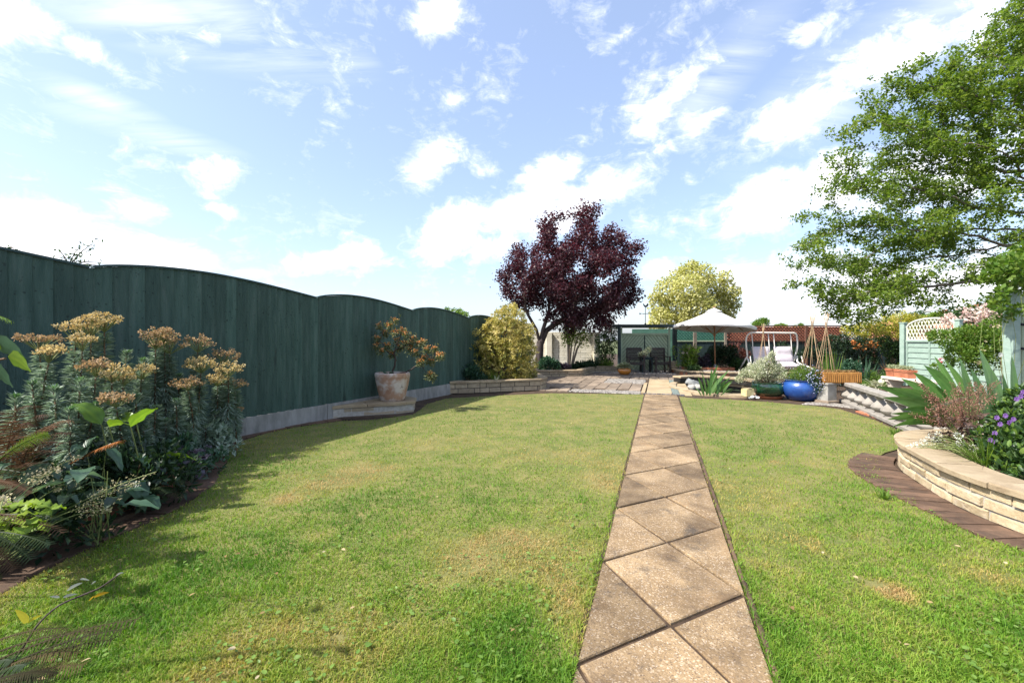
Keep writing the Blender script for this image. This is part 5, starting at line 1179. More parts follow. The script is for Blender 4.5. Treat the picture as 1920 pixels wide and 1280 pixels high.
# hawthorn overhanging from the right
YH = 14.6
haw = empty('hawthorn_tree', (17.1, YH, 0), 'large spreading green hawthorn tree overhanging the right side of the garden', 'tree')
prof_h = [(H+(z_-H)*14.6/11.2, r_*14.6/11.2) for z_, r_ in [(1.75, 4.9), (2.1, 5.6), (2.5, 5.9), (3.3, 6.0), (4.0, 5.5), (4.8, 5.3), (5.6, 4.95), (6.4, 4.4), (7.3, 3.7), (8.2, 2.3), (9.0, 1.2), (9.8, .7)]]
def hrad(z): return float(np.interp(z, [p[0] for p in prof_h], [p[1] for p in prof_h]))
at = []
hc = np.array([17.1, YH])
rr = np.random.default_rng(3)
for lay in range(220):                                        # sprays reaching outwards, rising high up and drooping low down
    z = rr.uniform(2.1, 12.4); a = rr.normal(math.pi, .95) if rr.random() > .3 else rr.uniform(0, 6.283); Rz = hrad(z)*.93
    q = rr.uniform(.25, 1.0)**.6; di = np.array([math.cos(a), math.sin(a)*.5]); c = hc+di*Rz*q*rr.uniform(.82, 1.06); sl_h = np.interp(z, [2, 4, 8, 12], [-.12, .08, .35, .6]); L_s = rr.uniform(.7, 1.3)
    for k in range(13):
        t = rr.uniform(-1, 1)*L_s; w = rr.normal(size=3)*np.array([.20, .24, .12]); pt = np.array([c[0]+di[0]*t+w[0], c[1]+di[1]*t+w[1], z+sl_h*t+w[2]])
        dd = math.hypot(pt[0]-hc[0], (pt[1]-hc[1])/.5)
        if dd < hrad(pt[2])*1.05 and pt[2] > 2.0: at.append(pt)
for (px, py, n_) in [(1645, 168, 14), (1690, 170, 12), (1720, 130, 16), (1735, 160, 12), (1580, 300, 10), (1592, 245, 12), (1610, 240, 10), (1550, 352, 6), (1560, 380, 8), (1500, 468, 10), (1525, 463, 10), (1530, 490, 8), (1545, 400, 8), (1515, 540, 9), (1545, 535, 9), (1590, 570, 8), (1575, 590, 8), (1605, 600, 8), (1640, 590, 8), (1880, 45, 12), (1905, 35, 10), (1850, 90, 12), (1830, 115, 10), (1650, 205, 8), (1565, 300, 8), (1600, 340, 10), (1780, 130, 14), (1800, 180, 14), (1760, 200, 14)]:
    q = P(px, py, YH-.3)
    at += [np.array(q)+rr.normal(size=3)*np.array([.20, .35, .13]) for _ in range(n_)]
at = np.array(at)
st_ = line((17.1, YH, 0), (16.9, YH, 2.0), 7)+line((16.9, YH, 2.0), (16.7, YH-.1, 4.0), 6)+line((16.7, YH-.1, 4.0), (16.9, YH, 7.5), 9)
nodes, par = colonize(at, st_, .28, 4.0, .27, 190, .16)
wo, rr_, ww_ = wood('trunk', BARKG, haw, nodes, par, .005, .20, .55)
tipi = np.where((ww_ <= 22))[0]; inv = nodes[tipi][:, 0] < 18.2; wt = np.where(inv, 1.0, .35)
n = 118000; cc_ = rng.choice(tipi, n//11, p=wt/wt.sum()); cc_ = nodes[cc_]+rng.normal(size=(len(cc_), 3))*np.array([.13, .13, .08]); cr_ = rng.random(len(cc_)); ix = rng.integers(0, len(cc_), n); pos = cc_[ix]+rng.normal(size=(n, 3))*.06
out = unit(pos-np.array([17, YH, 5.2]))
leaves('crown', L_HAW, haw, pos, out*.4+rdirs(n)*1.0+np.array([0, 0, -.05]), rdirs(n)*.7+np.array([0, 0, 1.1]), .084*(.6+.8*rng.random(n)), .74, T_DIA, rnd=.55*cr_[ix]+.45*rng.random(n))
# variegated yellow tree beyond the back fence
YY = 24.0
yt_ = empty('maple_tree', (*P(1300, 640, YY).to_2d(), -.04), 'pale yellow leaved tree standing behind the parasol beyond the back fence', 'tree')
lob = [(1295, 510, 22, 0), (1275, 520, 20, .5), (1320, 515, 22, -.5), (1250, 545, 26, 0), (1290, 545, 34, -1), (1330, 545, 32, .8), (1365, 550, 22, 0), (1235, 575, 20, .3), (1270, 580, 32, 1), (1310, 580, 36, -1), (1350, 575, 30, .5), (1240, 597, 22, -.4), (1280, 605, 25, 0), (1360, 520, 14, 0), (1225, 555, 9, 0), (1380, 545, 9, .3), (1300, 496, 9, .2), (1378, 570, 12, 0), (1230, 605, 16, .2), (1320, 610, 28, .2), (1355, 600, 22, .2)]
L3 = np.array([(*P(px, py, YY+dy), r*(YY+dy)/F) for px, py, r, dy in lob]); at = []
for c in L3: d = rdirs(16); at += list(c[:3]+d*c[3]*(rng.random(16)**.4)[:, None])
b0 = P(1300, 640, YY); nodes, par = colonize(np.array(at), line((b0.x, b0.y, 0), (b0.x, b0.y, 1.8), 6), .3, 3, .3, 110, .15)
wood('trunk', BARKG, yt_, nodes, par, .008, .13, .5)
pos, d = clump_pos(L3, 17000, .25); n = len(pos)
leaves('crown', L_YEL, yt_, pos, d*.5+rdirs(n)*.7+np.array([0, 0, -.3]), rdirs(n)*.6+np.array([0, 0, 1]), .15*(.6+.8*rng.random(n)), .6, T_DIA)
# distant trees, hedges and over-the-fence growth
def far_tree(px, py, rpx, Y, mat, label, n=2500, sq=1.0, size=None, name='broadleaf_tree', cat='tree'):
    c = P(px, py, Y); r = rpx*Y/F; e = empty(name, (c.x, c.y, -.04), label, cat); cl = sprout((c.x, c.y, c.z-r*sq*.3), r*.8, r*.8, r*sq, 24, .42)
    foliage('crown', mat, e, cl, n, size or r*.13, .7, up=.1); MB().tube([(c.x, c.y, -.05), (c.x, c.y, max(.3, c.z))], [r*.09+.02, .03], 7).build('trunk', BARKG, e); return e
far_tree(1426, 606, 16, 50, L_BRIGHT, 'round bright green tree far behind the back fence', 3000)
far_tree(1465, 612, 16, 46, L_LIME, 'low yellow green hedge top showing over the back fence', 1500, .4, .1, 'hedge', 'hedge')
far_tree(1500, 613, 14, 47, L_BRIGHT, 'low green shrub top beside the yellow green hedge beyond the back fence', 1200, .5, .1, 'shrub', 'shrub')
far_tree(1715, 602, 22, 26, L_GREEN, 'mid green tree top behind the left end of the trellis panel', 3000)
far_tree(1748, 597, 18, 22, L_LIME, 'golden yellow conifer top behind the arched trellis', 3000, .8, .07, 'conifer', 'tree')
far_tree(855, 592, 22, 19.5, L_BRIGHT, 'green shrub rising behind the far end of the scalloped fence', 2200, .8, .09, 'shrub', 'shrub')
far_tree(808, 592, 14, 17.5, L_GREEN, 'dark shrub top peeping over the scalloped fence dip', 900, .7, .08, 'shrub', 'shrub')
def sprig(pts, label, Y, nl, size):
    q = [P(px, py, Y) for px, py in pts]; b = Vector((q[0].x, q[0].y, -.04)); e = empty('climbing_shrub', b, label, 'shrub')
    m = MB(); m.tube([b, (q[0].x, q[0].y, 1.2), q[0]], [.012, .01, .008], 5)
    P_ = []
    for t in q[1:]:
        md = q[0].lerp(t, .5)+Vector((0, 0, .03)); m.tube([q[0], md, t], [.006, .005, .002], 4)
        P_ += [q[0].lerp(t, random.uniform(.25, 1.05))+Vector((random.gauss(0, .03), random.gauss(0, .03), random.gauss(0, .02))) for _ in range(nl)]
    m.build('stems', TWIG, e); P_ = np.array([tuple(p) for p in P_]); leaves('foliage', L_GREEN, e, P_, rdirs(len(P_))+np.array([.3, 0, .3]), rdirs(len(P_))+np.array([0, 0, 1]), size, .5, T_HEX)
sprig([(128, 500), (110, 468), (150, 462), (172, 458), (140, 478), (180, 452), (120, 480), (160, 490), (190, 492), (200, 500)], 'thin leafy sprig growing up above the dip in the green fence', 5.0, 16, .038)
sprig([(12, 475), (10, 464), (25, 463), (30, 466)], 'tiny leafy sprig above the fence crest at the left edge', 4.2, 8, .03)
# ================================================================== SHRUBS OF THE BACK BEDS
c = P(945, 712, 11.7)
gs = empty('golden_shrub', (c.x, c.y, .22), 'big rounded golden yellow shrub in the front stone planter against the green fence', 'shrub')
lob = [(955, 585, 16), (940, 600, 22), (970, 600, 20), (985, 625, 20), (925, 615, 20), (905, 630, 18), (950, 630, 34), (900, 655, 18), (925, 655, 28), (960, 660, 34), (990, 655, 18), (995, 680, 14), (915, 685, 24), (945, 690, 26), (975, 690, 24), (998, 700, 10), (960, 705, 14), (985, 705, 14), (893, 640, 9), (965, 580, 9), (948, 578, 8)]
L3 = []
for px, py, r in lob:
    for dy in ((0,) if r < 12 else (-.35, .3)): L3.append((*P(px, py, 11.9+dy), r*11.9/F*.92))
L3 = np.array(L3)
nw = 2300; pos, d = clump_pos(L3, nw, .55)                      # whorls of narrow leaves
k = 9; P9 = np.repeat(pos, k, 0)+rng.normal(size=(nw*k, 3))*.012; D9 = np.repeat(unit(d+np.array([0, 0, .3])), k, 0)
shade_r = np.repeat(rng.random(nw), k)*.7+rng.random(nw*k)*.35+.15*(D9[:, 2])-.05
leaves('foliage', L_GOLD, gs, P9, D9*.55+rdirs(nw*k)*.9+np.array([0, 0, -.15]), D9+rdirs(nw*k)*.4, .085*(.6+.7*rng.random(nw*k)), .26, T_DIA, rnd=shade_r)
twigs('stems', TWIG, gs, (c.x, c.y, .22), L3[:16, :3], .014)
q = P(882, 706, 11.25); bush('hebe_shrub', 'low blue green shrub at the left end of the front planter under the golden shrub', 'shrub', (q.x, q.y, .22), .36, .3, .36, 3000, .055, L_BLUEG, 34, .42, lump=.3)
q = P(930, 708, 11.2); e = empty('strappy_plant', (q.x, q.y, .22), 'pale strappy leaved plant spilling over the front planter coping', 'plant'); blades('foliage', L_BRIGHT, e, (q.x, q.y, .22), 40, .34, .022, .9, .08, join=True)
q = P(930, 722, 11.05); e2 = empty('trailing_plant', (q.x, q.y-.1, .2), 'small pale trailing tuft hanging over the front planter coping', 'plant'); blades('foliage', L_VARI, e2, (q.x+.0, q.y-.1, .27), 26, .18, .014, 1.5, .05, join=True)
q = P(1028, 692, 16.0); bush('evergreen_shrub', 'rounded dark green shrub to the right of the purple tree trunk', 'shrub', (q.x, q.y, .17), .36, .3, .42, 2600, .07, L_BLUEG, 26, .45)
for px, Y, lab, mt in ((1052, 16.3, 'low dark purple plant in the stone planter beside the stake', L_HEUP), (1085, 17.0, 'low dark leafy plant at the angle of the stone planter', L_DARK), (1100, 17.6, 'dark leafy plant in front of the cream wall', L_DARK)):
    bush('ground_plant', lab, 'plant', ((px-CX)*Y/F, Y, .17), .34, .25, .22, 1100, .075, mt, 16, .7)
q = (XA(1116, 18.0), 18.0, .17); e = empty('agapanthus', q, 'clump of strappy dark green leaves in front of the cream wall pier', 'plant'); blades('foliage', L_DARK, e, q, 46, .62, .035, .75, .10, join=True)
bush('clipped_shrub', 'small clipped bright green shrub at the right end of the stone planter', 'shrub', (XA(1136, 18.0), 18.0, .17), .30, .2, .26, 1800, .04, L_BRIGHT, 26, .5)
# many stemmed shrub with a stake
Yq = 17.0; q = Vector((XA(1067, Yq), Yq, .17)); ls = empty('lilac_shrub', q, 'many stemmed thinly leaved shrub in front of the cream wall', 'shrub')
m = MB(); tips = []
for i in range(11):
    a = random.uniform(0, 6.283); b = q+Vector((math.cos(a)*.1, math.sin(a)*.08, 0)); t = q+Vector((math.cos(a)*random.uniform(.2, .8)+.1, math.sin(a)*.5, random.uniform(1.2, 1.75)))
    m.tube([b, b.lerp(t, .5)+Vector((-.06*math.cos(a), -.05*math.sin(a), .1)), t], [.026, .02, .008], 5); tips.append(t); tips.append(b.lerp(t, .8))
m.build('stems', BARKG, ls); foliage('foliage', L_HAW, ls, np.array([(*t, .26) for t in tips]), 2200, .07, .5, T_DIA, inner=.1)
MB().tube([(q.x-.03, q.y-.25, .1), (q.x+.0, q.y-.25, 1.55)], .022, 7).build('garden_stake', CANE); tag(bpy.data.objects['garden_stake'], 'pale upright wooden stake in front of the many stemmed shrub', 'stake')
# flowering climber left of the screen
Yq = 18.2; q = (XA(1140, Yq), Yq, .1); cl_ = np.array([(*P(px, py, Yq), r*Yq/F) for px, py, r in [(1130, 640, 14), (1142, 630, 14), (1135, 620, 12), (1148, 645, 12), (1128, 660, 12), (1140, 665, 14), (1150, 620, 9), (1145, 610, 8), (1125, 680, 10), (1138, 684, 12)]])
cc = empty('flowering_climber', q, 'leafy climber with pale pink flowers left of the chevron screen', 'climber'); foliage('foliage', L_GREEN, cc, cl_, 2600, .075, .6); twigs('stems', TWIG, cc, q, cl_[:, :3], .012)
pos, d = clump_pos(cl_[[1, 2, 6, 7]], 90, .9); leaves('flowers', L_PINK, cc, pos, rdirs(90), rdirs(90)+np.array([0, -1, 0]), .06, .9, T_HEX)
# lilies and shrubs in the brick bed
Yq = 16.6; q = (XA(1293, Yq), Yq, .13); e = empty('lily_clump', q, 'bright green upright lily clump with peach flowers at the left of the brick bed', 'plant')
m = MB(); fp = []; lp_pos = []; lp_ax = []
for i in range(26):
    b = Vector(q)+Vector((random.gauss(0, .16), random.gauss(0, .12), 0)); t = b+Vector((random.gauss(0, .12), random.gauss(0, .1), random.uniform(.6, .95))); m.tube([b, t], .007, 4)
    for k in range(44): u = random.uniform(.1, 1); a = random.uniform(0, 6.28); lp_pos.append(tuple(b.lerp(t, u))); lp_ax.append((math.cos(a), math.sin(a), .55))
    if i % 4 == 0: fp.append(tuple(t+Vector((0, 0, .03))))
m.build('stems', STEMG, e); leaves('foliage', L_BRIGHT, e, lp_pos, lp_ax, rdirs(len(lp_pos))*.5+np.array([0, 0, 1]), .16, .24, T_DIA)
fp = np.repeat(np.array(fp), 8, 0); leaves('flowers', L_PINK, e, fp, rdirs(len(fp)), rdirs(len(fp)), .085, .45, T_HEX)
for px, Y, rx, rz, mt, lab, nn, sz in ((1318, 17.0, .30, .55, L_HEUP, 'grey purple shrub behind the parasol pole', 1500, .07), (1355, 17.4, .62, .92, L_DARK, 'tall dark green shrub to the right of the parasol pole', 4200, .08), (1388, 17.0, .38, .34, L_GREEN, 'low green plant at the foot of the swing seat', 1500, .08), (1300, 15.9, .24, .20, L_GREEN, 'low leafy plant at the front left of the brick bed', 900, .06), (1378, 18.4, .5, 1.0, L_REDL, 'red bronze shrub in front of the brown lattice', 2600, .07), (1470, 18.7, .8, .8, L_DARK, 'dark shrub in the shade behind the swing seat', 3000, .08)):
    bush('border_shrub', lab, 'shrub', (XA(px, Y), Y, .13), rx, rx*.7, rz, nn, sz, mt, 28, .5)
# climbers on the right part of the back fence
def climber(lobes, Y, mat, n, size, label, name='climber', flowers=None, width=.55, tw=.012, sm=None):
    cl = np.array([(*P(px, py, Y+random.uniform(-.3, .3)), r*Y/F) for px, py, r in lobes]); b = (cl[:, 0].mean(), Y, 0); e = empty(name, b, label, 'climber')
    foliage('foliage', mat, e, cl, n, size, width, inner=.3); twigs('stems', sm or TWIG, e, b, cl[:8, :3], tw)
    if flowers:
        fl, fm, fn, fs = flowers; c2 = np.array([(*P(px, py, Y-.45), r*Y/F) for px, py, r in fl]); pos, d = clump_pos(c2, fn, .2)
        k = 6; pos = np.repeat(pos, k, 0)+rng.normal(size=(fn*k, 3))*fs*.2; leaves('flowers', fm, e, pos, rdirs(fn*k)+np.array([0, -.3, .2]), rdirs(fn*k)+np.array([0, -1, .3]), fs, .7, T_HEX)
    return e
climber([(1600, 622, 12), (1618, 618, 15), (1640, 612, 16), (1665, 606, 17), (1690, 600, 18), (1712, 603, 15), (1735, 606, 12), (1675, 625, 14), (1700, 625, 16), (1655, 630, 12), (1625, 636, 12), (1585, 618, 8)], 18.8, L_HEDGE, 6500, .075, 'yellow green climber growing over the lattice at the right of the back fence')
climber([(1590, 650, 14), (1612, 645, 14), (1640, 648, 14), (1600, 672, 16), (1630, 676, 18), (1570, 660, 12), (1560, 640, 12), (1545, 650, 10), (1580, 635, 9)], 18.5, L_DARK, 5200, .075, 'dark leaved climbing rose with orange flowers on the back fence', 'climbing_rose', ([(1608, 650, 6), (1630, 645, 8), (1648, 648, 7), (1600, 642, 5), (1620, 655, 5), (1655, 640, 4)], L_ORNG, 46, .07))
climber([(1668, 655, 15), (1690, 650, 14), (1680, 675, 16), (1700, 672, 14), (1660, 640, 10), (1700, 635, 9)], 17.2, L_GREEN, 4600, .07, 'dense dark green shrub with pale edges beside the pale green post', 'wall_shrub')
climber([(1515, 660, 10), (1535, 665, 12), (1522, 640, 8), (1550, 670, 10)], 17.6, L_DARK, 2000, .07, 'dark green climber behind the cane wigwams', 'climber')
# border right of the pots
for px, py, Y, rx, rz, mt, lab, nn, sz, wd in ((1588, 700, 12.4, .42, .62, L_BLUEG, 'rounded blue green shrub behind the ochre trough', 3400, .06, .5), (1648, 700, 12.0, .46, .34, L_BRIGHT, 'low bright green mound behind the stone bench', 3600, .035, .35), (1690, 690, 12.9, .42, .50, L_BRIGHT, 'feathery light green plant beside the pale green post', 3000, .05, .25), (1610, 703, 11.6, .30, .22, L_BRIGHT, 'small low green mound left of the hosta', 1800, .035, .35), (1668, 693, 12.6, .30, .40, L_GREEN, 'mid green shrub between the low mound and the feathery plant', 1800, .05, .4)):
    bush('border_plant', lab, 'plant', (XA(px, Y), Y, 0.0), rx, rx*.7, rz, nn, sz, mt, 30, wd)
q = (XA(1622, 12.2), 12.2, 0); e = empty('iris_clump', q, 'clump of thin upright blue green iris leaves in the border behind the trough', 'plant'); blades('foliage', L_BLUEG, e, q, 44, .85, .028, .45, .14, join=True)
q = (XA(1556, 11.0), 11.0, 0); e = empty('tall_grass_plant', q, 'tall bright green upright plant beside the second cane wigwam', 'plant'); blades('foliage', L_BRIGHT, e, q, 50, 1.0, .03, .22, .14, join=True)
q = (XA(1645, 10.6), 10.6, 0); e = empty('hosta', q, 'cream variegated hosta in front of the low green mound', 'plant')
for i in range(30): a = random.uniform(0, 6.28); l = random.uniform(.16, .40); leaf_part((q[0]+.05*math.cos(a), q[1]+.05*math.sin(a), .06), (q[0]+l*math.cos(a), q[1]+l*.8*math.sin(a), random.uniform(.12, .34)), .085, .14, L_VARI, e, stem=.25)
# ================================================================== POTTED PLANTS
q = Vector((cT.x, cT.y, .64))
az_ = empty('azalea', q, 'windswept azalea with fading orange flower clusters growing in the terracotta pot', 'shrub')
tipspx = [(712, 612), (730, 612), (741, 602), (722, 625), (740, 625), (755, 620), (762, 628), (745, 640), (728, 650), (708, 635), (706, 650), (760, 645), (775, 636), (770, 655), (785, 645), (793, 642), (780, 662), (800, 655), (815, 655), (828, 666), (822, 668), (808, 678), (795, 672), (716, 660), (735, 665), (806, 703), (810, 706), (750, 652), (772, 645), (788, 680)]
att = np.array([np.array(P(px, py, 7.95+rng.normal(0, .14))) for px, py in tipspx])
nodes, par = colonize(att, [np.array(q), np.array(q+Vector((0, 0, .07)))], .05, 2.0, .06, 80, .15); wood('stems', BARKD, az_, nodes, par, .004, .022, .5)
k = 80; pos = np.repeat(att, k, 0)+rng.normal(size=(len(att)*k, 3))*.035; n = len(pos)
leaves('foliage', L_AZA, az_, pos, rdirs(n)*.9+np.array([0, -.1, -.35]), rdirs(n)+np.array([0, 0, 1]), .055*(.6+.7*rng.random(n)), .36, T_HEX)
k = 24; pos = np.repeat(att, k, 0)+rng.normal(size=(len(att)*k, 3))*np.array([.028, .028, .016])+np.array([0, -.02, .035]); n = len(pos)
leaves('flowers', L_ORNG, az_, pos, rdirs(n)+np.array([0, -.2, .5]), rdirs(n)+np.array([0, -.6, .5]), .032, .6, T_HEX)
for a, b in (((.0, -.2), (-.14, -.22)), ((0, -.18), (.07, -.24)), ((-.05, -.18), (-.19, -.12))): leaf_part((q.x+a[0], q.y+a[1], .64), (q.x+b[0], q.y+b[1], .70), .07, .05, L_BLUEG, az_)
q = Vector((cG.x, cG.y, .31)); va_ = empty('variegated_shrub', q, 'pale cream variegated twiggy shrub spreading out of the green glazed pot', 'shrub')
lob = [(1400, 702, 12), (1386, 710, 8), (1420, 697, 15), (1440, 692, 17), (1460, 698, 13), (1425, 682, 12), (1442, 675, 10), (1448, 664, 6), (1410, 690, 10), (1455, 685, 10), (1468, 704, 7), (1440, 708, 11), (1420, 710, 9), (1460, 710, 7), (1393, 698, 7)]
cl = np.array([(*P(px, py, 9.7+random.uniform(-.2, .2)), r*9.7/F) for px, py, r in lob]); foliage('foliage', L_VARI, va_, cl, 6200, .036, .45, inner=.05); twigs('stems', TWIG, va_, q, [tuple(c[:3]+rng.normal(size=3)*.05) for c in np.repeat(cl, 3, 0)], .004)
q = Vector((cB.x, cB.y, .40)); po = empty('bedding_plant', q, 'mound of feathery green bedding filling the blue pot', 'plant')
cl = sprout((q.x, q.y, .44), .34, .32, .26, 40, .32); foliage('foliage', L_BRIGHT, po, cl, 4200, .030, .35); k_ = leaves('flowers', L_LOBE, po, clump_pos(cl, 160, .95)[0]+np.array([.06, 0, .03]), rdirs(160), rdirs(160)+np.array([0, -1, 1]), .022, .8, T_HEX)
lobc = P(1532, 716, 9.15); lo_ = empty('lobelia', (lobc.x, lobc.y, lobc.z), 'trailing pale blue lobelia hanging from the right side of the blue pot', 'plant')
cl = np.array([(*P(px, py, 9.12), r*9.1/F) for px, py, r in [(1530, 704, 12), (1540, 712, 13), (1526, 716, 11), (1536, 724, 12), (1546, 704, 8), (1528, 700, 8), (1530, 730, 8), (1518, 705, 6)]]); foliage('foliage', L_GREEN, lo_, cl, 2600, .026, .4)
leaves('flowers', L_LOBE, lo_, clump_pos(cl, 240, .92)[0]+np.array([-.01, -.02, .01]), rdirs(240), rdirs(240)+np.array([-.4, -1, .6]), .024, .85, T_HEX)
q = Vector((cO.x, cO.y, .25)); e = empty('hosta', q, 'small grey green hosta in the orange glazed pot', 'plant'); n = 520
d = rdirs(n); d[:, 2] = np.abs(d[:, 2]); leaves('foliage', L_VARI, e, np.array(q)+d*np.array([.27, .25, .15])*(.4+.6*rng.random(n))[:, None], d+np.array([0, 0, -.2]), d+np.array([0, 0, 1]), .085, .6, T_HEX, rnd=rng.random(n)*.7)
q = Vector((xt-.05, yt, .60)); e = empty('potted_plant', q, 'pale flowering plant standing on the small table between the dark chairs', 'plant'); MB().lathe([(.06, 0), (.08, .10), (.085, .10), (.07, .10), (.01, .09)], (q.x, q.y, .592), 16).build('pot', PAVER, e)
cl = np.array([(q.x+.02, q.y, .75, .10), (q.x-.10, q.y, .72, .09), (q.x+.12, q.y, .84, .09), (q.x+.2, q.y, .93, .06), (q.x-.18, q.y, .67, .07)]); foliage('foliage', L_VARI, e, cl, 420, .07, .4)
q = tc_; e = empty('sedum', (q.x, q.y, .56), 'low rusty brown sedum filling the ochre stone trough', 'plant'); n = 1800
x_ = rng.uniform(-.31, .31, n); y_ = rng.uniform(-.14, .14, n); pp_ = np.stack([q.x+x_, q.y+y_-.1*x_, .585+.05*vnoise(x_+3, y_+3, 4, .07)], 1); leaves('foliage', L_SEDUM, e, pp_, rdirs(n)+np.array([0, 0, .7]), rdirs(n), .034, .4)
for ee, cc, L_, lab in ((bx1, bc1, .2, 'wispy seedlings in the smaller terracotta trough'), (bx2, bc2, .4, 'pale leafy seedlings in the longer terracotta trough')):
    e = empty('seedlings', (cc.x, cc.y, .61), lab, 'plant'); n = 420; t = rng.uniform(-.5, .5, n)*L_; o_ = rng.normal(0, .04, n); v = np.array([dv.x, dv.y])/dv.length
    leaves('foliage', L_VARI, e, np.stack([cc.x+v[0]*t-v[1]*o_, cc.y+v[1]*t+v[0]*o_, .63+.07*rng.random(n)], 1), rdirs(n)+np.array([0, 0, .6]), rdirs(n), .035, .5, T_HEX, rnd=rng.random(n)*.5)
# pond iris: long leaves, each one a part
q = G(1338, 735, .02); pi2 = empty('pond_iris', (q.x, q.y+.3, .0), 'clump of broad arching green iris leaves growing in the pond', 'plant')
for bx, by, tx, ty, w in [(1325, 728, 1346, 684, 9), (1330, 732, 1335, 690, 7), (1335, 733, 1368, 692, 8), (1330, 730, 1360, 700, 9), (1340, 735, 1372, 706, 9), (1348, 736, 1376, 712, 9), (1320, 730, 1308, 705, 7), (1325, 732, 1316, 698, 6), (1345, 736, 1352, 704, 8), (1350, 737, 1362, 712, 8), (1315, 733, 1303, 727, 6), (1338, 734, 1345, 696, 9), (1333, 733, 1325, 708, 7), (1355, 737, 1374, 716, 7), (1326, 734, 1350, 712, 8), (1342, 736, 1330, 716, 7), (1350, 737, 1382, 728, 5), (1360, 737, 1392, 734, 4), (1328, 731, 1342, 702, 8), (1336, 735, 1358, 718, 8)]:
    Y = random.uniform(9.95, 10.6); b = P(bx, by, Y); t = P(tx, ty, Y+random.uniform(-.15, .15)); b.z = .01; leaf_part(b, t, w*.75*Y/F, .12*(1 if tx > bx else .6), L_IRIS, pi2, tipp=1.3, basew=.7, side=(1, random.uniform(-.7, .7), 0), fold=.1)
# cane wigwams
def wigwam(apx, apy, Y, zb, rad, n, label, ext=.34):
    a = P(apx, apy, Y); e = empty('cane_wigwam', (a.x, Y, zb), label, 'wigwam', 'bamboo cane wigwams')
    for i in range(n):
        t = 2*math.pi*(i+random.uniform(-.2, .2))/n; b = Vector((a.x+rad*math.cos(t)-.04, Y+rad*math.sin(t), zb)); ap = a+Vector((math.cos(t+1.5)*.015, math.sin(t+1.5)*.015, random.uniform(-.02, .02))); d = (ap-b).normalized(); top = ap+d*random.uniform(ext*.7, ext*1.25)
        MB().tube([b, b.lerp(ap, .5)+Vector((random.gauss(0, .012), 0, 0)), ap, top], [.005, .0048, .0042, .004], 5).build('cane', CANE, e, True)
    MB().tube([(a.x+.022*math.cos(k*.9), Y+.022*math.sin(k*.9), a.z-.03+.008*k) for k in range(9)], .004, 4).build('binding', TWIG, e)
wigwam(1523, 611, 9.45, .40, .27, 8, 'tallest cane wigwam standing in the blue pot')
wigwam(1549, 613, 10.4, .0, .30, 8, 'cane wigwam behind the ochre trough', .30)
wigwam(1431, 624, 12.6, .0, .22, 7, 'small cane wigwam in front of the swing seat', .22)
# ================================================================== LEFT FLOWER BED
MB().prism([tuple(EP.off(EP.L*i/40, -.20)) for i in range(9, 41)]+[(-4.4, .6), fx(1.0, .06), fx(5.4, .06)], -.05, .035).build('bed_soil', SOIL, kind='structure')
eu = empty('euphorbia', (-3.4, 4.2, .03), 'large clump of glaucous spiky stemmed euphorbia with fading orange flower heads by the fence', 'plant')
def spike(px, py, Y, r, head, lean=.0):
    h = P(px, py, Y); b = Vector((h.x-.10*random.uniform(-.4, 1)+lean, h.y+random.uniform(-.08, .12), .03)); e = None
    md = b.lerp(h, .5)+Vector((random.uniform(-.05, .05), random.uniform(-.05, .05), .04)); C = lambda t: b*(1-t)**2+md*2*t*(1-t)+h*t*t
    st = MB().tube([C(i/6) for i in range(7)], [.011, .010, .009, .008, .007, .006, .005], 5).build('flower_stem' if head else 'leafy_stem', TWIG, eu)
    st.location = (0, 0, 0)
    n = 620 if head else 520; lo, hi = (.16, .93) if head else (.12, 1.0)
    t = lo+(hi-lo)*rng.random(n)**.85; pos = np.array([tuple(C(x)) for x in t]); a = rng.random(n)*6.283+t*40
    bend = np.where(t > .9, .9, .12) if not head else np.full(n, .05)
    ax = np.stack([np.cos(a), np.sin(a), bend-.42*(t < .62)+rng.normal(0, .16, n)], 1); ln = (.062+.030*np.sin(np.pi*np.clip((t-lo)/(hi-lo), 0, 1)))*(.8+.4*rng.random(n))
    leaves('leaves', L_EUPH, st, pos, ax, np.array([[0, 0, 1.0]]*n)+rdirs(n)*.25, ln, .14, T_DIA)
    if not head:
        m = 46; a = rng.random(m)*6.283; leaves('shoot_tip', L_EUPT, st, np.array([tuple(h)]*m)+rng.normal(size=(m, 3))*.006, np.stack([np.cos(a), np.sin(a), .5+rng.random(m)*1.1], 1), rdirs(m)+np.array([0, 0, 1]), .038, .24, T_DIA)
    else:
        R_ = r*Y/F; ks = int(16+R_*110); ds = rdirs(ks); ds[:, 2] = np.abs(ds[:, 2])*.85+.05; sub_ = np.array(tuple(h))+ds*np.array([R_, R_, R_*.75])*(.45+.6*rng.random(ks)**.6)[:, None]
        mm = MB()
        for q_ in sub_: mm.tube([C(.93), Vector(q_)], .0022, 3, cap=False)
        mm.build('flower_stalks', STEMG, st); m = ks*13; ix = np.repeat(np.arange(ks), 13); d = rdirs(m); pos = sub_[ix]+d*np.array([1, 1, .7])*(.021*rng.random(m)**.5)[:, None]
        leaves('flower_head', L_BRACT if head == 1 else L_BRACTB, st, pos, d+np.array([0, 0, .35]), rdirs(m), .017*(.6+.8*rng.random(m)), .8, T_DIA, rnd=np.clip(.2+.35*rng.random(ks)[ix]+.4*rng.random(m)+.2*d[:, 2], 0, 1))
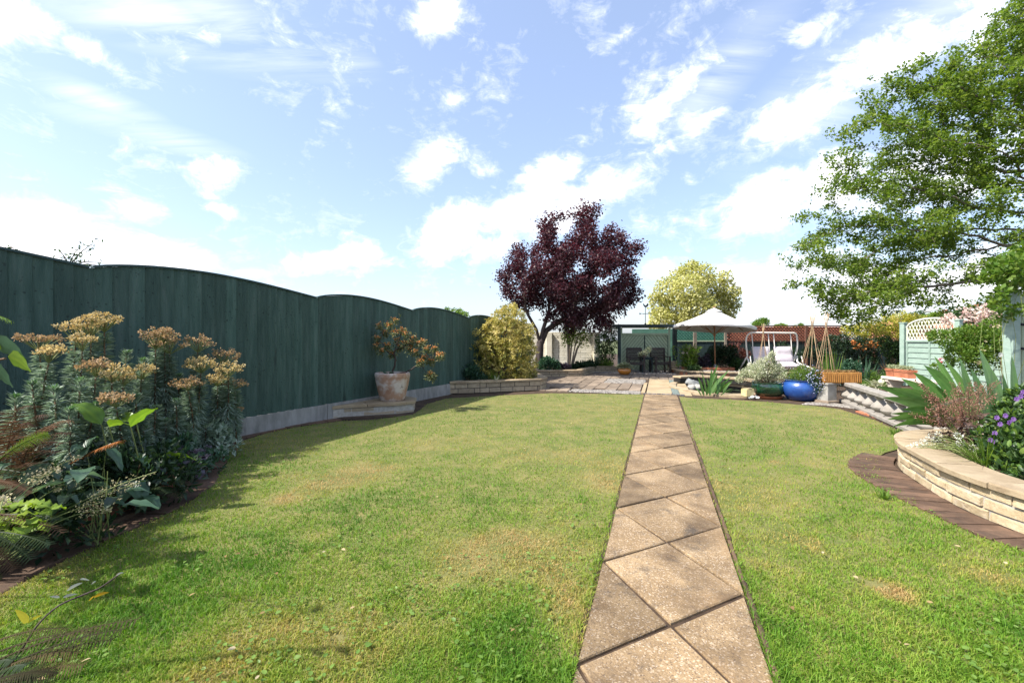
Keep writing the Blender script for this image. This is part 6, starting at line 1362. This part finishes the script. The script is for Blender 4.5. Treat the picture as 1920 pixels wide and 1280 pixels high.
for a in [(143, 622, 3.75, 26, 1), (172, 612, 3.75, 24, 1), (196, 603, 3.8, 22, 1), (155, 640, 3.6, 18, 1), (292, 640, 4.4, 30, 2), (318, 650, 4.5, 24, 2), (308, 630, 4.5, 18, 2), (372, 648, 4.9, 24, 2), (378, 688, 4.6, 24, 1), (428, 697, 4.9, 24, 1), (408, 716, 4.8, 20, 1), (440, 722, 5.0, 16, 2), (420, 672, 5.1, 22, 2), (265, 700, 4.1, 22, 1), (208, 702, 3.5, 24, 1), (180, 690, 3.4, 20, 2), (230, 712, 3.7, 20, 1), (72, 640, 3.5, 24, 2), (95, 662, 3.4, 18, 1), (350, 724, 4.4, 22, 2), (215, 752, 3.3, 22, 2), (440, 770, 5.2, 10, 2)]: spike(a[0], a[1], a[2], a[3]*1.2, a[4])
for a in [(238, 662, 4.0, 0, 0), (101, 730, 3.2, 0, 0), (268, 676, 4.2, 0, 0), (335, 705, 4.6, 0, 0), (405, 775, 4.8, 0, 0), (425, 800, 4.95, 0, 0), (330, 752, 4.2, 0, 0), (255, 745, 3.7, 0, 0), (292, 765, 4.0, 0, 0), (370, 765, 4.6, 0, 0), (60, 720, 3.3, 0, 0), (150, 715, 3.3, 0, 0), (310, 790, 4.1, 0, 0), (385, 800, 4.6, 0, 0), (180, 760, 3.3, 0, 0), (30, 745, 3.1, 0, 0), (418, 745, 5.0, 0, 0), (350, 800, 4.3, 0, 0), (130, 770, 3.1, 0, 0), (270, 800, 3.75, 0, 0), (225, 790, 3.5, 0, 0), (400, 825, 4.7, 0, 0)]: spike(*a)
# ferns
fb = empty('fern', (-3.15, 2.75, .03), 'dead brown fern with arching dry fronds at the left edge of the bed', 'fern', 'ferns in the left bed')
for tx, ty, Y, ar in [(60, 762, 2.6, .25), (110, 800, 2.7, .2), (85, 830, 2.45, .22), (30, 790, 2.4, .2), (130, 815, 2.9, .2), (20, 850, 2.3, .15), (105, 850, 2.6, .16), (70, 870, 2.4, .1), (-20, 770, 2.3, .2), (140, 790, 3.0, .22), (65, 800, 2.75, .28), (40, 822, 2.5, .2), (95, 780, 2.85, .25), (10, 815, 2.35, .2), (118, 832, 2.75, .18)]:
    t = P(tx, ty, Y); frond((-3.15+random.uniform(-.08, .08), 2.75+random.uniform(-.08, .08), .12), t, ar+.15, .22, L_FERNB, fb, 26, thin=.62)
fo = empty('fern', (-2.95, 2.85, .03), 'fern with a single bright orange frond and a pale green frond in the left bed', 'fern', 'ferns in the left bed')
frond(P(128, 872, 2.95), P(226, 826, 3.0), .03, .16, L_FERNO, fo, 24, label='bright orange dry frond')
MB().tube([(-2.95, 2.85, .03), P(110, 885, 2.9), P(128, 872, 2.95)], .004, 4).build('stalk', TWIG, fo)
frond(P(-10, 868, 2.3), P(92, 813, 2.35), .05, .11, L_FERNG, fo, 30, label='pale green frond', side=(.2, -.6, .75))
frond(P(-40, 590, 1.7), P(22, 602, 1.75), .02, .09, L_LIME, fo, 14, label='yellow green frond tip')
MB().tube([(-2.6, 2.2, .03), P(-60, 700, 1.9), P(-40, 590, 1.7)], .004, 4).build('stalk', TWIG, fo)
fd = empty('fern', (-2.75, 3.2, .03), 'small dark green fern low in the left bed near the edging', 'fern', 'ferns in the left bed')
for i in range(11):
    a = random.uniform(-1.8, 1.0); frond((-2.75, 3.3, .05), (-2.78+.36*math.cos(a), 3.3+.36*math.sin(a), random.uniform(.05, .22)), .18, .13, L_FERND, fd, 20)
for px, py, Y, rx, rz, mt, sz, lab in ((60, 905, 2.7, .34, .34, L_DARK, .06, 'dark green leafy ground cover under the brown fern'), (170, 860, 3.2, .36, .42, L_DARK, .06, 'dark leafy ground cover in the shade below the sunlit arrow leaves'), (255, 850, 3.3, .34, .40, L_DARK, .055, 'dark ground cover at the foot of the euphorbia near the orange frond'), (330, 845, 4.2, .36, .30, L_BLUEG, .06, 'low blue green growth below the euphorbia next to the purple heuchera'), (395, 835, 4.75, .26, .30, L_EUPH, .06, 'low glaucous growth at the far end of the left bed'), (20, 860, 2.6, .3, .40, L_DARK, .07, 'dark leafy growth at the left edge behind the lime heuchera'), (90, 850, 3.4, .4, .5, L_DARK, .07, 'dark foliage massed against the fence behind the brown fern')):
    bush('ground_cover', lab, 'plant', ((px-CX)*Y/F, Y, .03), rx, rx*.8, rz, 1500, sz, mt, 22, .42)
# broad leaved plants
ar_ = empty('arum_plant', (-2.9, 3.25, .03), 'glossy arrow shaped sunlit yellow green leaves standing among the euphorbia', 'plant')
for b, t, w, ac, mt in [((190, 795, 3.2), (133, 757, 3.15), 30, .06, L_ARUM), ((205, 800, 3.2), (243, 798, 3.2), 24, .05, L_ARUM), ((245, 800, 3.2), (296, 766, 3.25), 26, .05, L_ARUM), ((255, 790, 3.3), (190, 782, 3.4), 20, .05, L_ARUM), ((312, 862, 3.5), (374, 866, 3.45), 30, .07, L_ARUM), ((315, 862, 3.55), (262, 852, 3.4), 20, .07, L_ARUM)]:
    B, T = P(*b), P(*t); leaf_part(B, T, w*b[2]/F*1.15, ac, mt, ar_, fold=.25, wave=.07, tipp=1.7, twist=-.5); MB().tube([(B.x+.05, B.y+.12, .03), B.lerp(Vector((B.x+.05, B.y+.12, .03)), .4), B], .0045, 5).build('stalk', STEMG, ar_)
sp_ = empty('spotted_plant', (-2.7, 3.1, .03), 'dark green spotted leaves hanging over the terracotta kerb of the left bed', 'plant')
for b, t, w in [((200, 840, 3.1), (230, 885, 3.05), 26), ((160, 840, 3.0), (130, 850, 2.9), 20), ((160, 840, 3.0), (185, 820, 3.1), 20), ((190, 875, 3.0), (155, 915, 2.95), 24), ((245, 900, 3.1), (272, 960, 3.05), 46), ((250, 900, 3.1), (225, 950, 3.0), 34), ((245, 850, 3.3), (280, 880, 3.2), 26), ((150, 860, 2.9), (165, 835, 3.1), 22), ((270, 930, 3.1), (300, 955, 3.05), 30), ((70, 890, 2.6), (45, 925, 2.5), 34), ((80, 885, 2.7), (110, 900, 2.6), 30), ((60, 920, 2.5), (25, 940, 2.4), 34), ((100, 870, 2.8), (130, 880, 2.75), 26), ((40, 900, 2.6), (5, 900, 2.5), 30), ((120, 930, 2.6), (150, 950, 2.6), 24), ((20, 870, 2.5), (-15, 890, 2.4), 28)]:
    B, T = P(*b), P(*t); T.z = max(T.z, .05); B.z = max(B.z, .08); leaf_part(B, T, w*b[2]/F, .05, L_ARUMD, sp_, fold=.2, wave=.05, tipp=1.6, twist=-.3)
twigs('stalks', STEMG, sp_, (-2.75, 3.05, .03), [P(200, 840, 3.1), P(160, 840, 3.0), P(245, 895, 3.1), P(70, 890, 2.6), P(60, 920, 2.5)], .005)
hp = empty('heuchera', (-2.7, 3.75, .03), 'low heuchera with dusky purple leaves beside the dark edging bricks', 'plant', 'heucheras in the left bed')
for i in range(40):
    px, py, Y = random.uniform(300, 388), random.uniform(828, 905), random.uniform(3.5, 4.1); q = P(px, py, Y); q.z = min(max(q.z, .08), .30); a = random.uniform(0, 6.28); leaf_part(q, q+Vector((math.cos(a)*.07, math.sin(a)*.07, -.02)), .085, .02, L_HEUP, hp, tipp=2.2, wave=.1, basew=.6, seg=5)
hl = empty('heuchera', (-2.75, 2.45, .03), 'lime green heuchera with long sprays of tiny cream flowers in the left bed', 'plant', 'heucheras in the left bed')
for i in range(52):
    px, py, Y = random.uniform(-25, 95), random.uniform(945, 1012), random.uniform(2.05, 2.55); q = P(px, py, Y); q.z = min(max(q.z, .08), .48); a = random.uniform(0, 6.28); leaf_part(q, q+Vector((math.cos(a)*.065, math.sin(a)*.065, -.015)), .085, .03, L_LIME, hl, tipp=2.2, wave=.12, basew=.6, seg=5)
twigs('stalks', STEMG, hl, (-2.75, 2.35, .03), [P(random.uniform(0, 100), random.uniform(950, 1005), 2.3) for _ in range(16)], .003)
def panicle(parent, base, tip, n, spread, size, mat, sm, stalk=.0025, start=.45):
    base, tip = Vector(base), Vector(tip); md = base.lerp(tip, .5)+Vector((0, 0, .05)); C = lambda t: base*(1-t)**2+md*2*t*(1-t)+tip*t*t
    o = MB().tube([C(i/6) for i in range(7)], stalk, 4, cap=False).build('flower_stem', sm, parent); t = start+(1-start)*rng.random(n); w = spread*np.sin(np.pi*np.clip((t-start)/(1-start)*.8+.15, 0, 1))
    pos = np.array([tuple(C(x)) for x in t])+rng.normal(size=(n, 3))*w[:, None]*np.array([.5, .5, .6]); leaves('flower_spray', mat, o, pos, rdirs(n), rdirs(n), size*(.6+.8*rng.random(n)), .75, T_DIA)
for b, t, Y in [((70, 985), (293, 884), 2.75), ((60, 990), (226, 936), 2.6), ((40, 960), (165, 890), 2.6), ((80, 985), (262, 905), 2.8), ((20, 950), (112, 878), 2.4), ((85, 990), (205, 955), 2.6), ((10, 930), (90, 890), 2.4), ((0, 960), (10, 940), 2.0), ((30, 930), (150, 855), 2.7)]: panicle(hl, P(b[0], b[1], Y-.25), P(t[0], t[1], Y), 95, .036, .011, L_CREAM, STEMG)
gf = empty('fern', (-2.35, 2.0, .03), 'green and bronze fern sprawling over the edging at the lower left of the bed', 'fern', 'ferns in the left bed')
for b, t, Y, m_ in [((-60, 1000), (95, 1022), 2.05, L_FERND), ((-60, 985), (60, 1050), 2.0, L_FERND), ((-70, 1010), (30, 1068), 1.95, L_FERNB), ((-60, 960), (120, 1000), 2.15, L_FERNB), ((-60, 975), (110, 975), 2.2, L_FERND), ((-60, 1020), (-5, 1090), 1.9, L_FERND), ((-50, 900), (60, 925), 2.3, L_FERNB), ((-50, 880), (95, 905), 2.4, L_FERND)]: frond(P(*b, Y), P(*t, Y+.03), .06, .15, m_, gf, 26, droop=.15, thin=.8)
lw = empty('leafy_plant', (-2.5, 2.75, .03), 'broad mid green leaves at the front of the left bed beside cream flower sprays', 'plant')
for i in range(46):
    px, py, Y = random.uniform(0, 235), random.uniform(865, 950), random.uniform(2.45, 2.95); q = P(px, py, Y); q.z = min(max(q.z, .10), .55); a = random.uniform(-2.2, .9); l = random.uniform(.10, .19); leaf_part(q, q+Vector((math.cos(a)*l, math.sin(a)*l, -.03)), l*.55, .035, random.choice([L_ARUMD, L_DARK, L_GREEN]), lw, tipp=1.6, wave=.06, seg=6, fold=.2)
twigs('stalks', STEMG, lw, (-2.5, 2.75, .03), [P(random.uniform(0, 230), random.uniform(870, 940), 2.7) for _ in range(14)], .004)
# shrub leaning in at the left edge, close to the camera
cs_ = empty('camellia', (-2.0, 1.55, 0), 'large glossy leaves of a shrub reaching in at the left edge of the picture', 'shrub')
MB().tube([(-2.0, 1.55, 0), (-1.95, 1.55, .7), P(-30, 680, 1.5), P(10, 672, 1.5)], [.012, .010, .006, .004], 6).build('stem', TWIG, cs_)
for b, t, w, mt in [((-12, 640, 1.5), (50, 676, 1.48), 40, L_ARUMD), ((15, 668, 1.5), (58, 697, 1.46), 36, L_LIME), ((-15, 690, 1.5), (24, 726, 1.47), 36, L_ARUMD), ((-25, 660, 1.5), (10, 650, 1.5), 30, L_ARUM), ((-20, 700, 1.5), (5, 690, 1.5), 24, L_ARUM)]:
    leaf_part(P(*b), P(*t), w*1.5/F, .015, mt, cs_, fold=.12, wave=.03, tipp=1.7, side=(.5, -.35, .75))
# front corner: twig with yellow leaves and a brown fern
tw = empty('bramble', (-1.85, 1.45, 0), 'thin dark bramble twig with yellow and white leaves leaning over the lawn corner', 'plant')
tp_ = [(-1.75, 1.5, .05), P(40, 1218, 1.5), P(70, 1172, 1.5), P(110, 1135, 1.52), P(160, 1113, 1.55), P(190, 1100, 1.56), P(225, 1075, 1.58)]
MB().tube(smooth3(tp_, 4), .003, 5).build('stem', BARKD, tw, True)
for b, t, w, mt in [((54, 1165), (28, 1142), 20, L_YELL), ((52, 1166), (80, 1152), 12, L_YELL), ((176, 1118), (205, 1110), 10, L_YELO), ((175, 1119), (166, 1126), 9, L_YELO), ((125, 1106), (155, 1092), 12, L_WHL), ((118, 1119), (146, 1113), 8, L_WHL), ((112, 1119), (92, 1118), 6, L_WHL), ((172, 1094), (180, 1090), 7, L_WHL), ((150, 1085), (168, 1088), 5, L_WHL), ((218, 1078), (232, 1073), 6, L_WHL)] if 'L_YELL' in globals() else []: leaf_part(P(*b, 1.53), P(*t, 1.53), w*1.53/F*1.2, .004, mt, tw, tipp=1.8, side=(.6, -.2, .75), fold=.06)
ff = empty('fern', (-1.65, 1.2, 0), 'brown drooping fern over the lawn at the bottom left corner', 'fern', 'ferns in the left bed')
for b, t, Y, wd in [((-60, 1262), (262, 1160), 1.45, .15), ((-40, 1275), (150, 1222), 1.38, .13), ((-60, 1225), (130, 1178), 1.5, .11), ((-60, 1300), (110, 1262), 1.3, .13), ((-60, 1290), (215, 1198), 1.42, .13), ((-60, 1245), (190, 1182), 1.47, .13), ((-50, 1280), (235, 1178), 1.4, .12), ((-60, 1310), (160, 1246), 1.34, .13)]: frond(P(*b, Y-.05), P(*t, Y+.02), .05, wd, L_FERNB2, ff, 30, droop=.18, thin=.75)
for b, t, Y in [((-30, 1290), (50, 1246), 1.32), ((-20, 1300), (70, 1272), 1.3), ((-40, 1270), (25, 1238), 1.36)]: frond(P(*b, Y), P(*t, Y), .04, .10, L_FERND, ff, 24, droop=.18, thin=.8)
MB().tube([(-1.65, 1.2, 0), P(-60, 1270, 1.38)], .005, 5).build('stalk', TWIG, ff)
# ================================================================== RIGHT RAISED BED
ir = empty('iris', (4.35, 4.55, .25), 'clump of very broad sword shaped green leaves in the curved stone bed', 'plant')
for b, t, w, Y0, Y1, ac in [((1835, 800), (1732, 684), 30, 4.7, 4.9, .10), ((1800, 790), (1643, 724), 26, 4.65, 4.8, .10), ((1790, 795), (1664, 786), 24, 4.45, 4.4, .10), ((1805, 790), (1689, 709), 24, 4.75, 5.0, .08), ((1795, 785), (1674, 728), 30, 4.7, 4.6, .10), ((1885, 805), (1836, 652), 36, 4.8, 5.0, .05), ((1850, 800), (1772, 676), 26, 4.9, 5.1, .08), ((1880, 800), (1858, 690), 36, 4.6, 4.7, .05), ((1800, 780), (1745, 690), 24, 5.0, 5.0, .15), ((1905, 800), (1897, 665), 26, 4.8, 5.0, .04), ((1795, 795), (1700, 782), 16, 4.4, 4.4, .08), ((1870, 800), (1850, 715), 26, 4.55, 4.6, .04), ((1825, 800), (1765, 705), 22, 5.0, 5.3, .06), ((1810, 800), (1668, 775), 18, 4.6, 4.6, .08), ((1895, 805), (1880, 700), 24, 4.5, 4.55, .04), ((1790, 790), (1655, 745), 24, 4.55, 4.65, .10), ((1785, 795), (1672, 800), 20, 4.35, 4.3, .10), ((1800, 785), (1712, 698), 26, 4.85, 5.1, .10), ((1815, 785), (1752, 668), 26, 4.9, 5.2, .08), ((1830, 795), (1800, 672), 28, 4.85, 5.0, .06), ((1790, 780), (1700, 745), 26, 4.6, 4.7, .12), ((1860, 800), (1820, 690), 30, 4.7, 4.8, .05), ((1780, 790), (1690, 768), 20, 4.4, 4.5, .10)]:
    leaf_part(P(*b, Y0), P(*t, Y1), w*Y0/F, ac, L_IRIS, ir, tipp=1.25, basew=.75, fold=.10, seg=9, side=(random.uniform(-.2, .3), -.45, 1.0) if t[0] < 1790 else (1, .25, random.uniform(-.2, .2)))
p0_ = P(1758, 756, 4.35); leaf_part(P(1812, 745, 4.4), P(1735, 772, 4.3), 9*4.4/F, .03, L_VARI, ir, tipp=1.2, basew=.7, label='narrow pale yellowing leaf', side=(0, -.3, 1))
hb = empty('heuchera', (4.1, 4.25, .25), 'bronze heuchera with a cloud of tiny brown flowers in the curved stone bed', 'plant')
for i in range(70):
    px, py, Y = random.uniform(1745, 1850), random.uniform(775, 838), random.uniform(4.0, 4.4); q = P(px, py, Y); q.z = max(q.z, .3); a = random.uniform(0, 6.28); leaf_part(q, q+Vector((math.cos(a)*.06, math.sin(a)*.06, -.02)), .07, .02, L_HEUB, hb, tipp=2.2, wave=.12, basew=.6, seg=5)
for i in range(34):
    a = random.uniform(0, 1); b = P(1795+random.uniform(-25, 30), 820, 4.25); t = P(1720+160*random.random(), 770-55*math.sin(math.pi*random.random()), 4.25+random.uniform(-.25, .25)); panicle(hb, (b.x, b.y, .3), t, 120, .05, .011, L_PANB, TWIG, .0018, .30)
for t in [(1715, 712), (1728, 720), (1740, 735), (1705, 776), (1725, 782), (1735, 765), (1752, 745)]: panicle(hb, P(1800, 815, 4.25), P(*t, 4.3), 150, .035, .012, L_PANB, TWIG, .0018, .35)
ge = empty('geranium', (4.35, 3.75, .25), 'leafy hardy geranium with violet flowers filling the right end of the stone bed', 'plant')
cl = np.array([(*P(px, py, Y), r*Y/F) for px, py, r, Y in [(1900, 800, 30, 4.0), (1920, 830, 34, 3.8), (1885, 835, 26, 3.8), (1930, 780, 34, 4.2), (1865, 850, 20, 3.75), (1900, 865, 30, 3.55), (1935, 870, 34, 3.5), (1850, 820, 18, 3.9), (1920, 750, 24, 4.4), (1960, 820, 40, 3.9), (1890, 770, 16, 4.2), (1990, 860, 50, 3.6), (1880, 885, 14, 3.45), (1925, 895, 18, 3.3)]])
foliage('foliage', L_GREEN, ge, cl, 5200, .055, .5, T_HEX, inner=.4); foliage('young_foliage', L_BRIGHT, ge, cl, 1300, .05, .55, T_HEX, inner=.8)
twigs('stems', STEMG, ge, (4.35, 3.75, .25), cl[:, :3], .005)
fl = [(1885, 779), (1893, 792), (1869, 783), (1865, 812), (1857, 825), (1867, 829), (1914, 743), (1906, 748), (1918, 735), (1900, 786), (1875, 795)]
pos = []; axs = []
for px, py in fl:
    c = P(px, py, 3.72+.002*(840-py)*1.4); 
    for r_ in range(2):
        for k in range(6): a = k*1.047+r_*.5; pos.append(tuple(c)); axs.append((math.cos(a), -.3+.3*r_, math.sin(a)+.15))
leaves('flowers', L_VIOL, ge, pos, axs, np.tile([[0, -1, .3]], (len(pos), 1)), .024, .85, T_HEX)
al = empty('allium', (4.0, 3.9, .3), 'white onion flower heads on long stems flopping over the stone coping', 'plant')
heads = [(1706, 840), (1714, 836), (1723, 833), (1731, 829), (1739, 825), (1747, 817), (1754, 822), (1761, 814), (1769, 829), (1756, 853), (1797, 816), (1801, 831), (1824, 839), (1833, 846), (1750, 838), (1735, 838), (1772, 840), (1758, 832), (1840, 858), (1720, 845), (1728, 842)]
for px, py in heads:
    Y = 4.15 if px < 1780 else 3.9; c = P(px, py, Y); m = 46; d = rdirs(m)
    o = MB().tube(smooth3([P(1850+random.uniform(-25, 30), 868+random.uniform(-8, 20), 3.75), P((px+1850)/2, (py+862)/2-4, (Y+3.75)/2)+Vector((0, 0, .03)), c], 4), .003, 4, cap=False).build('flower_stem', STEMG, al)
    leaves('flower_head', L_WHITE, o, np.array(tuple(c))+d*.022, d+rdirs(m)*.4, rdirs(m), .013, .7, T_HEX)
blades('leaves', L_BRIGHT, al, P(1850, 868, 3.72), 70, .42, .007, 1.35, .12, join=True, az=(1.6, 4.2), bow=.3)
# climbing rose on the pale green panels, rambler above it, vine on the pergola post
climber([(1790, 640, 24), (1820, 630, 24), (1850, 640, 30), (1885, 640, 28), (1760, 632, 14), (1800, 665, 22), (1835, 668, 22), (1870, 668, 20), (1775, 680, 12), (1755, 690, 8), (1905, 665, 18), (1862, 615, 20), (1830, 690, 14), (1815, 650, 24), (1748, 628, 8), (1915, 632, 18)], 8.9, L_BRIGHT, 9500, .055, 'leafy climbing rose spreading across the pale green fence panels', 'climbing_rose', ([(1840, 655, 6), (1850, 640, 5), (1870, 612, 6), (1835, 680, 6), (1822, 690, 5)], L_CREAM, 9, .035), tw=.005, sm=STEMG)
climber([(1785, 598, 13), (1805, 592, 15), (1828, 592, 16), (1850, 590, 18), (1875, 597, 16), (1898, 600, 14), (1860, 606, 14), (1820, 606, 12)], 11.4, L_GREEN, 3600, .06, 'rambling rose covered in pale pink blooms above the fence panels', 'rambling_rose', ([(1785, 598, 12), (1770, 600, 9), (1805, 590, 14), (1828, 590, 14), (1850, 588, 16), (1875, 596, 15), (1895, 598, 12), (1840, 603, 14), (1865, 606, 13)], L_PINK, 230, .06), tw=.006)
climber([(1880, 500, 22), (1905, 505, 26), (1890, 525, 20), (1860, 520, 14), (1850, 515, 8), (1915, 535, 14), (1875, 570, 14), (1885, 590, 12), (1868, 555, 10), (1912, 580, 10), (1925, 480, 24), (1945, 520, 26), (1880, 548, 10)], 7.3, L_BRIGHT, 2600, .075, 'light green vine climbing over the top of the tall pergola post', 'vine', width=.7, tw=.005, sm=STEMG)
rf_ = P(1764, 675.5, 8.6); e = empty('rose_flower', rf_, 'single red rose bloom hanging in front of the pale green slats', 'flower'); MB().tube([rf_, rf_+Vector((.06, .05, .07)), rf_+Vector((.22, .12, .12))], .003, 4).build('stem', STEMG, e); n = 40; d = rdirs(n); leaves('petals', L_RED, e, np.array(tuple(rf_))+d*.018, d+rdirs(n)*.5, d, .038, .9, T_HEX)
pw = P(1825, 665, 5.3); e = empty('poppy', (pw.x, pw.y, .25), 'white daisy like flower on a thin stem above the broad sword leaves', 'flower'); hd = P(1875, 665, 5.2); MB().tube([(hd.x+.05, hd.y, .25), (hd.x+.03, hd.y, .8), hd], .003, 4).build('stem', TWIG, e); pos = np.array([tuple(hd)]*9); a = np.arange(9)*.7; leaves('petals', L_WHITE, e, pos, np.stack([np.cos(a), -.3+0*a, np.sin(a)], 1), np.tile([[0, -1, 0]], (9, 1)), .032, .7, T_HEX)
# weeds at the lawn margins
for px, py, n_, L_, lab in [(1650, 934, 16, .09, 'small tuft of grass growing at the foot of the curved stone wall'), (1620, 768, 20, .12, 'small green weed tuft beside the balustrade base'), (1675, 815, 26, .12, 'daisy leaves at the lawn edge by the end of the stone bed'), (540, 795, 14, .10, 'weed tuft growing from the brick edging by the gravel board')]:
    q = G(px, py)+Vector((.03, .0, 0)); e = empty('weed', q, lab, 'weed'); blades('foliage', L_BRIGHT, e, q, n_*2, L_, .010, .9, .05, join=True)
